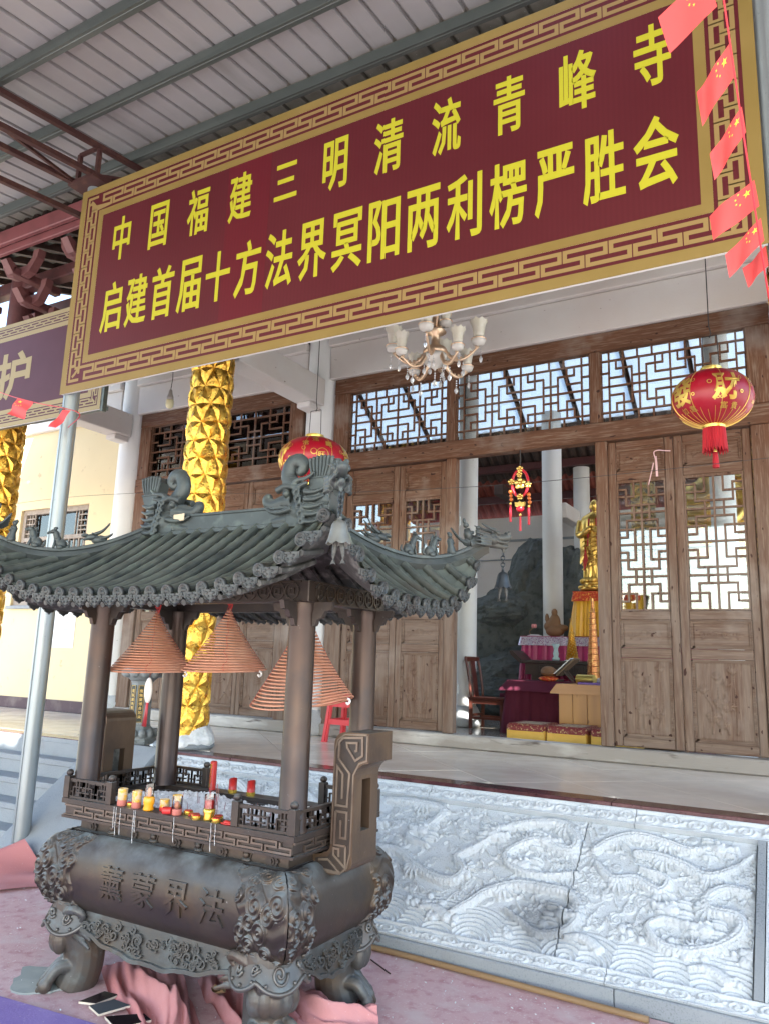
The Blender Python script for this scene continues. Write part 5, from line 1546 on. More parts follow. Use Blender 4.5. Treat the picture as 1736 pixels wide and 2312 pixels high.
for s_ in (-1, 1):
    q.bar((SX + s_ * .05, SY - .125, SZ + 1.02), (SX + s_ * .07, SY - .150, SZ + .62), .02, .025, .004)
    q.prism([(0, .62), (.035, .40), (.02, .26), (-.03, .42)], lambda a, c, d, s_=s_: (SX + s_ * (.10 + a), SY - .14 - d, SZ + c), 0, .02)
q.build('lining', m_stred, gs_)

# seated gilded statue and gilt screen behind the right leaves
m_screen = M('gilt_carved_screen', (.55, .42, .18), .35, .6, vary=[(26, (.07, .06, .05), .52, .60)], bump=(26, .03))
scn = thing('carved_screen', 'gilt openwork carved screen behind the right door leaves', 'screen', (-.55, 11.0, HT))
q = MB()
for xx in (-2.40, -1.02): q.box(xx, xx + .34, 11.55, 11.65, 2.2, 4.9)
q.build('carved_post', m_screen, scn)
q = MB()
for xx in (-2.43, -1.05):
    for k in range(22):
        zc = 2.3 + k * .12; q.tube([(xx + .2 + (.13 + .03 * math.sin(k * 3)) * math.cos(t), 11.54, zc + .055 * math.sin(t)) for t in np.linspace(0, 5.2, 14)], .016, 5)
q.build('carving', m_statue, scn)
q = MB(); q.box(-2.0, .05, 10.75, 11.5, HT, 2.945); q.build('altar_base', m_blackwood, scn)
sb = thing('seated_statue', 'large gilded seated statue seen through the glass of the right door leaf', 'statue', (-1.27, 11.0, 2.95))
bx, by, bz = -1.27, 11.0, 2.95
q = MB(); q.lathe([(.50, 0), (.52, .06), (.42, .10), (.42, .16), (.50, .24), (.46, .27), (.2, .28)], (bx, by, bz), 28, ry=.7); q.build('lotus_base', m_statue, sb, smooth=True)
rows = []
for z, rx, ry, fold in ((.27, .50, .36, .02), (.36, .52, .37, .025), (.45, .42, .30, .02), (.52, .31, .22, .012), (.70, .30, .19, .012), (.90, .34, .20, .012), (1.05, .36, .19, .008), (1.14, .30, .16, .004), (1.20, .15, .12, .001), (1.25, .10, .10, 0)):
    f = fold * (np.sin(th * 10 + z * 9) + .5 * np.sin(th * 19 - z * 14)); rows.append(np.stack([bx + (rx + f) * np.cos(th), by + (ry + f) * np.sin(th), np.full(n, bz + z)], -1))
q = MB(); q.grid(np.stack(rows, 1), cu=True)
for k in range(9): q.tube([(bx + .30 * u, by - .19 - .04 * math.cos(u * 1.5), bz + 1.05 - .075 * k - .12 * (1 - abs(u)) + .12 * u * (k < 5)) for u in np.linspace(-1, 1, 14)], .012, 6)
for s_ in (-1, 1): q.tube(curve_pts([(bx + s_ * .34, by, bz + 1.08), (bx + s_ * .42, by - .08, bz + .78), (bx + s_ * .22, by - .27, bz + .52), (bx + s_ * .02, by - .30, bz + .50)], 16), np.linspace(.10, .05, 16), 12)
q.build('robe', m_statue, sb, smooth=True)
q = MB(); q.ball((bx, by - .02, bz + 1.42), (.13, .145, .18), 18, 14); q.ball((bx, by, bz + 1.60), (.08, .08, .07), 12, 8); q.ball((bx, by - .16, bz + 1.40), (.022, .03, .045), 8, 6)
for s_ in (-1, 1): q.ball((bx + s_ * .135, by, bz + 1.38), (.02, .03, .08), 8, 6)
q.build('head', m_statue, sb, smooth=True)

# --- things on the tables
def single(name, q, mat, lab, cat, grp=None, **kw): return tag(q.build(name, mat, **kw), lab, cat, grp)


wf = thing('wooden_fish', 'round wooden fish drum on a red and yellow cushion', 'wooden fish', (-2.92, 9.15, HT + .625))
q = MB(); q.ball((-2.92, 9.15, HT + .655), (.125, .09, .035), 16, 8); q.build('cushion', m_redgold, wf, smooth=True)
q = MB(); blobc = (-2.92, 9.15, HT + .74); q.ball(blobc, (.095, .075, .065), 18, 12); q.tube(curve_pts([(-3.0, 9.13, HT + .73), (-2.95, 9.07, HT + .72), (-2.85, 9.09, HT + .725)], 10), .012, 6); q.build('drum', m_clay, wf, smooth=True)
bs = thing('book_stand', 'open book leaning on a dark folding stand', 'book stand', (-2.72, 9.2, HT + .625))
q = MB(); q.obox((-2.70, 9.22, HT + .80), (1, 0, .9), (0, 1, 0), (-.9, 0, 1), .15, .12, .008); q.build('book', M('brown_book_cover', (.22, .15, .09), .7), bs)
q = MB(); q.obox((-2.74, 9.22, HT + .81), (1, 0, .9), (0, 1, 0), (-.9, 0, 1), .14, .11, .006); q.build('pages', m_paper, bs)
q = MB(); q.bar((-2.62, 9.15, HT + .626), (-2.74, 9.15, HT + .76), .02, .02); q.bar((-2.62, 9.28, HT + .626), (-2.74, 9.28, HT + .76), .02, .02); q.bar((-2.80, 9.12, HT + .64), (-2.80, 9.32, HT + .64), .03, .025); q.build('stand', m_blackwood, bs)
bo = thing('water_bottle', 'clear plastic water bottle standing on the pine box', 'bottle', (-2.05, 8.6, HT + .62))
q = MB(); q.lathe([(.030, 0), (.032, .02), (.032, .14), (.026, .165), (.012, .185), (.012, .205)], (-2.05, 8.6, HT + .62), 16); q.build('bottle_body', M('bottle_plastic', (.55, .60, .62), .15), bo, smooth=True)
q = MB(); q.lathe([(.0332, .055), (.0332, .125)], (-2.05, 8.6, HT + .62), 16, caps=False); q.build('label_band', m_paper, bo)
q = MB(); q.cyl((-2.05, 8.6, HT + .823), (-2.05, 8.6, HT + .845), .014, .014, 12); q.build('cap', m_paper, bo)
q = MB(); q.cyl((-2.40, 8.55, HT + .675), (-2.20, 8.50, HT + .675), .05, .05, 18); single('gold_roll', q, m_brass, 'shiny gold paper roll lying on the pine box', 'roll', sharp=40)
m_bag = M('crumpled_clear_bag', (.60, .58, .66), .2)
q = MB(); blob(q, (-2.14, 8.62, HT + .655), (.07, .06, .04), 31, .5, 30, 18, 3); single('plastic_bag', q, m_bag, 'crumpled clear plastic bag on the pine box next to the bottle', 'bag')
q = MB(); q.obox((-2.22, 8.45, HT + .632), (1, .1, 0), (-.1, 1, 0), (0, 0, 1), .14, .06, .012, .004); single('purple_book', q, M('purple_cover', (.10, .04, .30), .4), 'purple booklet lying on the pine box', 'book')
q = MB(); q.lathe([(.03, 0), (.055, .02), (.05, .035), (.02, .04)], (-1.80, 8.55, HT + .62), 16); single('bowl', q, m_brass, 'small brass bowl on the pine box near the door post', 'bowl', smooth=True)
q = MB(); q.box(-1.98, -1.88, 8.50, 8.60, HT + .62, HT + .65, .006); single('folded_tissue', q, m_paper, 'folded white tissue on the pine box beside the bottle', 'tissue')
q = MB(); q.lathe([(.045, 0), (.05, .03), (.03, .05), (.04, .09), (.028, .13), (.03, .16), (.055, .215)], (-3.12, 10.1, 1.68), 18); single('vase', q, m_porc, 'pale blue porcelain vase on the carved altar table', 'vase', smooth=True)
gt = thing('offering_tower', 'glittering gold cone tower on a white dish on the altar table', 'offering tower', (-2.90, 10.08, 1.68))
q = MB(); q.lathe([(.10, 0), (.10, .008), (.08, .012)], (-2.90, 10.08, 1.68), 20); q.build('dish', m_paper, gt)
q = MB(); q.lathe([(.075, .012), (.022, .40), (.006, .47), (.002, .56)], (-2.90, 10.08, 1.68), 18); q.build('cone', M('orange_gold_cone', (.80, .38, .04), .3, .7), gt, smooth=True)
q = MB()
for k in range(120):
    t = k / 120; a = k * 2.4; r = .077 - .054 * t * 1.02; q.ball((-2.90 + r * math.cos(a), 10.08 + r * math.sin(a), 1.70 + .37 * t), .011, 6, 4)
q.build('bead', m_statue, gt)
m_amber = M('amber_tower', (.48, .17, .05), .3, .35, vary=[(30, (.70, .40, .12), .52, .62, (1, 1, 2))])
tw = thing('candle_tower', 'tall tapering amber tower standing at the front of the altars', 'candle tower', (-2.30, 9.5, HT + .60))
q = MB()
prof = [(.095, 0)]
for k in range(14):
    r = .095 - .0045 * k; z = .075 * k; prof += [(r, z + .01), (r, z + .065), (r + .008, z + .07), (r - .004, z + .075)]
prof += [(.02, 1.10), (.018, 1.22)]
q.lathe(prof, (-2.56, 9.85, 1.25), 16); q.build('tower', m_amber, tw)
bw = thing('clay_figurine', 'brown clay figure group seated on the upper altar', 'figurine', (-3.33, 10.75, 2.012))
q = MB()
for c, r in (((-3.33, 10.75, 2.10), (.14, .09, .09)), ((-3.33, 10.74, 2.22), (.085, .06, .12)), ((-3.33, 10.73, 2.36), (.045, .045, .055)), ((-3.42, 10.74, 2.16), (.07, .06, .07)), ((-3.22, 10.74, 2.14), (.09, .06, .05)), ((-3.45, 10.76, 2.28), (.03, .03, .07))): q.ball(c, r, 14, 10)
q.build('body', m_clay, bw, voxel=.012)
q = MB()
for c, r in (((-3.10, 10.74, 2.06), (.035, .03, .05)), ((-3.10, 10.74, 2.16), (.030, .025, .07)), ((-3.10, 10.735, 2.25), (.024, .024, .03))): q.ball(c, r, 12, 8)
q.cyl((-3.10, 10.74, 2.012), (-3.10, 10.74, 2.03), .05, .05, 14); single('small_figurine', q, m_clay, 'small brown standing figurine on the upper altar beside the larger group', 'figurine', smooth=True)
lo = thing('lotus_flower', 'single pink lotus flower on a white dish at the left of the upper altar', 'flower', (-3.62, 10.72, 2.012))
q = MB(); q.lathe([(.09, 0), (.11, .015), (.06, .03)], (-3.62, 10.72, 2.012), 18); q.build('dish', m_paper, lo)
q = MB(); q.tube(curve_pts([(-3.66, 10.72, 2.03), (-3.70, 10.72, 2.08), (-3.64, 10.72, 2.14)], 10), .006, 6); q.build('stem', m_clay, lo)
q = MB()
for k in range(6): q.ball((-3.63 + .025 * math.cos(k), 10.72 + .025 * math.sin(k), 2.165), (.018, .018, .03), 8, 6)
q.build('petal', m_pink, lo, smooth=True)
q = MB(); q.box(-3.95, -3.45, 10.2, 10.35, HT, HT + .42, .006); q.build('side_stand', m_maroonc) and None
o = [x for x in COL.objects if x.name == 'side_stand'][0]; tag(o, 'low stand under a dark maroon cloth behind the rosewood chair', 'stand')
q = MB(); q.box(-3.80, -3.42, 9.95, 10.15, HT + .0, HT + .22, .004); single('carton', q, M('carton_board', (.36, .25, .15), .8), 'brown cardboard carton on the floor behind the chair', 'carton')
# ------------------------------------------------------------------ bronze incense burner with a roof
def dust_fn(dust, amount=.75, lo=.25, hi=.95):
    def fn(N, Lk, src, cur, noise, ramp, mix, b):
        g = N.new('ShaderNodeNewGeometry'); sx = N.new('ShaderNodeSeparateXYZ'); Lk.new(g.outputs['True Normal'], sx.inputs[0])
        up = ramp(sx.outputs[2], lo, hi)
        mu = N.new('ShaderNodeMath'); mu.operation = 'MULTIPLY'; Lk.new(up, mu.inputs[0]); Lk.new(ramp(noise(9, (1, 1, 1), 6), .28, .62), mu.inputs[1])
        m2 = N.new('ShaderNodeMath'); m2.operation = 'MULTIPLY'; m2.inputs[1].default_value = amount; Lk.new(mu.outputs[0], m2.inputs[0])
        m3 = N.new('ShaderNodeMath'); m3.operation = 'SUBTRACT'; m3.use_clamp = True; m3.inputs[0].default_value = b.inputs['Metallic'].default_value
        Lk.new(m2.outputs[0], m3.inputs[1]); Lk.new(m3.outputs[0], b.inputs['Metallic'])
        return mix(m2.outputs[0], cur, dust)
    return fn


m_bronze = M('brown_bronze', (.072, .056, .046), .36, .6, vary=[(2.2, (.050, .041, .037), .40, .70), (3.4, (.135, .088, .045), .52, .80), (60, (.30, .28, .26), .71, .76)], rvary=(7, .32, .55), extra=dust_fn((.24, .28, .29), .7), bump=(70, .0008))
m_bronze_d = M('dark_bronze', (.046, .037, .034), .45, .5, vary=[(5, (.075, .054, .042), .45, .7), (70, (.28, .27, .26), .72, .77)], extra=dust_fn((.25, .28, .28), .6), bump=(60, .001))
m_verd = M('grey_green_patina', (.068, .080, .080), .5, .45, vary=[(4, (.05, .058, .06), .42, .7), (11, (.12, .145, .13), .56, .75), (2.2, (.085, .075, .062), .55, .75)], extra=dust_fn((.24, .27, .27), .55), bump=(40, .0015))
m_tilec = M('bronze_roof_tile', (.098, .106, .092), .5, .3, vary=[(5, (.033, .04, .04), .42, .68), (9, (.085, .10, .080), .55, .75), (2.4, (.07, .052, .04), .58, .76), (90, (.35, .37, .36), .735, .77)], extra=dust_fn((.17, .21, .18), .45), bump=(30, .0015))
m_ash = M('incense_ash', (.78, .78, .78), .95, vary=[(22, (.58, .57, .56), .5, .7), (70, (.75, .74, .73), .5, .7)], bump=(60, .01))
m_soot = M('sooty_bronze', (.05, .05, .048), .7, .2, vary=[(20, (.16, .16, .15), .5, .7)])
XC, YC = -2.71, 3.14
m_edge = M('rubbed_bronze_edge', (.125, .098, .080), .38, .6, vary=[(9, (.085, .066, .056), .45, .7), (3, (.15, .15, .145), .58, .78)])
cen = thing('incense_burner', 'large bronze incense burner with a tiled roof on four pillars and lion feet', 'incense burner', (XC, YC, 0))
W3 = lambda x, y, z: (XC + x, YC + y, z)


def swirl_field(U, V, n, seed, u0, u1, v0, v1, R0=.030, R1=.050):
    rr = np.random.default_rng(seed); Hh = np.zeros_like(U); own = np.full_like(U, 9.0)
    pts = []
    for _ in range(4000):
        p = (rr.uniform(u0, u1), rr.uniform(v0, v1))
        if all((p[0] - a) ** 2 + (p[1] - c) ** 2 > (.78 * (R0 + R1)) ** 2 * .62 for a, c in pts): pts.append(p)
        if len(pts) >= n: break
    for (a, c) in pts:
        R = rr.uniform(R0, R1); sg = rr.choice((-1, 1)); off = rr.uniform(0, 6.28)
        dx, dy = U - a, (V - c) / 1.25
        r = np.hypot(dx, dy); th = np.arctan2(dy, dx) + off
        sp = .5 + .5 * np.cos(2 * math.pi * (r / (R * .46) - sg * th / (2 * math.pi)))
        hh = np.clip((R - r) / (R * .18), 0, 1) * (.45 + .55 * sp)
        m = r / R < own; Hh = np.where(m & (r < R), hh, Hh); own = np.where(m, r / R, own)
    # flowing tails between the curls
    tail = .5 + .5 * np.sin(90 * (V + .35 * U) + 3 * np.sin(30 * U))
    return np.where(own < 1, Hh, .35 * tail)


# --- belly: four bulging faces that meet in a ridge at each corner
ZB0, ZB1 = .365, .715
def belly_prof(t):                       # t 0..1 from foot to neck -> bulge, z
    a = -1.25 + t * 2.62
    return .150 * np.cos(a) ** .75, .545 + .178 * np.sin(a) / math.sin(1.37) * np.where(a > 0, .97, 1.04)


for nm, axis, half, other in (('front', 0, .625, .285), ('back', 0, .625, .285), ('right', 1, .285, .625), ('left', 1, .285, .625)):
    nu, nv = (600, 150) if axis == 0 else (290, 150)
    uu, tt = np.meshgrid(np.linspace(-1, 1, nu), np.linspace(0, 1, nv), indexing='ij')
    bl_, zz = belly_prof(tt)
    A = half + bl_; B = other + bl_
    al = A * uu
    s_ = A * (1 - np.abs(uu))
    lim = (.235 if axis == 0 else .165) + .03 * np.sin(tt * math.pi) + .012 * np.sin(tt * 23)
    arc = tt * .46
    hs = swirl_field(al, arc, 130 if axis == 0 else 60, {'front': 3, 'back': 4, 'right': 5, 'left': 6}[nm], -half - .15, half + .15, -.02, .48)
    mask = np.clip((lim - s_) / .012, 0, 1)
    hh = mask * (.002 + .019 * hs) * np.clip(s_ / .012, .25, 1)
    d = B + hh
    sg = -1 if nm in ('front', 'left') else 1
    P = np.stack([XC + al, YC + sg * d, zz], -1) if axis == 0 else np.stack([XC + sg * d, YC + al, zz], -1)
    q = MB(); q.grid(P, flip=(nm in ('back', 'left')))
    q.build('belly_face', m_bronze if True else 0, cen, smooth=True)
q = MB(); q.box(XC - .68, XC + .68, YC - .34, YC + .34, .355, .375); q.box(XC - .66, XC + .66, YC - .32, YC + .32, .700, .718); q.build('belly_core', m_bronze_d, cen)
glyphs('薰蒙界法', .012)


def belly_front(u, v, d):                # wraps letters over the front face
    t = np.linspace(0, 1, 200); bb, zz = belly_prof(t); k = int(np.argmin(np.abs(zz - v)))
    return (XC + u, YC - .285 - bb[k] - d, v)


for i, ch in enumerate('薰蒙界法'):
    uc = -.235 + i * .202; q = MB()
    V, Fc, rim = _glyph[(ch, .012)]
    glyph(q, ch, .012, uc - .070, uc + .070, .478, .622, belly_front, -.006, .010)
    q.build('raised_character', m_bronze, cen)

# --- neck with rosettes, tray band with key fret
q = MB(); q.box(XC - .655, XC + .655, YC - .285, YC + .285, .70, .775); q.build('neck', m_bronze, cen)


def rosette(q, c, fn):
    u, v = c
    for k in range(10):
        a = k * math.pi / 5; p = [(u + .026 * math.cos(a) + .009 * math.cos(b_), v + .026 * math.sin(a) + .009 * math.sin(b_)) for b_ in np.linspace(0, 6.283, 8, endpoint=False)]
        q.prism(p, fn, 0, .010)
    q.prism([(u + .018 * math.cos(b_), v + .018 * math.sin(b_)) for b_ in np.linspace(0, 6.283, 12, endpoint=False)], fn, 0, .014)
    q.prism([(u + .008 * math.cos(b_), v + .008 * math.sin(b_)) for b_ in np.linspace(0, 6.283, 8, endpoint=False)], fn, .014, .020)


fnF = XZ(YC - .2845); fnR = YZ(XC + .6545)
for i in range(9):
    u = XC - .565 + i * .142
    q = MB()
    if i % 2 == 0: rosette(q, (u, .738), fnF); q.build('rosette', m_bronze_d, cen)
    else:                                    # small seated figure on a lotus
        yb = YC - .29
        q.ball((u, yb, .765), (.011, .011, .013), 8, 6); q.ball((u, yb, .742), (.017, .014, .018), 8, 6); q.ball((u, yb, .722), (.028, .016, .010), 10, 6); q.ball((u, yb, .708), (.034, .020, .008), 10, 6)
        q.tube([(u + .024 * math.cos(t), yb + .004, .750 + .030 * math.sin(t)) for t in np.linspace(0, 6.28, 14, endpoint=False)], .005, 5, closed=True)
        q.build('buddha_boss', m_bronze_d, cen, smooth=True)
HB, DB = .725, .355
q = MB()
for z0, z1, e in ((.772, .784, .0), (.784, .842, -.012), (.842, .866, .004)):
    for x0, x1, y0, y1 in ((-HB - e, HB + e, -DB - e, -DB - e + .10), (-HB - e, HB + e, DB + e - .10, DB + e), (-HB - e, -HB - e + .10, -DB - e + .10, DB + e - .10), (HB + e - .10, HB + e, -DB - e + .10, DB + e - .10)):
        q.box(XC + x0, XC + x1, YC + y0, YC + y1, z0, z1)
q.build('tray', m_bronze_d, cen)
q = MB(); q.box(XC - .64, XC + .64, YC - .27, YC + .27, .775, .790); q.build('tray_floor', m_soot, cen)
q = MB()
for sgn, fn, L in ((1, XZ(YC - DB + .013), HB), (1, YZ(XC + HB - .013), DB)):
    c0 = XC if L == HB else YC; npr = 9 if L == HB else 4; per = (2 * L - .03) / (npr + .38)
    q.strip([(c0 - L + .015 + u * per, .792 + v * .042) for u, v in key_path(npr)], .0085, fn, 0, .011)
    q.strip([(c0 - L + .005, .788), (c0 + L - .005, .788)], .004, fn, 0, .008)
q.build('key_fret', m_edge, cen)

# --- balustrade: posts and fretwork panels
zr0, zr1 = .866, .962
posts = [(-.71, -.34), (-.40, -.34), (.40, -.34), (.71, -.34), (.71, .34), (.40, .34), (-.40, .34), (-.71, .34)]
for (x_, y_) in posts:
    q = MB(); q.box(XC + x_ - .019, XC + x_ + .019, YC + y_ - .019, YC + y_ + .019, zr0, zr1 + .012, .003); q.ball(W3(x_, y_, zr1 + .026), (.019, .019, .017), 10, 7); q.build('newel_post', m_bronze_d, cen, sharp=45)
FRET = [(0, 0, 0, 3), (0, 3, 1.5, 3), (1.5, 3, 1.5, 1.6), (.75, 0, .75, 1.9), (.75, 1.9, 3, 1.9), (3, 1.9, 3, 3), (2.2, 3, 2.2, 0), (1.5, .8, 3, .8), (3, .8, 3, 0), (0, .9, .75, .9)]


def fret_panel(p0, p1, ax):
    q = MB(); L = p1 - p0; n = max(2, round(L / .085)); u = L / n
    fn = (lambda a, z: (XC + a, YC + ax[1], z)) if ax[0] == 'x' else (lambda a, z: (XC + ax[1], YC + a, z))

    def seg(a0, z0, a1, z1, w_, t_):
        x0, y0, _ = fn(min(a0, a1), 0); x1, y1, _ = fn(max(a0, a1), 0); lo, hi = min(z0, z1), max(z0, z1)
        e = w_ / 2
        if ax[0] == 'x': q.box(x0 - e, x1 + e, y0 - t_, y0 + t_, lo - e, hi + e)
        else: q.box(x0 - t_, x0 + t_, y0 - e, y1 + e, lo - e, hi + e)
    seg(p0, zr1 - .005, p1, zr1 - .005, .012, .010); seg(p0, zr0 + .007, p1, zr0 + .007, .012, .009)
    hgt = (zr1 - zr0 - .028) / 3
    for k in range(n):
        for j, (a, c, d, e) in enumerate(FRET):
            if k % 2: a, d = 3 - a, 3 - d
            seg(p0 + (k + a / 3) * u, zr0 + .014 + c * hgt, p0 + (k + d / 3) * u, zr0 + .014 + e * hgt, .0062, .0055 + .0003 * (j % 4))
    q.build('fretwork_panel', m_bronze_d, cen)


for y_ in (-.34, .34):
    fret_panel(-.691, -.419, ('x', y_)); fret_panel(.419, .691, ('x', y_))
for x_ in (-.71, .71): fret_panel(-.321, .321, ('y', x_))

# --- ash bed
nu, nv = 120, 60
uu, vv = np.meshgrid(np.linspace(-.625, .625, nu), np.linspace(-.255, .255, nv), indexing='ij')
hz = .844 + .012 * np.sin(uu * 9 + 1) * np.cos(vv * 12) + RNG.normal(0, .0045, uu.shape) + .010 * np.clip(np.sin(uu * 31) * np.sin(vv * 37 + 2), 0, 1)
hz[[0, -1], :] = .80; hz[:, [0, -1]] = .80
q = MB(); q.grid(np.stack([XC + uu, YC + vv, hz], -1)); q.build('ash', m_ash, cen)

m_pillar = M('dark_brown_pillar_bronze', (.052, .036, .031), .34, .6, vary=[(2.0, (.072, .046, .036), .4, .7), (5, (.042, .034, .034), .5, .75), (60, (.25, .24, .23), .735, .77)], rvary=(6, .28, .44))
# --- pillars, corbels, lintel with coin fret
for (x_, y_) in ((-.655, -.275), (.655, -.275), (.655, .275), (-.655, .275)):
    q = MB(); q.lathe([(.070, .866), (.070, .875), (.063, .885), (.061, 1.80), (.066, 1.815), (.066, 1.85)], W3(x_, y_, 0), 26); q.build('pillar', m_pillar, cen, sharp=50)
    q = MB()
    cp = [(.05, 1.85), (.05, 1.74), (.075, 1.745), (.085, 1.775), (.11, 1.78), (.125, 1.81), (.155, 1.815), (.165, 1.85)]
    for sx_ in (1, -1):
        q.prism([(sx_ * a, c) for a, c in cp], lambda a, c, d: (XC + x_ + a, YC + y_ + d, c), -.012, .012)
        q.prism([(sx_ * a, c) for a, c in cp], lambda a, c, d: (XC + x_ + d, YC + y_ + a, c), -.0125, .0125)
    q.build('corbel', m_bronze_d, cen)
q = MB()
for s_ in (-1, 1):
    q.box(XC - .73, XC + .73, YC + s_ * .305 - .04, YC + s_ * .305 + .04, 1.848, 1.945, .004); q.box(XC + s_ * .69 - .04, XC + s_ * .69 + .04, YC - .265, YC + .265, 1.849, 1.944, .004)
q.build('lintel', m_bronze_d, cen)
q = MB()
for (fn, c0, L) in ((YZ(XC + .7302), YC, .30), (XZ(YC - .3452), XC, .68)):
    n = int(2 * L / .078); u = 2 * L / n
    for k in range(n):
        c = c0 - L + (k + .5) * u
        q.strip([(c + .037 * math.cos(t), 1.897 + .037 * math.sin(t)) for t in np.linspace(0, 6.283, 15)], .007, fn, 0, .007)
        q.strip([(c - .012, 1.885), (c + .012, 1.885), (c + .012, 1.909), (c - .012, 1.909), (c - .012, 1.883)], .005, fn, 0, .007)
    q.strip([(c0 - L - .01, 1.853), (c0 + L + .01, 1.853)], .006, fn, 0, .006); q.strip([(c0 - L - .01, 1.94), (c0 + L + .01, 1.94)], .006, fn, 0, .006)
q.build('coin_fret', m_bronze, cen)

m_rub = M('rubbed_key_line', (.20, .155, .12), .4, .5, vary=[(9, (.14, .10, .08), .45, .7)])
# --- handles: tall bracket ears at both ends
m_handle = M('rubbed_bronze', (.115, .074, .048), .42, .55, vary=[(4, (.068, .046, .036), .45, .7), (8, (.17, .11, .066), .55, .78, (1, 1, .3)), (60, (.32, .30, .28), .73, .77)], extra=dust_fn((.22, .25, .23), .7, .6, 1.0), bump=(60, .0008))


def arc_pts(cx, cy, r, a0, a1, n=6): return [(cx + r * math.cos(rad(a)), cy + r * math.sin(rad(a))) for a in np.linspace(a0, a1, n)]


for sg in (1, -1):
    outer = [(.655, .705), (.655, .745), (.700, .752)] + arc_pts(.715, .79, .028, 270, 360) + [(.745, 1.20)] + arc_pts(.80, 1.225, .055, 180, 95) + [(.925, 1.282), (.925, 1.155)] + arc_pts(.925, 1.085, .068, 95, 178, 7) + [(.858, .765)] + arc_pts(.818, .735, .042, 0, -80) + [(.77, .672), (.66, .672)]
    y0, y1 = -.105, .105
    q = MB()
    # front and back plates plus the bridging pieces leave the upright slot open
    P2 = outer
    fn = lambda a, c, d: (XC + sg * a, YC + d, c)
    q.prism(P2, fn, y0, -.038); q.prism(P2, fn, .038, y1)
    lowc = [(.655, .705), (.655, .745), (.700, .752)] + arc_pts(.715, .79, .028, 270, 360) + [(.745, .855), (.858, .855), (.858, .765)] + arc_pts(.818, .735, .042, 0, -80) + [(.77, .672), (.66, .672)]
    upc = [(.745, 1.075), (.745, 1.20)] + arc_pts(.80, 1.225, .055, 180, 95) + [(.925, 1.282), (.925, 1.155)] + arc_pts(.925, 1.085, .068, 95, 175, 7) + [(.858, 1.075)]
    q.prism(lowc, fn, -.0385, .0385); q.prism(upc, fn, -.0385, .0385)
    hd = q.build('handle', m_handle, cen)
    q = MB(); q.prism([(.758, .80), (.758, 1.20), (.772, 1.24), (.81, 1.263), (.914, 1.269), (.914, 1.170), (.876, 1.156), (.847, 1.105), (.843, .77), (.83, .72), (.80, .688), (.67, .686), (.67, .732), (.735, .745), (.758, .775)], lambda a, c, d: (XC + sg * a, YC + y0 - d, c), .0002, .0016); q.build('dark_field', m_bronze_d, hd)
    q = MB(); q.box(XC + sg * .79 - .008, XC + sg * .79 + .008, YC - .038, YC + .038, .855, 1.075); q.build('slot_back', m_soot, hd)
    q = MB()
    g = lambda a, c, d: (XC + sg * a, YC + y0 - d, c)
    W_ = .0105
    q.strip([(.775, 1.165), (.775, 1.235), (.795, 1.255), (.895, 1.262), (.898, 1.185), (.862, 1.162), (.818, 1.215), (.815, 1.235), (.868, 1.238), (.868, 1.205), (.858, 1.202)], .0095, g, .0005, .0085)
    q.strip([(.775, 1.165), (.835, 1.105), (.828, .965), (.770, .965), (.770, 1.13), (.800, 1.10), (.800, .995)], .0095, g, .0005, .0085)
    q.strip([(.770, .94), (.828, .94), (.828, .832), (.800, .832), (.798, .905)], .0095, g, .0005, .0085); q.strip([(.770, .94), (.770, .80), (.828, .80)], .0095, g, .0005, .0085)
    q.strip([(.828, .80), (.830, .712), (.768, .758), (.768, .785), (.795, .785), (.795, .752)], .0095, g, .0005, .0085); q.strip([(.69, .728), (.742, .735), (.80, .69), (.675, .69)], .0095, g, .0005, .0085)
    rim = [(a, c) for a, c in outer[3:]]
    q.strip([(.752, .80), (.752, 1.20), (.765, 1.245), (.80, 1.270), (.915, 1.275)], .006, g, 0, .004)
    q.strip([(.918, 1.27), (.918, 1.165), (.88, 1.15), (.852, 1.10), (.850, .77), (.835, .712), (.80, .682), (.66, .682)], .006, g, 0, .004)
    q.build('key_relief', m_rub, hd)

m_apron = M('grimy_apron_bronze', (.062, .060, .057), .45, .5, vary=[(5, (.085, .066, .05), .45, .7), (9, (.10, .115, .115), .55, .78)], extra=dust_fn((.24, .27, .27), .55), bump=(60, .001))
# --- aprons between the feet
def apron(L, fn, seed):
    n = 60; us = np.linspace(-L, L, n)
    low = [.345 - .115 * math.cos(u / L * math.pi / 2) ** .8 + .014 * abs(math.sin(u / L * 9.4)) + .010 * math.cos(u / L * 19) for u in us]
    q = MB(); q.prism([(-L, .385), (L, .385)] + [(u, z) for u, z in list(zip(us, low))[::-1]], fn, 0, .028)
    q.strip([(u, z + .006) for u, z in zip(us, low)], .016, fn, .026, .042); q.strip([(-L, .374), (L, .374)], .018, fn, .026, .037)
    rr = np.random.default_rng(seed)
    for k in range(int(L * 105)):                     # curling tendrils and leaves
        u = rr.uniform(-L * .92, L * .92); zl = np.interp(u, us, low); z = rr.uniform(zl + .022, .358); r0 = rr.uniform(.016, .032); sg = rr.choice((-1, 1)); a0 = rr.uniform(0, 6.28)
        q.strip([(u + r0 * (1 - t / 9) * math.cos(a0 + sg * t), z + r0 * .8 * (1 - t / 9) * math.sin(a0 + sg * t)) for t in np.linspace(0, 8, 16)], .0075, fn, .026, .040)
        if k % 3 == 0: q.prism([(u + .018 * math.cos(b_) * (1 + .3 * math.cos(3 * b_)), z + .012 * math.sin(b_)) for b_ in np.linspace(0, 6.28, 10, endpoint=False)], fn, .026, .034)
    q.build('apron', m_apron, cen)


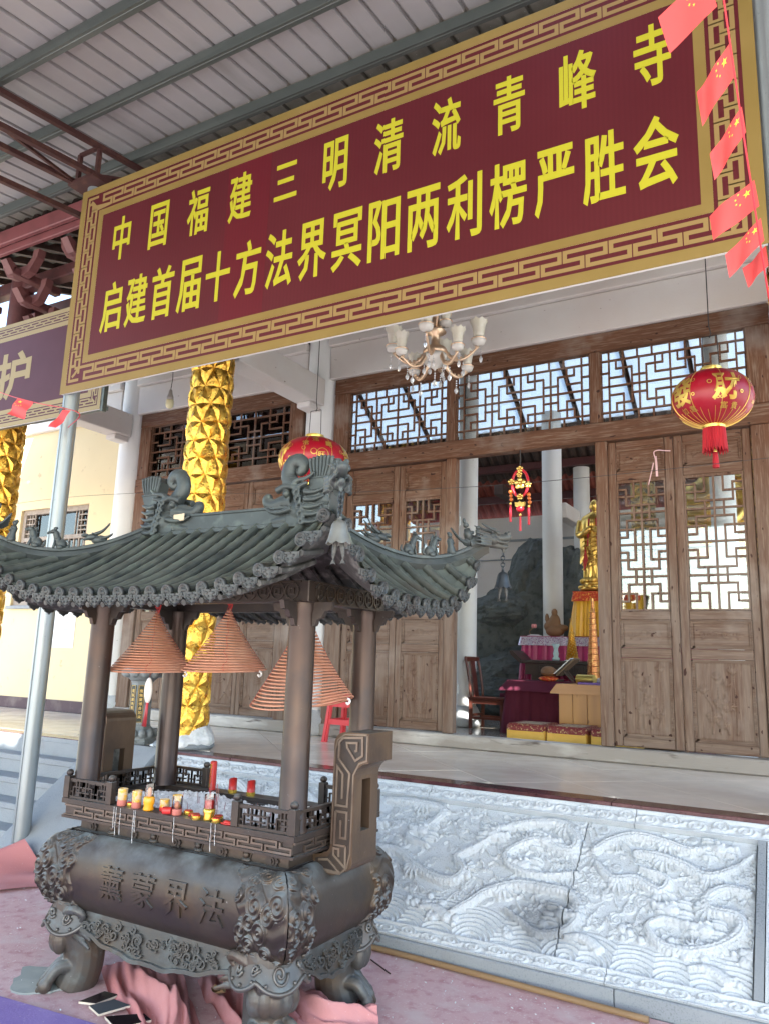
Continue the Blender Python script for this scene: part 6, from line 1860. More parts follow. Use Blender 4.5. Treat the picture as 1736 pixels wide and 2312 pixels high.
apron(.60, lambda a, c, d: (XC + a, YC - .338 - d - .25 * (.385 - c), c), 2); apron(.60, lambda a, c, d: (XC + a, YC + .338 + d + .25 * (.385 - c), c), 3)
apron(.27, lambda a, c, d: (XC + .672 + d + .25 * (.385 - c), YC + a, c), 4); apron(.27, lambda a, c, d: (XC - .672 - d - .25 * (.385 - c), YC + a, c), 5)

# --- lion-mask feet
m_rubf = M('rubbed_foot_ornament', (.13, .125, .115), .42, .5, vary=[(9, (.10, .08, .065), .45, .7)])
m_foot = M('dusty_bronze_feet', (.085, .085, .082), .5, .45, vary=[(4, (.11, .078, .055), .42, .62), (10, (.13, .15, .148), .55, .75), (60, (.3, .3, .29), .72, .77)], extra=dust_fn((.26, .29, .29), .6), bump=(60, .001))
for sx_ in (-1, 1):
    for sy_ in (-1, 1):
        D = np.array((sx_ * .80, sy_ * .60, 0)); D /= np.linalg.norm(D); T_ = np.array((-D[1], D[0], 0)); U_ = np.array((0, 0, 1.0))
        o_ = np.array((XC + sx_ * .575, YC + sy_ * .275, 0))
        pt = lambda f, s_, z: tuple(o_ + D * f + T_ * s_ + U_ * z)
        q = MB()
        q.tube(curve_pts([pt(.02, 0, .40), pt(.035, 0, .30), pt(-.01, 0, .19), pt(-.015, 0, .10), pt(.02, 0, .0)], 18), [.128, .128, .126, .122, .117, .112, .107, .103, .100, .098, .097, .096, .096, .097, .098, .10, .10, .10], 18)
        for k in range(5):                                  # ribbed muzzle under the brow
            an = (k - 2) * .42; q.ball(pt(.02 + .098 * math.cos(an), .098 * math.sin(an), .225), (.040, .040, .062), 12, 9)
        q.ball(pt(.135, 0, .275), (.040, .040, .026), 12, 9)
        for s_ in (-1, 1):
            q.ball(pt(.115, s_ * .060, .285), .026, 10, 8)
            q.tube(curve_pts([pt(.06, s_ * .10, .36), pt(.02, s_ * .15, .385), pt(-.03, s_ * .16, .36), pt(-.01, s_ * .13, .32)], 12), np.linspace(.028, .012, 12), 8)   # ear
            for k in range(3): q.tube(curve_pts([pt(.02, s_ * .09, .30 - .02 * k), pt(-.04, s_ * (.15 + .01 * k), .31 - .03 * k), pt(-.08, s_ * (.17 + .02 * k), .29 - .03 * k)], 10), np.linspace(.018, .007, 10), 7)   # mane
        for k in range(4):
            s_ = -.096 + .064 * k
            f = .112 + .02 * (1 - abs(k - 1.5) / 1.5)
            q.tube(curve_pts([pt(.02, s_ * .6, .11), pt(.08, s_ * .9, .105), pt(f, s_, .066), pt(f + .025, s_, .030)], 12), np.linspace(.030, .024, 12), 10); q.ball(pt(f + .018, s_, .034), (.034, .034, .034), 12, 9); q.ball(pt(f + .050, s_ * 1.05, .018), (.010, .010, .016), 8, 6)
        ft = q.build('lion_foot', m_foot, cen, voxel=.0046)
        n1, n2 = 60, 8                                       # brow collar with a lobed lower edge
        def cpos(a, t, e=0.0): return pt(.02 + (.118 + .055 * t ** 1.4 + e) * math.cos(a), (.118 + .050 * t ** 1.4 + e) * math.sin(a), .412 - t * (.085 + .050 * abs(math.cos(2.5 * a)) ** .7))
        A_ = np.linspace(-2.0, 2.0, n1)
        q = MB(); q.grid(np.array([[cpos(a, t) for t in np.linspace(0, 1, n2)] for a in A_]), flip=True); q.grid(np.array([[cpos(a, t, -.012) for t in np.linspace(0, 1, n2)] for a in A_]))
        q.build('brow_collar', m_foot, ft, smooth=True)
        q = MB(); q.tube([cpos(a, 1, -.003) for a in A_], .0095, 7); q.tube([cpos(a, .12, .002) for a in A_], .006, 6)
        for c_, r_ in ((0, .036), (-.72, .022), (.72, .022), (-1.35, .024), (1.35, .024)):
            q.tube([cpos(c_ + r_ * (1 - u / 11) * math.cos(u) / .15, .52 + r_ * (1 - u / 11) * math.sin(u) / .12, .004) for u in np.linspace(0, 9.5, 34)], .0068, 6)
        for k in range(9):
            a = (k - 4) * .38
            if abs(a) > .25: q.ball(cpos(a, .86, .004), .0085, 8, 6)
        q.build('scroll_ornament', m_rubf, ft, smooth=True)
# --- the burner's hipped roof
XR = -2.76
WR = lambda x, y, z: (XR + x, YC + y, z)
RA, RBd, HX, ZR, ZE, LF = 1.16, .72, .60, 2.272, 1.858, .35


def roofz(x, y):
    d = abs(y) / RBd; xh = HX + (RA - HX) * d
    if abs(x) <= xh + 1e-9: dd = d; w_ = (abs(x) / xh) ** 4 if xh else 0
    else: dd = (abs(x) - HX) / (RA - HX); w_ = (abs(y) / max(RBd * dd, 1e-6)) ** 3.2
    dd = min(dd, 1.06)
    return ZE + (ZR - ZE) * max(0, 1 - dd) ** 1.32 + LF * dd ** 2.4 * min(w_, 1.0)


roof = link('roof', MB().box(XR - .60, XR + .60, YC - .012, YC + .012, 2.20, 2.27).mesh('roof', m_verd, org=(XC, YC, 0)), cen)
ORG[roof] = Vector((XC, YC, 0)); roof.location = (0, 0, 0)


def row_path(kind, s_, sg, n=26):
    if kind == 'f':
        d0 = max(.015, (abs(s_) - HX) / (RA - HX) + .01); ds = np.linspace(d0, 1.0, n)
        return np.array([(s_, sg * d * RBd, roofz(s_, d * RBd)) for d in ds])
    d0 = max(.02, abs(s_) / RBd + .01); ds = np.linspace(d0, 1.0, n)
    return np.array([(sg * (HX + (RA - HX) * d), s_, roofz(HX + (RA - HX) * d, s_)) for d in ds])


m_pan = M('dusty_pan_tile', (.115, .13, .112), .6, .3, vary=[(7, (.075, .09, .08), .42, .68), (3, (.13, .15, .125), .55, .75)], bump=(40, .0015))
m_tend = M('grey_tile_end', (.056, .062, .064), .5, .4, vary=[(30, (.095, .095, .092), .5, .7), (6, (.045, .042, .04), .5, .7)])
disc = MB(); disc.lathe([(.0, .012), (.010, .012), (.012, .006), (.020, .006), (.022, .012), (.026, .006), (.030, .006), (.033, .016), (.040, .014), (.041, -.012), (.0, -.012)], (0, 0, 0), 20, caps=False)
for k in range(5): disc.ball((.020 * math.cos(k * 1.2566), .020 * math.sin(k * 1.2566), .008), (.006, .006, .006), 6, 5)
disc.V = [v * .72 for v in disc.V]
disc_me = disc.mesh('tile_end', m_tend, smooth=True)
drip = MB(); drip.prism([(-.050, .012), (.050, .012), (.046, -.022), (.034, -.030), (.028, -.046), (.012, -.050), (0, -.066), (-.012, -.050), (-.028, -.046), (-.034, -.030), (-.046, -.022)], lambda a, c, d: (a, c, d), -.006, .004)
for k in range(5): drip.ball((.020 * math.cos(k * 1.2566 + 1.57), -.014 + .018 * math.sin(k * 1.2566 + 1.57), .005), (.009, .009, .005), 6, 5)
drip.tube([(.040, .005, .004), (.036, -.022, .005), (.02, -.042, .005), (0, -.056, .005), (-.02, -.042, .005), (-.036, -.022, .005), (-.040, .005, .004)], .004, 5)
drip.V = [v * np.array((.95, .72, 1)) for v in drip.V]
drip_me = drip.mesh('drip_tile', m_tend)


def put_end(me, nm, p, out, tilt=0.0):
    """local z looks outwards along 'out', local y is up"""
    z_ = Vector(out).normalized(); y_ = Vector((0, 0, 1)); x_ = y_.cross(z_).normalized(); y_ = z_.cross(x_)
    Mx = Matrix((x_, y_, z_)).transposed()
    link(nm, me, roof, WR(*p), Mx.to_euler())


for kind, vals, sgs in (('f', [(i - 11) * .1 for i in range(23)], (-1, 1)), ('s', [(j - 6.5) * .1 for j in range(14)], (1, -1))):
    for sg in sgs:
        for i, s_ in enumerate(vals):
            P = row_path(kind, s_, sg)
            if len(P) < 2 or np.linalg.norm(P[0] - P[-1]) < .04: continue
            L = np.r_[0, np.cumsum(np.linalg.norm(np.diff(P, axis=0), axis=1))]
            Q = P + np.array((XR, YC, .010))
            r = .0245 + .0022 * ((L / .11) % 1 < .12)
            q = MB(); q.tube(Q, r, 12); q.build('cover_tile_row', m_tilec, roof, sharp=50)
            out = P[-1] - P[-2]; out[2] *= .45
            put_end(disc_me, 'tile_end', tuple(P[-1] + np.array((0, 0, .008))), tuple(out))
        for i in range(len(vals) - 1):                      # pan tiles between, stepped like lapped plates
            sm = (vals[i] + vals[i + 1]) / 2
            A_ = row_path(kind, vals[i] + .016, sg, 40); B_ = row_path(kind, vals[i + 1] - .016, sg, 40)
            L = np.r_[0, np.cumsum(np.linalg.norm(np.diff(A_, axis=0), axis=1))]
            st_p = .016 * (1 - (L / .075) % 1)
            A_[:, 2] += st_p - .004; B_[:, 2] += st_p - .004
            Mm = (A_ + B_) / 2; Mm[:, 2] -= .010
            q = MB(); q.grid(np.stack([A_, Mm, B_], 0) + np.array((XR, YC, 0)), flip=(sg > 0) == (kind == 'f'))
            q.build('pan_tile_row', m_pan, roof)
            C = row_path(kind, sm, sg, 8); out = C[-1] - C[-2]; out[2] *= .3
            put_end(drip_me, 'drip_tile', tuple(C[-1] + np.array((0, 0, -.012)) + out / np.linalg.norm(out) * .004), tuple(out))
# underside boards and the dark core above the lintel
for sg in (-1, 1):
    for kind, vmax in (('f', RA - .02), ('s', RBd - .02)):
        rows = []
        for s_ in np.linspace(-vmax, vmax, 50): rows.append(row_path(kind, s_, sg, 16) + np.array((XR, YC, -.030)))
        q = MB(); q.grid(np.stack(rows, 0), flip=(sg < 0) == (kind == 'f')); q.build('soffit', m_soot, roof)
for i in range(23):
    for sg in (-1, 1):
        P = row_path('f', (i - 11) * .1, sg, 8) + np.array((XR, YC, -.045)); q = MB(); q.tube(P[2:], .014, 6); q.build('small_rafter', m_soot, roof)
# ridge, hips
q = MB(); q.box(XR - .50, XR + .50, YC - .030, YC + .030, 2.265, 2.365, .006); q.box(XR - .60, XR + .60, YC - .045, YC + .045, 2.255, 2.282, .005); q.box(XR - .50, XR + .50, YC - .036, YC + .036, 2.355, 2.372, .004); q.build('main_ridge', m_verd, roof)


def hip(t, up=0.0):                       # t 0 at the ridge end, 1 at the corner
    x_ = HX + (RA - HX) * t; y_ = RBd * t; return np.array((x_, y_, roofz(x_, min(y_, RBd * t)) + up)) if t <= 1 else np.array((x_, y_, roofz(RA, RBd) + (t - 1) * .38 + up))


HS = [(-1, -1), (1, -1), (1, 1), (-1, 1)]


def cast_beast(kind, s_=1.0):
    """small ridge beast, facing +x, sitting on z = 0"""
    q = MB()
    if kind == 'hound' or kind == 'horse' or kind == 'scaled':
        q.ball((-.012, 0, .030), (.030, .020, .032), 12, 9); q.ball((.008, 0, .052), (.020, .017, .034), 12, 9)
        q.tube(curve_pts([(.010, 0, .06), (.016, 0, .085), (.022, 0, .098)], 8), [.017] * 5 + [.016, .015, .014], 8)
        q.ball((.028, 0, .100), (.020, .014, .013), 10, 8); q.ball((.046, 0, .096), (.013, .010, .009), 8, 6)
        for y in (-.010, .010):
            q.tube([(.018, y, .05), (.026, y, .02), (.030, y, .002)], .007, 7); q.ball((-.005, y * 1.9, .014), (.020, .009, .014), 8, 6); q.tube([(.020, y, .108), (.014, y * 1.2, .124)], [.006, .002], 6)
        q.tube(curve_pts([(-.035, 0, .012), (-.052, 0, .028), (-.050, 0, .052)], 8), np.linspace(.010, .004, 8), 7)
        if kind == 'horse':
            for k in range(5): q.ball((.004 - .002 * k, 0, .105 - .013 * k), (.010, .006, .010), 6, 5)
        if kind == 'scaled':
            q.ball((.020, 0, .118), (.012, .008, .008), 8, 6); q.ball((.058, 0, .090), .007, 6, 5)
    elif kind == 'figure':
        q.lathe([(.026, 0), (.024, .02), (.016, .05), (.019, .075), (.010, .09)], (0, 0, 0), 12); q.ball((.002, 0, .103), (.013, .012, .015), 10, 8); q.ball((-.004, 0, .113), (.010, .010, .010), 8, 6); q.tube([(.005, -.015, .07), (.02, 0, .06), (.005, .015, .07)], .006, 6)
    elif kind == 'rider':
        q.ball((0, 0, .024), (.040, .018, .022), 12, 9); q.tube(curve_pts([(.03, 0, .03), (.046, 0, .05), (.048, 0, .072)], 8), np.linspace(.013, .009, 8), 8); q.ball((.056, 0, .078), (.015, .009, .009), 8, 6)
        for k in range(7): q.tube(curve_pts([(-.02, (k - 3) * .003, .02), (-.05, (k - 3) * .006, .035 + .004 * k), (-.068, (k - 3) * .008, .055 + .008 * k)], 8), np.linspace(.008, .004, 8), 6)
        q.lathe([(.018, .03), (.020, .06), (.012, .085)], (-.004, 0, 0), 10); q.ball((-.004, 0, .10), .013, 10, 8); q.ball((-.008, 0, .118), (.008, .008, .014), 8, 6); q.ball((.016, 0, .062), (.015, .010, .009), 8, 6)
    else:                                                                 # dragon head with swept horns
        q.ball((0, 0, .025), (.040, .020, .024), 12, 9); q.ball((.035, 0, .042), (.034, .018, .018), 12, 9); q.ball((.068, 0, .055), (.020, .014, .010), 10, 7); q.ball((.060, 0, .034), (.024, .012, .007), 10, 7)
        for y in (-.012, .012):
            q.tube(curve_pts([(.02, y, .055), (-.02, y * 1.6, .070), (-.06, y * 2.2, .105)], 12), np.linspace(.010, .003, 12), 7); q.ball((.030, y * 1.2, .058), .007, 7, 6)
            q.tube(curve_pts([(.0, y, .03), (-.04, y * 1.6, .035), (-.07, y * 2, .05)], 10), np.linspace(.010, .003, 10), 7)
    me = q.mesh('ridge_beast', m_verd, True)
    return me


beast_me = {k: cast_beast(k) for k in ('swept', 'scaled', 'horse', 'figure', 'rider')}
bdef = [('swept', .30, 1.05), ('scaled', .53, 1.0), ('horse', .67, 1.0), ('figure', .80, 1.0), ('rider', .93, 1.2)]


def dragon_head(origin, D, scale=1.0):
    """hip-end dragon head; D outward (unit, horizontal)"""
    D = np.array(D, float); T_ = np.array((-D[1], D[0], 0)); o_ = np.array(origin, float)
    pt = lambda f, s_, z: tuple(o_ + scale * (D * f + T_ * s_ + np.array((0, 0, z))))
    q = MB(); sc = scale
    q.tube(curve_pts([pt(-.10, 0, -.01), pt(-.03, 0, .01), pt(.04, 0, .025)], 10), np.array([.034] * 10) * sc, 10)
    q.ball(pt(.05, 0, .03), np.array((.045, .045, .036)) * sc, 14, 10)
    q.tube(curve_pts([pt(.06, 0, .045), pt(.12, 0, .045), pt(.165, 0, .055), pt(.175, 0, .075)], 12), np.array([.030, .029, .028, .026, .025, .024, .024, .024, .025, .024, .02, .014]) * sc, 10)   # upper jaw, curled snout
    q.tube(curve_pts([pt(.05, 0, .005), pt(.11, 0, -.002), pt(.155, 0, -.004), pt(.165, 0, .01)], 10), np.linspace(.024, .010, 10) * sc, 9)           # lower jaw
    for s_ in (-1, 1):
        q.ball(pt(.085, s_ * .028, .070), .014 * sc, 8, 7); q.ball(pt(.165, s_ * .016, .078), .012 * sc, 8, 6)
        q.tube(curve_pts([pt(.07, s_ * .025, .085), pt(.02, s_ * .035, .095), pt(-.04, s_ * .045, .115)], 10), np.linspace(.013, .004, 10) * sc, 7)     # horn
        for k in range(4): q.tube(curve_pts([pt(.03, s_ * .035, .045 - .018 * k), pt(-.03, s_ * .055, .050 - .02 * k), pt(-.085, s_ * .050, .058 - .022 * k)], 10), np.linspace(.013, .004, 10) * sc, 7)   # mane
        q.tube(curve_pts([pt(.08, s_ * .030, .02), pt(.13, s_ * .032, .015), pt(.16, s_ * .026, .025)], 8), np.linspace(.010, .006, 8) * sc, 7)
    q.tube([pt(.135, 0, -.004), pt(.138, 0, -.045)], np.array((.014, .006)) * sc, 8)
    return q


for hi, (sx_, sy_) in enumerate(HS):
    mul = np.array((sx_, sy_, 1))
    pts = np.array([hip(t, .020) * mul for t in np.linspace(.0, 1.03, 30)]) + np.array((XR, YC, 0))
    q = MB(); q.tube(pts, .036, 4, flat=(1.25, .75))
    q.tube(pts + np.array((0, 0, .040)), .022, 6, flat=(.6, 1.1)); hp = q.build('hip_ridge', m_verd, roof, sharp=30)
    ang = math.atan2(sy_ * RBd, sx_ * (RA - HX))
    for kd, t, s_ in bdef:
        p = hip(t, .060) * mul; slope = hip(t + .03) - hip(t - .03); pitch = math.atan2(slope[2], math.hypot(slope[0], slope[1]))
        b_ = link('ridge_beast', beast_me[kd], roof, WR(*p), (0, -pitch * .5, ang), s_ * 1.02)
    q = dragon_head(hip(1.01, .035) * mul + np.array((XR, YC, 0)), (math.cos(ang), math.sin(ang), 0), .92); q.build('dragon_head', m_verd, roof, voxel=.004)

# --- ridge-end dragons: open jaws biting the ridge, scaled tail curled up, fan-shaped hilt behind
for sg in (1, -1):
    ox = XR
    pt = lambda f, s_, z: (ox + sg * f, YC + s_, z)
    q = MB()
    q.ball(pt(.50, 0, 2.345), (.125, .062, .075), 18, 12); q.ball(pt(.56, 0, 2.40), (.085, .055, .065), 16, 10); q.ball(pt(.59, 0, 2.31), (.07, .055, .055), 14, 10)
    q.tube(curve_pts([pt(.42, 0, 2.395), pt(.36, 0, 2.395), pt(.30, 0, 2.385), pt(.255, 0, 2.395), pt(.240, 0, 2.425), pt(.265, 0, 2.435)], 18), [.050, .048, .046, .044, .042, .040, .038, .036, .035, .034, .033, .032, .030, .028, .026, .022, .018, .014], 12)   # upper jaw, rolled snout
    q.tube(curve_pts([pt(.44, 0, 2.315), pt(.36, 0, 2.30), pt(.29, 0, 2.295), pt(.27, 0, 2.305)], 14), np.linspace(.044, .026, 14), 12)   # lower jaw
    for s_ in (-1, 1):
        q.ball(pt(.40, s_ * .046, 2.432), .023, 12, 9)                                          # eye
        q.tube(curve_pts([pt(.34, s_ * .05, 2.450), pt(.40, s_ * .058, 2.468), pt(.47, s_ * .06, 2.458), pt(.54, s_ * .065, 2.475)], 14), np.linspace(.020, .010, 14), 8)   # brow to ear
        q.tube(curve_pts([pt(.42, s_ * .05, 2.46), pt(.47, s_ * .06, 2.49), pt(.53, s_ * .06, 2.50), pt(.575, s_ * .055, 2.53)], 12), np.linspace(.017, .007, 12), 8)       # horn
        for k in range(5):
            zc = 2.43 - .038 * k
            q.tube([pt(.475 + .010 * k - .022 * math.cos(t) * (1 - t / 14), s_ * (.062 + .004 * t / 3), zc + .024 * math.sin(t) * (1 - t / 14)) for t in np.linspace(0, 8, 18)], .0085, 7)   # mane curls
            q.tube(curve_pts([pt(.52, s_ * .06, zc), pt(.58, s_ * .062, zc - .006), pt(.635, s_ * .05, zc + .012)], 10), np.linspace(.016, .007, 10), 8)
        q.tube(curve_pts([pt(.44, s_ * .05, 2.35), pt(.37, s_ * .052, 2.335), pt(.31, s_ * .045, 2.34), pt(.27, s_ * .04, 2.36)], 12), np.linspace(.016, .009, 12), 8)   # lip
        for k in range(4): q.tube([pt(.31 + .035 * k, s_ * .03, 2.372), pt(.31 + .035 * k, s_ * .03, 2.345)], [.008, .003], 6)
    q.box(*sorted((ox + sg * .40, ox + sg * .63)), YC - .045, YC + .045, 2.262, 2.315)
    body = q.build('ridge_dragon', m_verd, roof, voxel=.0045)
    C = curve_pts([pt(.52, 0, 2.42), pt(.435, 0, 2.455), pt(.375, 0, 2.53), pt(.392, 0, 2.600), pt(.440, 0, 2.612), pt(.466, 0, 2.580), pt(.446, 0, 2.553), pt(.424, 0, 2.566)], 60)
    t = np.linspace(0, 1, 60); R = np.interp(t, (0, .35, .6, .8, 1), (.050, .042, .037, .028, .014))
    n = 24; V = []
    seg = np.r_[0, np.cumsum(np.linalg.norm(np.diff(C, axis=0), axis=1))]
    T_ = np.gradient(C, axis=0); T_ /= np.linalg.norm(T_, axis=1)[:, None]; N_ = np.stack([-T_[:, 2], np.zeros(60), T_[:, 0]], 1)
    a = np.linspace(0, 2 * math.pi, n, endpoint=False)
    sc_ = 1 + .07 * np.abs(((seg[:, None] / .026 + .5 * (np.floor(a[None] / .52) % 2)) % 1) - .5) * 2
    P = C[:, None] + (R[:, None] * sc_)[..., None] * (np.cos(a)[None, :, None] * N_[:, None] + .82 * np.sin(a)[None, :, None] * np.array((0, 1.0, 0)))
    q = MB(); q.grid(P, cv=True); q.build('curled_tail', m_verd, roof, smooth=True)
    q = MB()
    q.prism([(.545, 2.43), (.625, 2.43), (.645, 2.47), (.655, 2.50), (.535, 2.50), (.530, 2.47)], lambda a_, c_, d_: (ox + sg * a_, YC + d_, c_), -.040, .040)
    fan = [(.540, 2.508), (.648, 2.508), (.672, 2.575), (.655, 2.600), (.628, 2.612), (.598, 2.615), (.568, 2.612), (.540, 2.598), (.522, 2.575)]
    q.prism(fan, lambda a_, c_, d_: (ox + sg * a_, YC + d_, c_), -.034, .034)
    for s_ in (-1, 1):
        for k in range(7): q.tube([pt(.548 + .0155 * k, s_ * .035, 2.51), pt(.535 + .021 * k, s_ * .036, 2.565), pt(.530 + .0225 * k, s_ * .036, 2.600 + .010 * math.sin(k / 6 * math.pi))], .0078, 6)
        for k in range(7): q.ball(pt(.530 + .0225 * k, s_ * .034, 2.600 + .010 * math.sin(k / 6 * math.pi)), .011, 8, 6)
    q.box(*sorted((ox + sg * .528, ox + sg * .662)), YC - .043, YC + .043, 2.498, 2.510, .003)
    q.build('fan_hilt', m_verd, roof, sharp=40)
q = MB(); q.obox((XR - .335, YC - .056, 2.352), (1, 0, .05), (0, 1, 0), (0, 0, 1), .040, .003, .020, .002); q.build('broken_patch', M('bare_cast_patch', (.62, .50, .36), .8), roof)

# --- bells hanging from the dragon heads
m_bell = M('grey_bell_metal', (.19, .195, .18), .45, .45, vary=[(9, (.14, .145, .135), .42, .7), (30, (.24, .245, .225), .6, .75)])
m_bell_d = M('dark_bell_metal', (.05, .06, .068), .42, .6, vary=[(9, (.036, .043, .05), .42, .7)])
m_fish = M('cast_fish', (.07, .07, .066), .55, .3, vary=[(120, (.035, .035, .035), .5, .6)])
labs = ['bronze bell with twin fish hanging under the front left roof corner of the burner', 'grey bell with twin fish hanging under the near roof corner of the burner', 'dark bell with twin fish hanging at the far right roof corner of the burner', 'bronze bell with twin fish hanging at the far left roof corner of the burner']
for hi, (sx_, sy_) in enumerate(HS):
    ang = math.atan2(sy_ * RBd, sx_ * (RA - HX))
    p = hip(1.01, .035) * np.array((sx_, sy_, 1)) + np.array((XR, YC, 0)) + np.array((math.cos(ang), math.sin(ang), 0)) * .124
    zt = p[2] - .040
    o = thing('bell', labs[hi], 'bell', (p[0], p[1], zt - .33), 'bells at the corners of the burner roof')
    mm = m_bell_d if hi == 2 else m_bell
    q = MB()
    for k in range(5):
        zc = zt - .008 - k * .019
        q.tube([(p[0] + (.011 * math.cos(t) if k % 2 else 0), p[1] + (0 if k % 2 else .011 * math.cos(t)), zc + .013 * math.sin(t)) for t in np.linspace(0, 6.283, 14, endpoint=False)], .0032, 6, closed=True)
    q.build('chain', m_bell_d, o, smooth=True)
    zb = zt - .092
    prof = [(.007, .0), (.009, -.012), (.022, -.018), (.029, -.030), (.034, -.056), (.039, -.078), (.047, -.096)]
    n = 48; a = np.linspace(0, 2 * math.pi, n, endpoint=False)
    P = np.array([[(p[0] + r * math.cos(t), p[1] + r * math.sin(t), zb + z - (.008 * abs(math.cos(4 * t)) if i == len(prof) - 1 else 0)) for t in a] for i, (r, z) in enumerate(prof)])
    Pi = P.copy(); Pi[:, :, :2] = (P[:, :, :2] - p[:2]) * .93 + p[:2]
    q = MB(); q.grid(P, cv=True, flip=False); q.grid(Pi, cv=True, flip=True); q.grid(np.stack([P[-1], Pi[-1]], 0), cv=True); q.build('bell_body', mm, o, smooth=True)
    for s_ in (-1, 1):
        q = MB(); cx_ = p[0] + s_ * .013; sw = s_ * .004
        q.tube([(cx_, p[1], zb - .075), (cx_, p[1], zb - .095), (cx_ + sw, p[1], zb - .115), (cx_ + sw * 2, p[1], zb - .145), (cx_ + sw * 2, p[1], zb - .155)], [.004, .0095, .0105, .006, .003], 10, flat=(1, .7))
        q.prism([(0, .0), (.011, -.024), (.003, -.018), (0, -.021), (-.003, -.018), (-.011, -.024)], lambda a_, c_, d_: (cx_ + sw * 2 + a_, p[1] + d_, zb - .152 + c_), -.003, .003)
        q.build('fish', m_fish, o, smooth=False)

# --- incense coils
m_coil = M('terracotta_incense', (.50, .225, .135), .75, vary=[(8, (.44, .18, .105), .4, .7), (3, (.60, .35, .25), .5, .75)])
m_coilash = M('white_incense_tip', (.72, .70, .68), .9)
m_thread = M('red_thread', (.40, .02, .02), .7)


def coil(cx, cy, zt, zb, R, turns, lab, tilt=(0, 0), ply=1.15):
    o = thing('incense_coil', lab, 'incense coil', (cx, cy, zb), 'hanging incense coils inside the burner')
    t = np.linspace(0.04, 1, turns * 34)
    r = R * t ** ply; a = 2 * math.pi * turns * t
    z = zt + (zb - zt) * t ** .93
    x_ = cx + r * np.cos(a); y_ = cy + r * np.sin(a)
    k = np.clip((t - .35) / .65, 0, 1) ** 2
    z = z + (tilt[0] * np.cos(a) + tilt[1] * np.sin(2 * a + 1)) * k
    P = np.stack([x_, y_, z], 1)
    q = MB(); q.tube(P, .0042, 6); q.build('spiral', m_coil, o, smooth=True)
    q = MB(); e = P[-1]; d = P[-1] - P[-4]; d /= np.linalg.norm(d)
    q.tube(curve_pts([e, e + d * .012 + np.array((0, 0, -.004)), e + d * .018 + np.array((0, 0, -.016)), e + d * .006 + np.array((0, 0, -.026)), e - d * .004 + np.array((0, 0, -.016))], 14), .0055, 7); q.build('burnt_tip', m_coilash, o, smooth=True)
    q = MB()
    for k in range(4):
        b_ = k * math.pi / 2 + .7
        idx = [i for i in range(len(t)) if abs(((a[i] - b_ + math.pi) % (2 * math.pi)) - math.pi) < .1]
        q.tube([(cx, cy, zt + .02)] + [tuple(P[i] + np.array((0, 0, .002))) for i in idx[::2]], .0014, 4)
    q.tube([(cx, cy, 1.90), (cx, cy, zt)], .003, 5); q.ball((cx, cy, zt + .012), (.016, .012, .009), 8, 6); q.tube(curve_pts([(cx - .02, cy, zt + .03), (cx, cy - .01, zt + .01), (cx + .022, cy, zt + .028), (cx + .012, cy, zt - .02)], 12), .004, 5)
    q.build('red_thread', m_thread, o)


coil(XC - .545, YC + .0, 1.845, 1.500, .238, 24, 'left incense coil, a smooth cone hanging nearest the left pillar', (.006, .004))
coil(XC - .02, YC + .0, 1.862, 1.520, .222, 24, 'middle incense coil hanging between the pillars with a curled white tip', (.006, .004))
coil(XC + .475, YC + .01, 1.855, 1.375, .255, 30, 'right incense coil, larger with sagging wavy lower turns', (.030, .018))
# ------------------------------------------------------------------ candles and incense on the burner tray
m_waxr = M('red_wax', (.50, .03, .025), .35); m_waxw = M('pale_wax', (.62, .26, .16), .5); m_goldfoil = M('gold_candle_cup', (.85, .58, .10), .22, .85); m_foilred = M('red_foil_print', (.62, .05, .02), .3, vary=[(60, (.80, .50, .08), .52, .60)])
m_amberwax = M('amber_gel', (.80, .36, .02), .2)
m_waxp = M('dusky_pink_wax', (.46, .15, .12), .4); m_print = M('gold_printed_candle_glass', (.62, .48, .30), .25, vary=[(55, (.72, .42, .06), .46, .56), (30, (.55, .10, .05), .60, .66)])
ZT = .867
cand = [(-3.040, 2.812, 'glass', 'gold printed glass candle at the left end of the front ledge'), (-2.945, 2.815, 'glass', 'pale glass candle with a melted base, second glass from the left'),
        (-2.860, 2.812, 'cup', 'tall amber candle cup under a clear cylinder on the front ledge'), (-2.795, 2.850, 'short', 'short glass candle with red wax behind the amber cup'),
        (-2.715, 2.850, 'glass', 'glass candle standing behind the burnt down candle near the middle'), (-2.680, 2.815, 'burnt', 'burnt down glass candle with a white flame stub near the middle'),
        (-2.485, 2.818, 'redcup', 'red candle in a shiny gold cup right of the middle')]
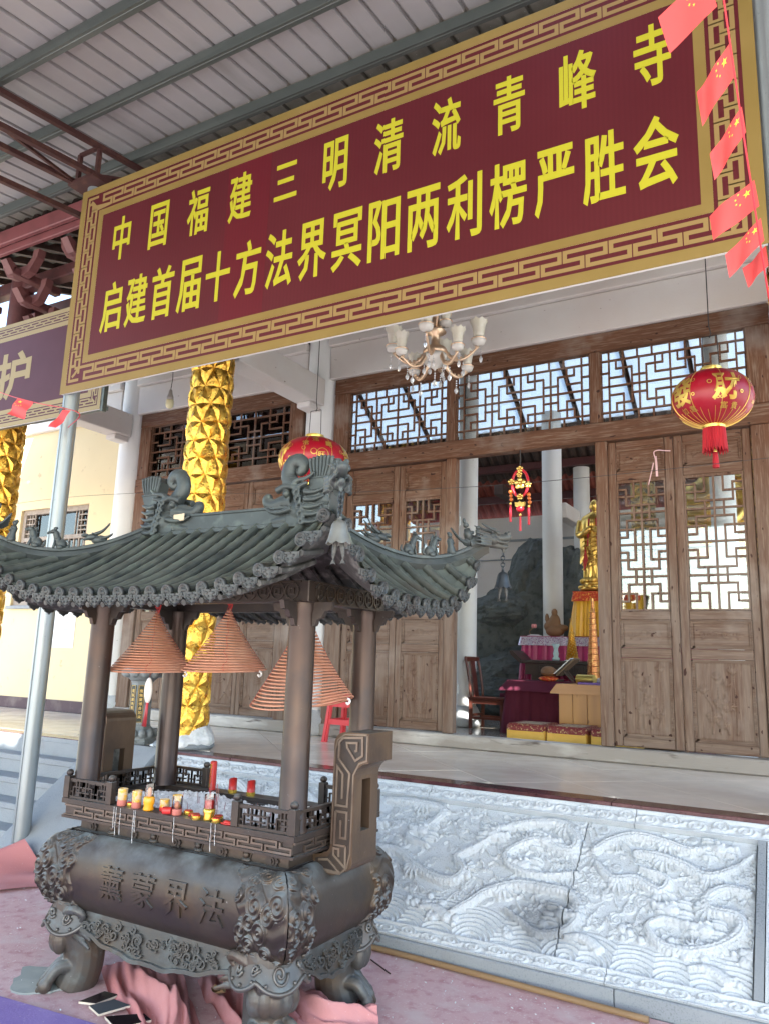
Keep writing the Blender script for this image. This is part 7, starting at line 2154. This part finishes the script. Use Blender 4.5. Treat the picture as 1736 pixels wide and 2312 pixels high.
for x_, y_, kd, lab in cand:
    o = thing('candle', lab, 'candle', (x_, y_, ZT), 'candles along the front ledge of the burner')
    c = (x_, y_, ZT)
    if kd in ('glass', 'burnt', 'short'):
        hgt = .080 if kd != 'short' else .052
        q = MB(); q.lathe([(.022, 0), (.0235, .003), (.0235, hgt * .34), (.0225, hgt * .35)], c, 20); q.build('melted_base', m_waxr if kd == 'short' else m_waxp, o, sharp=40)
        q = MB(); q.lathe([(.0225, hgt * .35), (.0232, hgt * .36), (.0232, hgt)], c, 22, caps=False); q.build('glass', m_print if kd != 'burnt' else m_clear, o, smooth=True)
        q = MB(); q.lathe([(.011, hgt * .34), (.010, hgt * .7), (.003, hgt * .75)], c, 12); q.build('wax', m_waxw, o, smooth=True)
    elif kd == 'cup':
        q = MB(); q.lathe([(.024, 0), (.026, .006), (.022, .022), (.027, .034), (.026, .058), (.020, .064)], c, 20); q.build('amber_cup', m_amberwax, o, smooth=True)
        q = MB(); q.lathe([(.0225, .064), (.0225, .118)], c, 20, caps=False); q.build('glass', m_clear, o, smooth=True)
        q = MB(); q.lathe([(.010, .062), (.009, .10), (.002, .104)], c, 12); q.build('wax', m_waxw, o, smooth=True)
    else:
        q = MB(); q.lathe([(.024, 0), (.027, .006), (.023, .022), (.027, .036), (.026, .052)], c, 20); q.build('gold_cup', m_goldfoil, o, smooth=True)
        q = MB(); q.lathe([(.023, .050), (.023, .086), (.018, .088)], c, 18); q.build('wax', m_waxr, o, smooth=True)
        q = MB(); q.lathe([(.0245, .05), (.0245, .112)], c, 20, caps=False); q.build('glass', m_clear, o, smooth=True)
tl_ = [(-2.900, 2.845, 'red tealight behind the second and third glasses from the left'), (-2.640, 2.850, 'red tealight behind the fallen candle stub'), (-2.455, 2.850, 'red tealight behind the tall red candle in the gold cup'), (-2.990, 2.825, 'red tealight in a gold cup between the two left glass candles'), (-2.560, 2.812, 'gold tealight left of the red candle, nearer the middle'), (-2.535, 2.790, 'gold tealight at the ledge edge just left of the red candle'), (-2.425, 2.800, 'dark red tealight right of the red candle in the gold cup')]
for x_, y_, lab in tl_:
    o = thing('tealight', lab, 'tealight', (x_, y_, ZT), 'tealights on the front ledge of the burner')
    q = MB(); q.lathe([(.019, 0), (.021, .004), (.021, .017), (.019, .018), (.019, .014)], (x_, y_, ZT), 18); q.build('gold_cup', m_goldfoil, o, sharp=40)
    q = MB(); q.lathe([(.0185, .012), (.0185, .021), (.004, .023)], (x_, y_, ZT), 14); q.build('wax', m_waxr, o)
for k, (x_, y_, rx, ry, lab) in enumerate(((-2.755, 2.835, .045, .026, 'puddle of red wax left of the middle glass candle'), (-2.600, 2.840, .030, .020, 'puddle of red wax behind the two gold tealights'), (-2.365, 2.805, .035, .018, 'puddle of red wax by the right newel post'))):
    n = 22; pr = [(x_ + rx * (1 + .22 * math.sin(3 * t + k)) * math.cos(t), y_ + ry * (1 + .25 * math.cos(2 * t + k)) * math.sin(t)) for t in np.linspace(0, 6.283, n, endpoint=False)]
    q = MB(); q.prism(pr, lambda a, c, d: (a, c, d), ZT + .0005, ZT + .006); q.ball((x_, y_, ZT + .006), (rx * .7, ry * .6, .010), 12, 6)
    tag(q.build('wax_puddle', m_waxr, smooth=True), lab, 'wax', 'red wax spilled on the ledge')
q = MB(); q.cyl((-2.700, 2.800, ZT + .018), (-2.735, 2.782, ZT + .018), .017, .017, 14); tag(q.build('fallen_candle', m_waxr, sharp=40), 'fallen red candle stub lying on its side on the front ledge', 'candle')
# candles on the back ledge
o = thing('candle', 'tall red candle with gold lettering on the back ledge', 'candle', (-3.020, 3.435, ZT), 'red candles on the back ledge of the burner')
q = MB(); q.lathe([(.019, 0), (.019, .150), (.014, .154)], (-3.02, 3.435, ZT), 16); q.build('wax', m_waxr, o, sharp=40)
glyphs('佛光普照', .02)
q = MB()
for i, ch in enumerate('佛光普照'):
    glyph(q, ch, .02, -.013, .013, .112 - i * .034, .142 - i * .034, lambda u, v, d: (-3.02 + .0196 * math.sin(u / .0196 - .45), 3.435 - .0196 * math.cos(u / .0196 - .45), ZT + v), 0)
q.build('gold_print', m_goldfoil, o)
for x_, lab in ((-2.870, 'left one of the two short red candles with slanted rims on the back ledge'), (-2.742, 'right one of the two short red candles with slanted rims on the back ledge')):
    o = thing('candle', lab, 'candle', (x_, 3.43, ZT), 'red candles on the back ledge of the burner')
    n = 20; a = np.linspace(0, 6.283, n, endpoint=False)
    P = np.array([[(x_ + r * math.cos(t), 3.43 + r * math.sin(t), ZT + z + (.010 * math.cos(t + .6) if z > .05 else 0)) for t in a] for r, z in ((.022, .014), (.022, .074), (.016, .066), (.012, .055))])
    q = MB(); q.grid(P, cv=True, flip=True); q.build('wax', m_waxr, o, smooth=True)
    q = MB(); q.lathe([(.0235, 0), (.024, .018), (.0225, .019)], (x_, 3.43, ZT), 18); q.build('gold_base', m_goldfoil, o)
# incense sticks in the ash: far too thin and many to be told apart
m_stick = M('magenta_incense_stick', (.34, .05, .07), .7, vary=[(30, (.20, .10, .08), .45, .6)])
q = MB(); rr = np.random.default_rng(77)
for k in range(34):
    x_, y_ = XC + rr.uniform(-.42, .55), YC + rr.uniform(-.235, .10); L = rr.uniform(.03, .10); dx, dy = rr.normal(0, .10, 2)
    q.tube([(x_, y_, .812), (x_ + dx * L, y_ + dy * L, .822 + L)], .0016, 4)
for (x_, y_, L) in ((XC + .045, YC - .12, .24), (XC + .10, YC - .14, .17), (XC + .115, YC - .145, .15), (XC - .06, YC - .2, .12), (XC + .02, YC - .1, .16)): q.tube([(x_, y_, .81), (x_ + .004, y_, .82 + L)], .002, 4)
tag(q.build('incense_stick', m_stick), 'many thin burnt incense sticks standing in the white ash', 'incense', kind='stuff')
# wax runs over the front of the burner
q = MB()
for k, (u, z0, L, red) in enumerate(((-.345, .865, .10, 0), (-.33, .865, .13, 0), (-.30, .862, .12, 0), (-.21, .865, .15, 0), (-.20, .865, .10, 0), (.05, .865, .11, 0), (.275, .865, .12, 0), (.30, .865, .09, 0))):
    e = .004
    q.tube(curve_pts([(XC + u, YC - DB - .006, z0), (XC + u + .002, YC - DB - .007, z0 - L * .3), (XC + u - .002, YC - DB - .004, z0 - L * .6), (XC + u + .001, YC - DB - .003, z0 - L)], 14), [.0014, .0012, .0010, .0014, .0018, .0011, .0010, .0013, .0018, .0013, .001, .0014, .002, .001], 6)
tag(q.build('wax_drip', M('white_wax_drip', (.50, .50, .50), .5)), 'thin white wax drips running down the front edge of the burner tray', 'wax', kind='stuff')

# ------------------------------------------------------------------ ground cloths
m_carpet = M('faded_red_carpet', (.62, .40, .405), .95, vary=[(1.2, (.67, .48, .48), .4, .7), (14, (.53, .29, .30), .5, .7), (80, (.72, .62, .61), .60, .70), (5, (.66, .53, .52), .52, .74)], bump=(120, .002), spec=.1)
nx_, ny_ = 300, 190
X, Y = np.meshgrid(np.linspace(-9.5, .8, nx_), np.linspace(-.6, 4.07, ny_), indexing='ij')
Z = .004 + .0025 * np.sin(X * 5 + Y * 3) + .003 * np.clip(np.sin(X * 2.3 - Y * 4.1), 0, 1)
Z = np.maximum(Z, .0022)
q = MB(); q.grid(np.stack([X, Y, Z], -1)); tag(q.build('carpet', m_carpet, smooth=True, at=(-4, 2, 0)), 'faded red carpet covering the forecourt ground', 'carpet')
# bunched lengths of the same cloth pushed around the feet
def folded(name, pts, wd, hts, lab, seed, flat_end=.3):
    """a length of cloth along a path, its cross-section rising into uneven folds"""
    C = curve_pts([(*p, 0) for p in pts], 60); T_ = np.gradient(C, axis=0); T_ /= np.linalg.norm(T_, axis=1)[:, None]; N_ = np.stack([-T_[:, 1], T_[:, 0], 0 * T_[:, 0]], 1)
    v = np.linspace(-1, 1, 46); rr = np.random.default_rng(seed); f = rr.uniform(0, 6.28, 4)
    t = np.linspace(0, 1, 60)
    P = np.zeros((60, 46, 3))
    hh = np.interp(t, np.linspace(0, 1, len(hts)), hts)
    for i in range(60):
        w_ = wd * (1 + .15 * math.sin(t[i] * 7 + f[0]))
        z = .012 * np.abs(np.sin(v * 9 + t[i] * 8 + f[3])) * np.clip(hh[i] / .05, 0, 1) + .006 * np.sin(v * 21 + t[i] * 23) * np.clip(hh[i] / .05, 0, 1) + hh[i] * (np.clip(1 - np.abs(v + .25 * math.sin(t[i] * 5 + f[1])) * 2.2, 0, 1) + .55 * np.clip(1 - np.abs(v - .55 + .12 * math.sin(t[i] * 6 + f[2])) * 4.5, 0, 1) + .35 * np.clip(1 - np.abs(v + .72) * 5, 0, 1))
        P[i] = C[i] + N_[i] * (w_ * v)[:, None]; P[i, :, 2] = .010 + z
    q = MB(); q.grid(P)
    return tag(q.build(name, m_cloth, smooth=True), lab, 'cloth', 'bunched red cloths round the burner feet')


m_cloth = M('red_felt_cloth', (.54, .22, .215), .9, vary=[(2, (.60, .30, .295), .4, .7), (90, (.66, .45, .44), .66, .74)], bump=(120, .0012), spec=.1)
folded('bunched_cloth', [(-3.25, 3.2), (-2.95, 3.0), (-2.72, 2.86), (-2.52, 2.70), (-2.35, 2.45)], .16, (.02, .07, .09, .07, .05), 'bunched red cloth folded across the ground under the burner belly', 3)
folded('bunched_cloth', [(-2.75, 3.35), (-2.50, 3.20), (-2.32, 3.05), (-2.15, 2.98)], .17, (.03, .09, .12, .08), 'bunched red cloth behind the near lion foot', 4)
folded('bunched_cloth', [(-2.40, 3.28), (-2.2, 3.22), (-2.03, 3.18), (-1.86, 3.32)], .13, (.04, .10, .11, .05), 'bunched red cloth against the right rear lion foot', 5)
q = MB()
n1, n2 = 30, 24
P = np.array([[(-5.62 + 1.0 * u - .35 * v, 4.02 - .62 * v, .010 + .17 * max(0, 1 - abs(u - .28) * 3.2) * (1 - v) ** 1.3 + .02 * math.sin(u * 9 + v * 6) * (1 - v) ** 2 + .012) for v in np.linspace(0, 1, n2)] for u in np.linspace(0, 1, n1)])
q.grid(P); tag(q.build('bunched_cloth', m_cloth, smooth=True), 'red cloth pushed up to a peak at the foot of the left pole', 'cloth', 'bunched red cloths round the burner feet')
m_rug = M('lilac_mat', (.24, .17, .42), .95, vary=[(3, (.32, .24, .50), .4, .7), (60, (.45, .38, .55), .62, .72)], bump=(90, .002), spec=.1)
q = MB(); q.prism([(-4.9, 2.42), (-3.44, 2.55), (-2.80, 2.615), (-1.6, 2.68), (-1.4, 1.2), (-4.8, .9)], lambda a, c, d: (a, c, d), .012, .020); tag(q.build('lilac_mat', m_rug), 'lilac mat lying on the red carpet at the lower left corner', 'mat')
m_slate = M('glossy_black_tile', (.020, .014, .016), .12, vary=[(9, (.06, .05, .05), .5, .7)]); m_slate2 = M('reflective_grey_tile', (.10, .11, .12), .1); m_ragpad = M('grey_cement_patch', (.30, .33, .31), .9, vary=[(8, (.38, .40, .37), .45, .7)])
m_tilecut = M('pale_tile_body', (.62, .55, .45), .8)
for k, (P2, mt, lab) in enumerate((([(-3.08, 2.700), (-3.07, 2.840), (-2.985, 2.850), (-3.000, 2.728)], m_slate, 'dark glossy tile offcut lying farthest from the camera of the three'), ([(-2.999, 2.690), (-2.956, 2.798), (-2.850, 2.796), (-2.896, 2.656)], m_slate2, 'mirror grey tile offcut in the middle of the three'), ([(-2.850, 2.650), (-2.73, 2.765), (-2.66, 2.74), (-2.72, 2.60)], m_slate, 'dark red tile offcut at the bottom edge nearest the camera'))):
    o = thing('tile_offcut', lab, 'tile', (P2[0][0], P2[0][1], .018), 'tile offcuts lying on the carpet')
    cx_ = sum(p[0] for p in P2) / 4; cy_ = sum(p[1] for p in P2) / 4
    q = MB(); q.prism(P2, lambda a, c, d: (a, c, d), .018 + .004 * k, .027 + .004 * k); q.build('tile_body', m_tilecut, o)
    q = MB(); q.prism([(cx_ + (a - cx_) * .985, cy_ + (c - cy_) * .985) for a, c in P2], lambda a, c, d: (a, c, d), .0272 + .004 * k, .0285 + .004 * k); q.build('glazed_face', mt, o)
q = MB(); n = 30
q.prism([(-3.44 + .19 * (1 + .2 * math.sin(3 * t) + .1 * math.sin(7 * t)) * math.cos(t), 2.80 + .15 * (1 + .15 * math.cos(4 * t)) * math.sin(t)) for t in np.linspace(0, 6.283, n, endpoint=False)], lambda a, c, d: (a, c, d), .004, .013); tag(q.build('cement_patch', m_ragpad), 'grey cement patch under the front left lion foot', 'patch')
# loose bits
m_leaf = M('dry_leaf', (.16, .10, .05), .9)
q = MB()
P = np.array([[(-2.50 + .045 * u * (1 - abs(v) * .3), 2.98 + .03 * v * (1 - u * u * .6), .10 + .012 * u * u + .012 * v * v) for v in np.linspace(-1, 1, 9)] for u in np.linspace(-1, 1, 11)]); q.grid(P); tag(q.build('dry_leaf', m_leaf, smooth=True), 'curled dry brown leaf lying on the bunched red cloth', 'leaf')
m_bam = M('split_bamboo', (.29, .185, .09), .6, vary=[(4, (.21, .13, .065), .45, .7, (.1, 1, 1), 5), (40, (.20, .12, .06), .70, .75)])
q = MB(); q.tube(curve_pts([(-4.9, 4.052, .026), (-3.4, 4.058, .024), (-2.1, 4.060, .024), (-.82, 4.000, .026)], 40), .0155, 10); tag(q.build('bamboo_pole', m_bam, smooth=True), 'long bamboo pole lying on the carpet along the foot of the relief', 'pole')
q = MB(); q.bar((-9.5, 4.16, .02), (-5.72, 4.15, .02), .05, .03, .004); tag(q.build('timber_batten', m_bam), 'flat timber batten lying along the foot of the grey steps', 'batten')
q = MB(); q.tube([(-2.25, 3.925, .015), (-2.07, 3.815, .016)], .004, 5); tag(q.build('thin_rod', m_truss), 'thin rusty rod lying on the carpet right of the burner', 'rod')
q = MB()
for k in range(900):
    x_, y_ = rr.uniform(-5.6, -.6), rr.uniform(2.2, 4.02); s_ = rr.uniform(.003, .009); a = rr.uniform(0, 3.1)
    z_ = .012
    q.add([(x_ - s_ * math.cos(a) * 1.6, y_ - s_ * math.sin(a) * 1.6, z_), (x_ + s_ * math.sin(a) * .5, y_ - s_ * math.cos(a) * .5, z_ + .003), (x_ + s_ * math.cos(a) * 1.6, y_ + s_ * math.sin(a) * 1.6, z_ + .001), (x_ - s_ * math.sin(a) * .5, y_ + s_ * math.cos(a) * .5, z_)], [(0, 1, 2, 3)])
tag(q.build('paper_scraps', m_paper), 'white paper and ash scraps scattered over the carpet', 'litter', kind='stuff')
# white oval scoop with a red handle hung on the rear left pillar
m_whitepl = M('white_plastic', (.78, .74, .70), .4)
sp = thing('scoop', 'white oval plastic scoop with a red handle hanging by the rear left pillar', 'scoop', (-3.48, 3.36, 1.17))
q = MB(); q.ball((-3.50, 3.36, 1.385), (.032, .012, .075), 18, 14); q.build('blade', m_whitepl, sp, smooth=True)
q = MB(); q.tube([(-3.50, 3.36, 1.32), (-3.503, 3.36, 1.25), (-3.51, 3.36, 1.18)], [.010, .012, .018], 10, flat=(1.0, .5)); q.build('handle', m_redplastic, sp, smooth=True)
q = MB(); q.tube([(-3.50, 3.36, 1.455), (-3.48, 3.37, 1.60), (-3.44, 3.40, 1.80)], .0015, 4); q.build('thread', m_thread, sp)
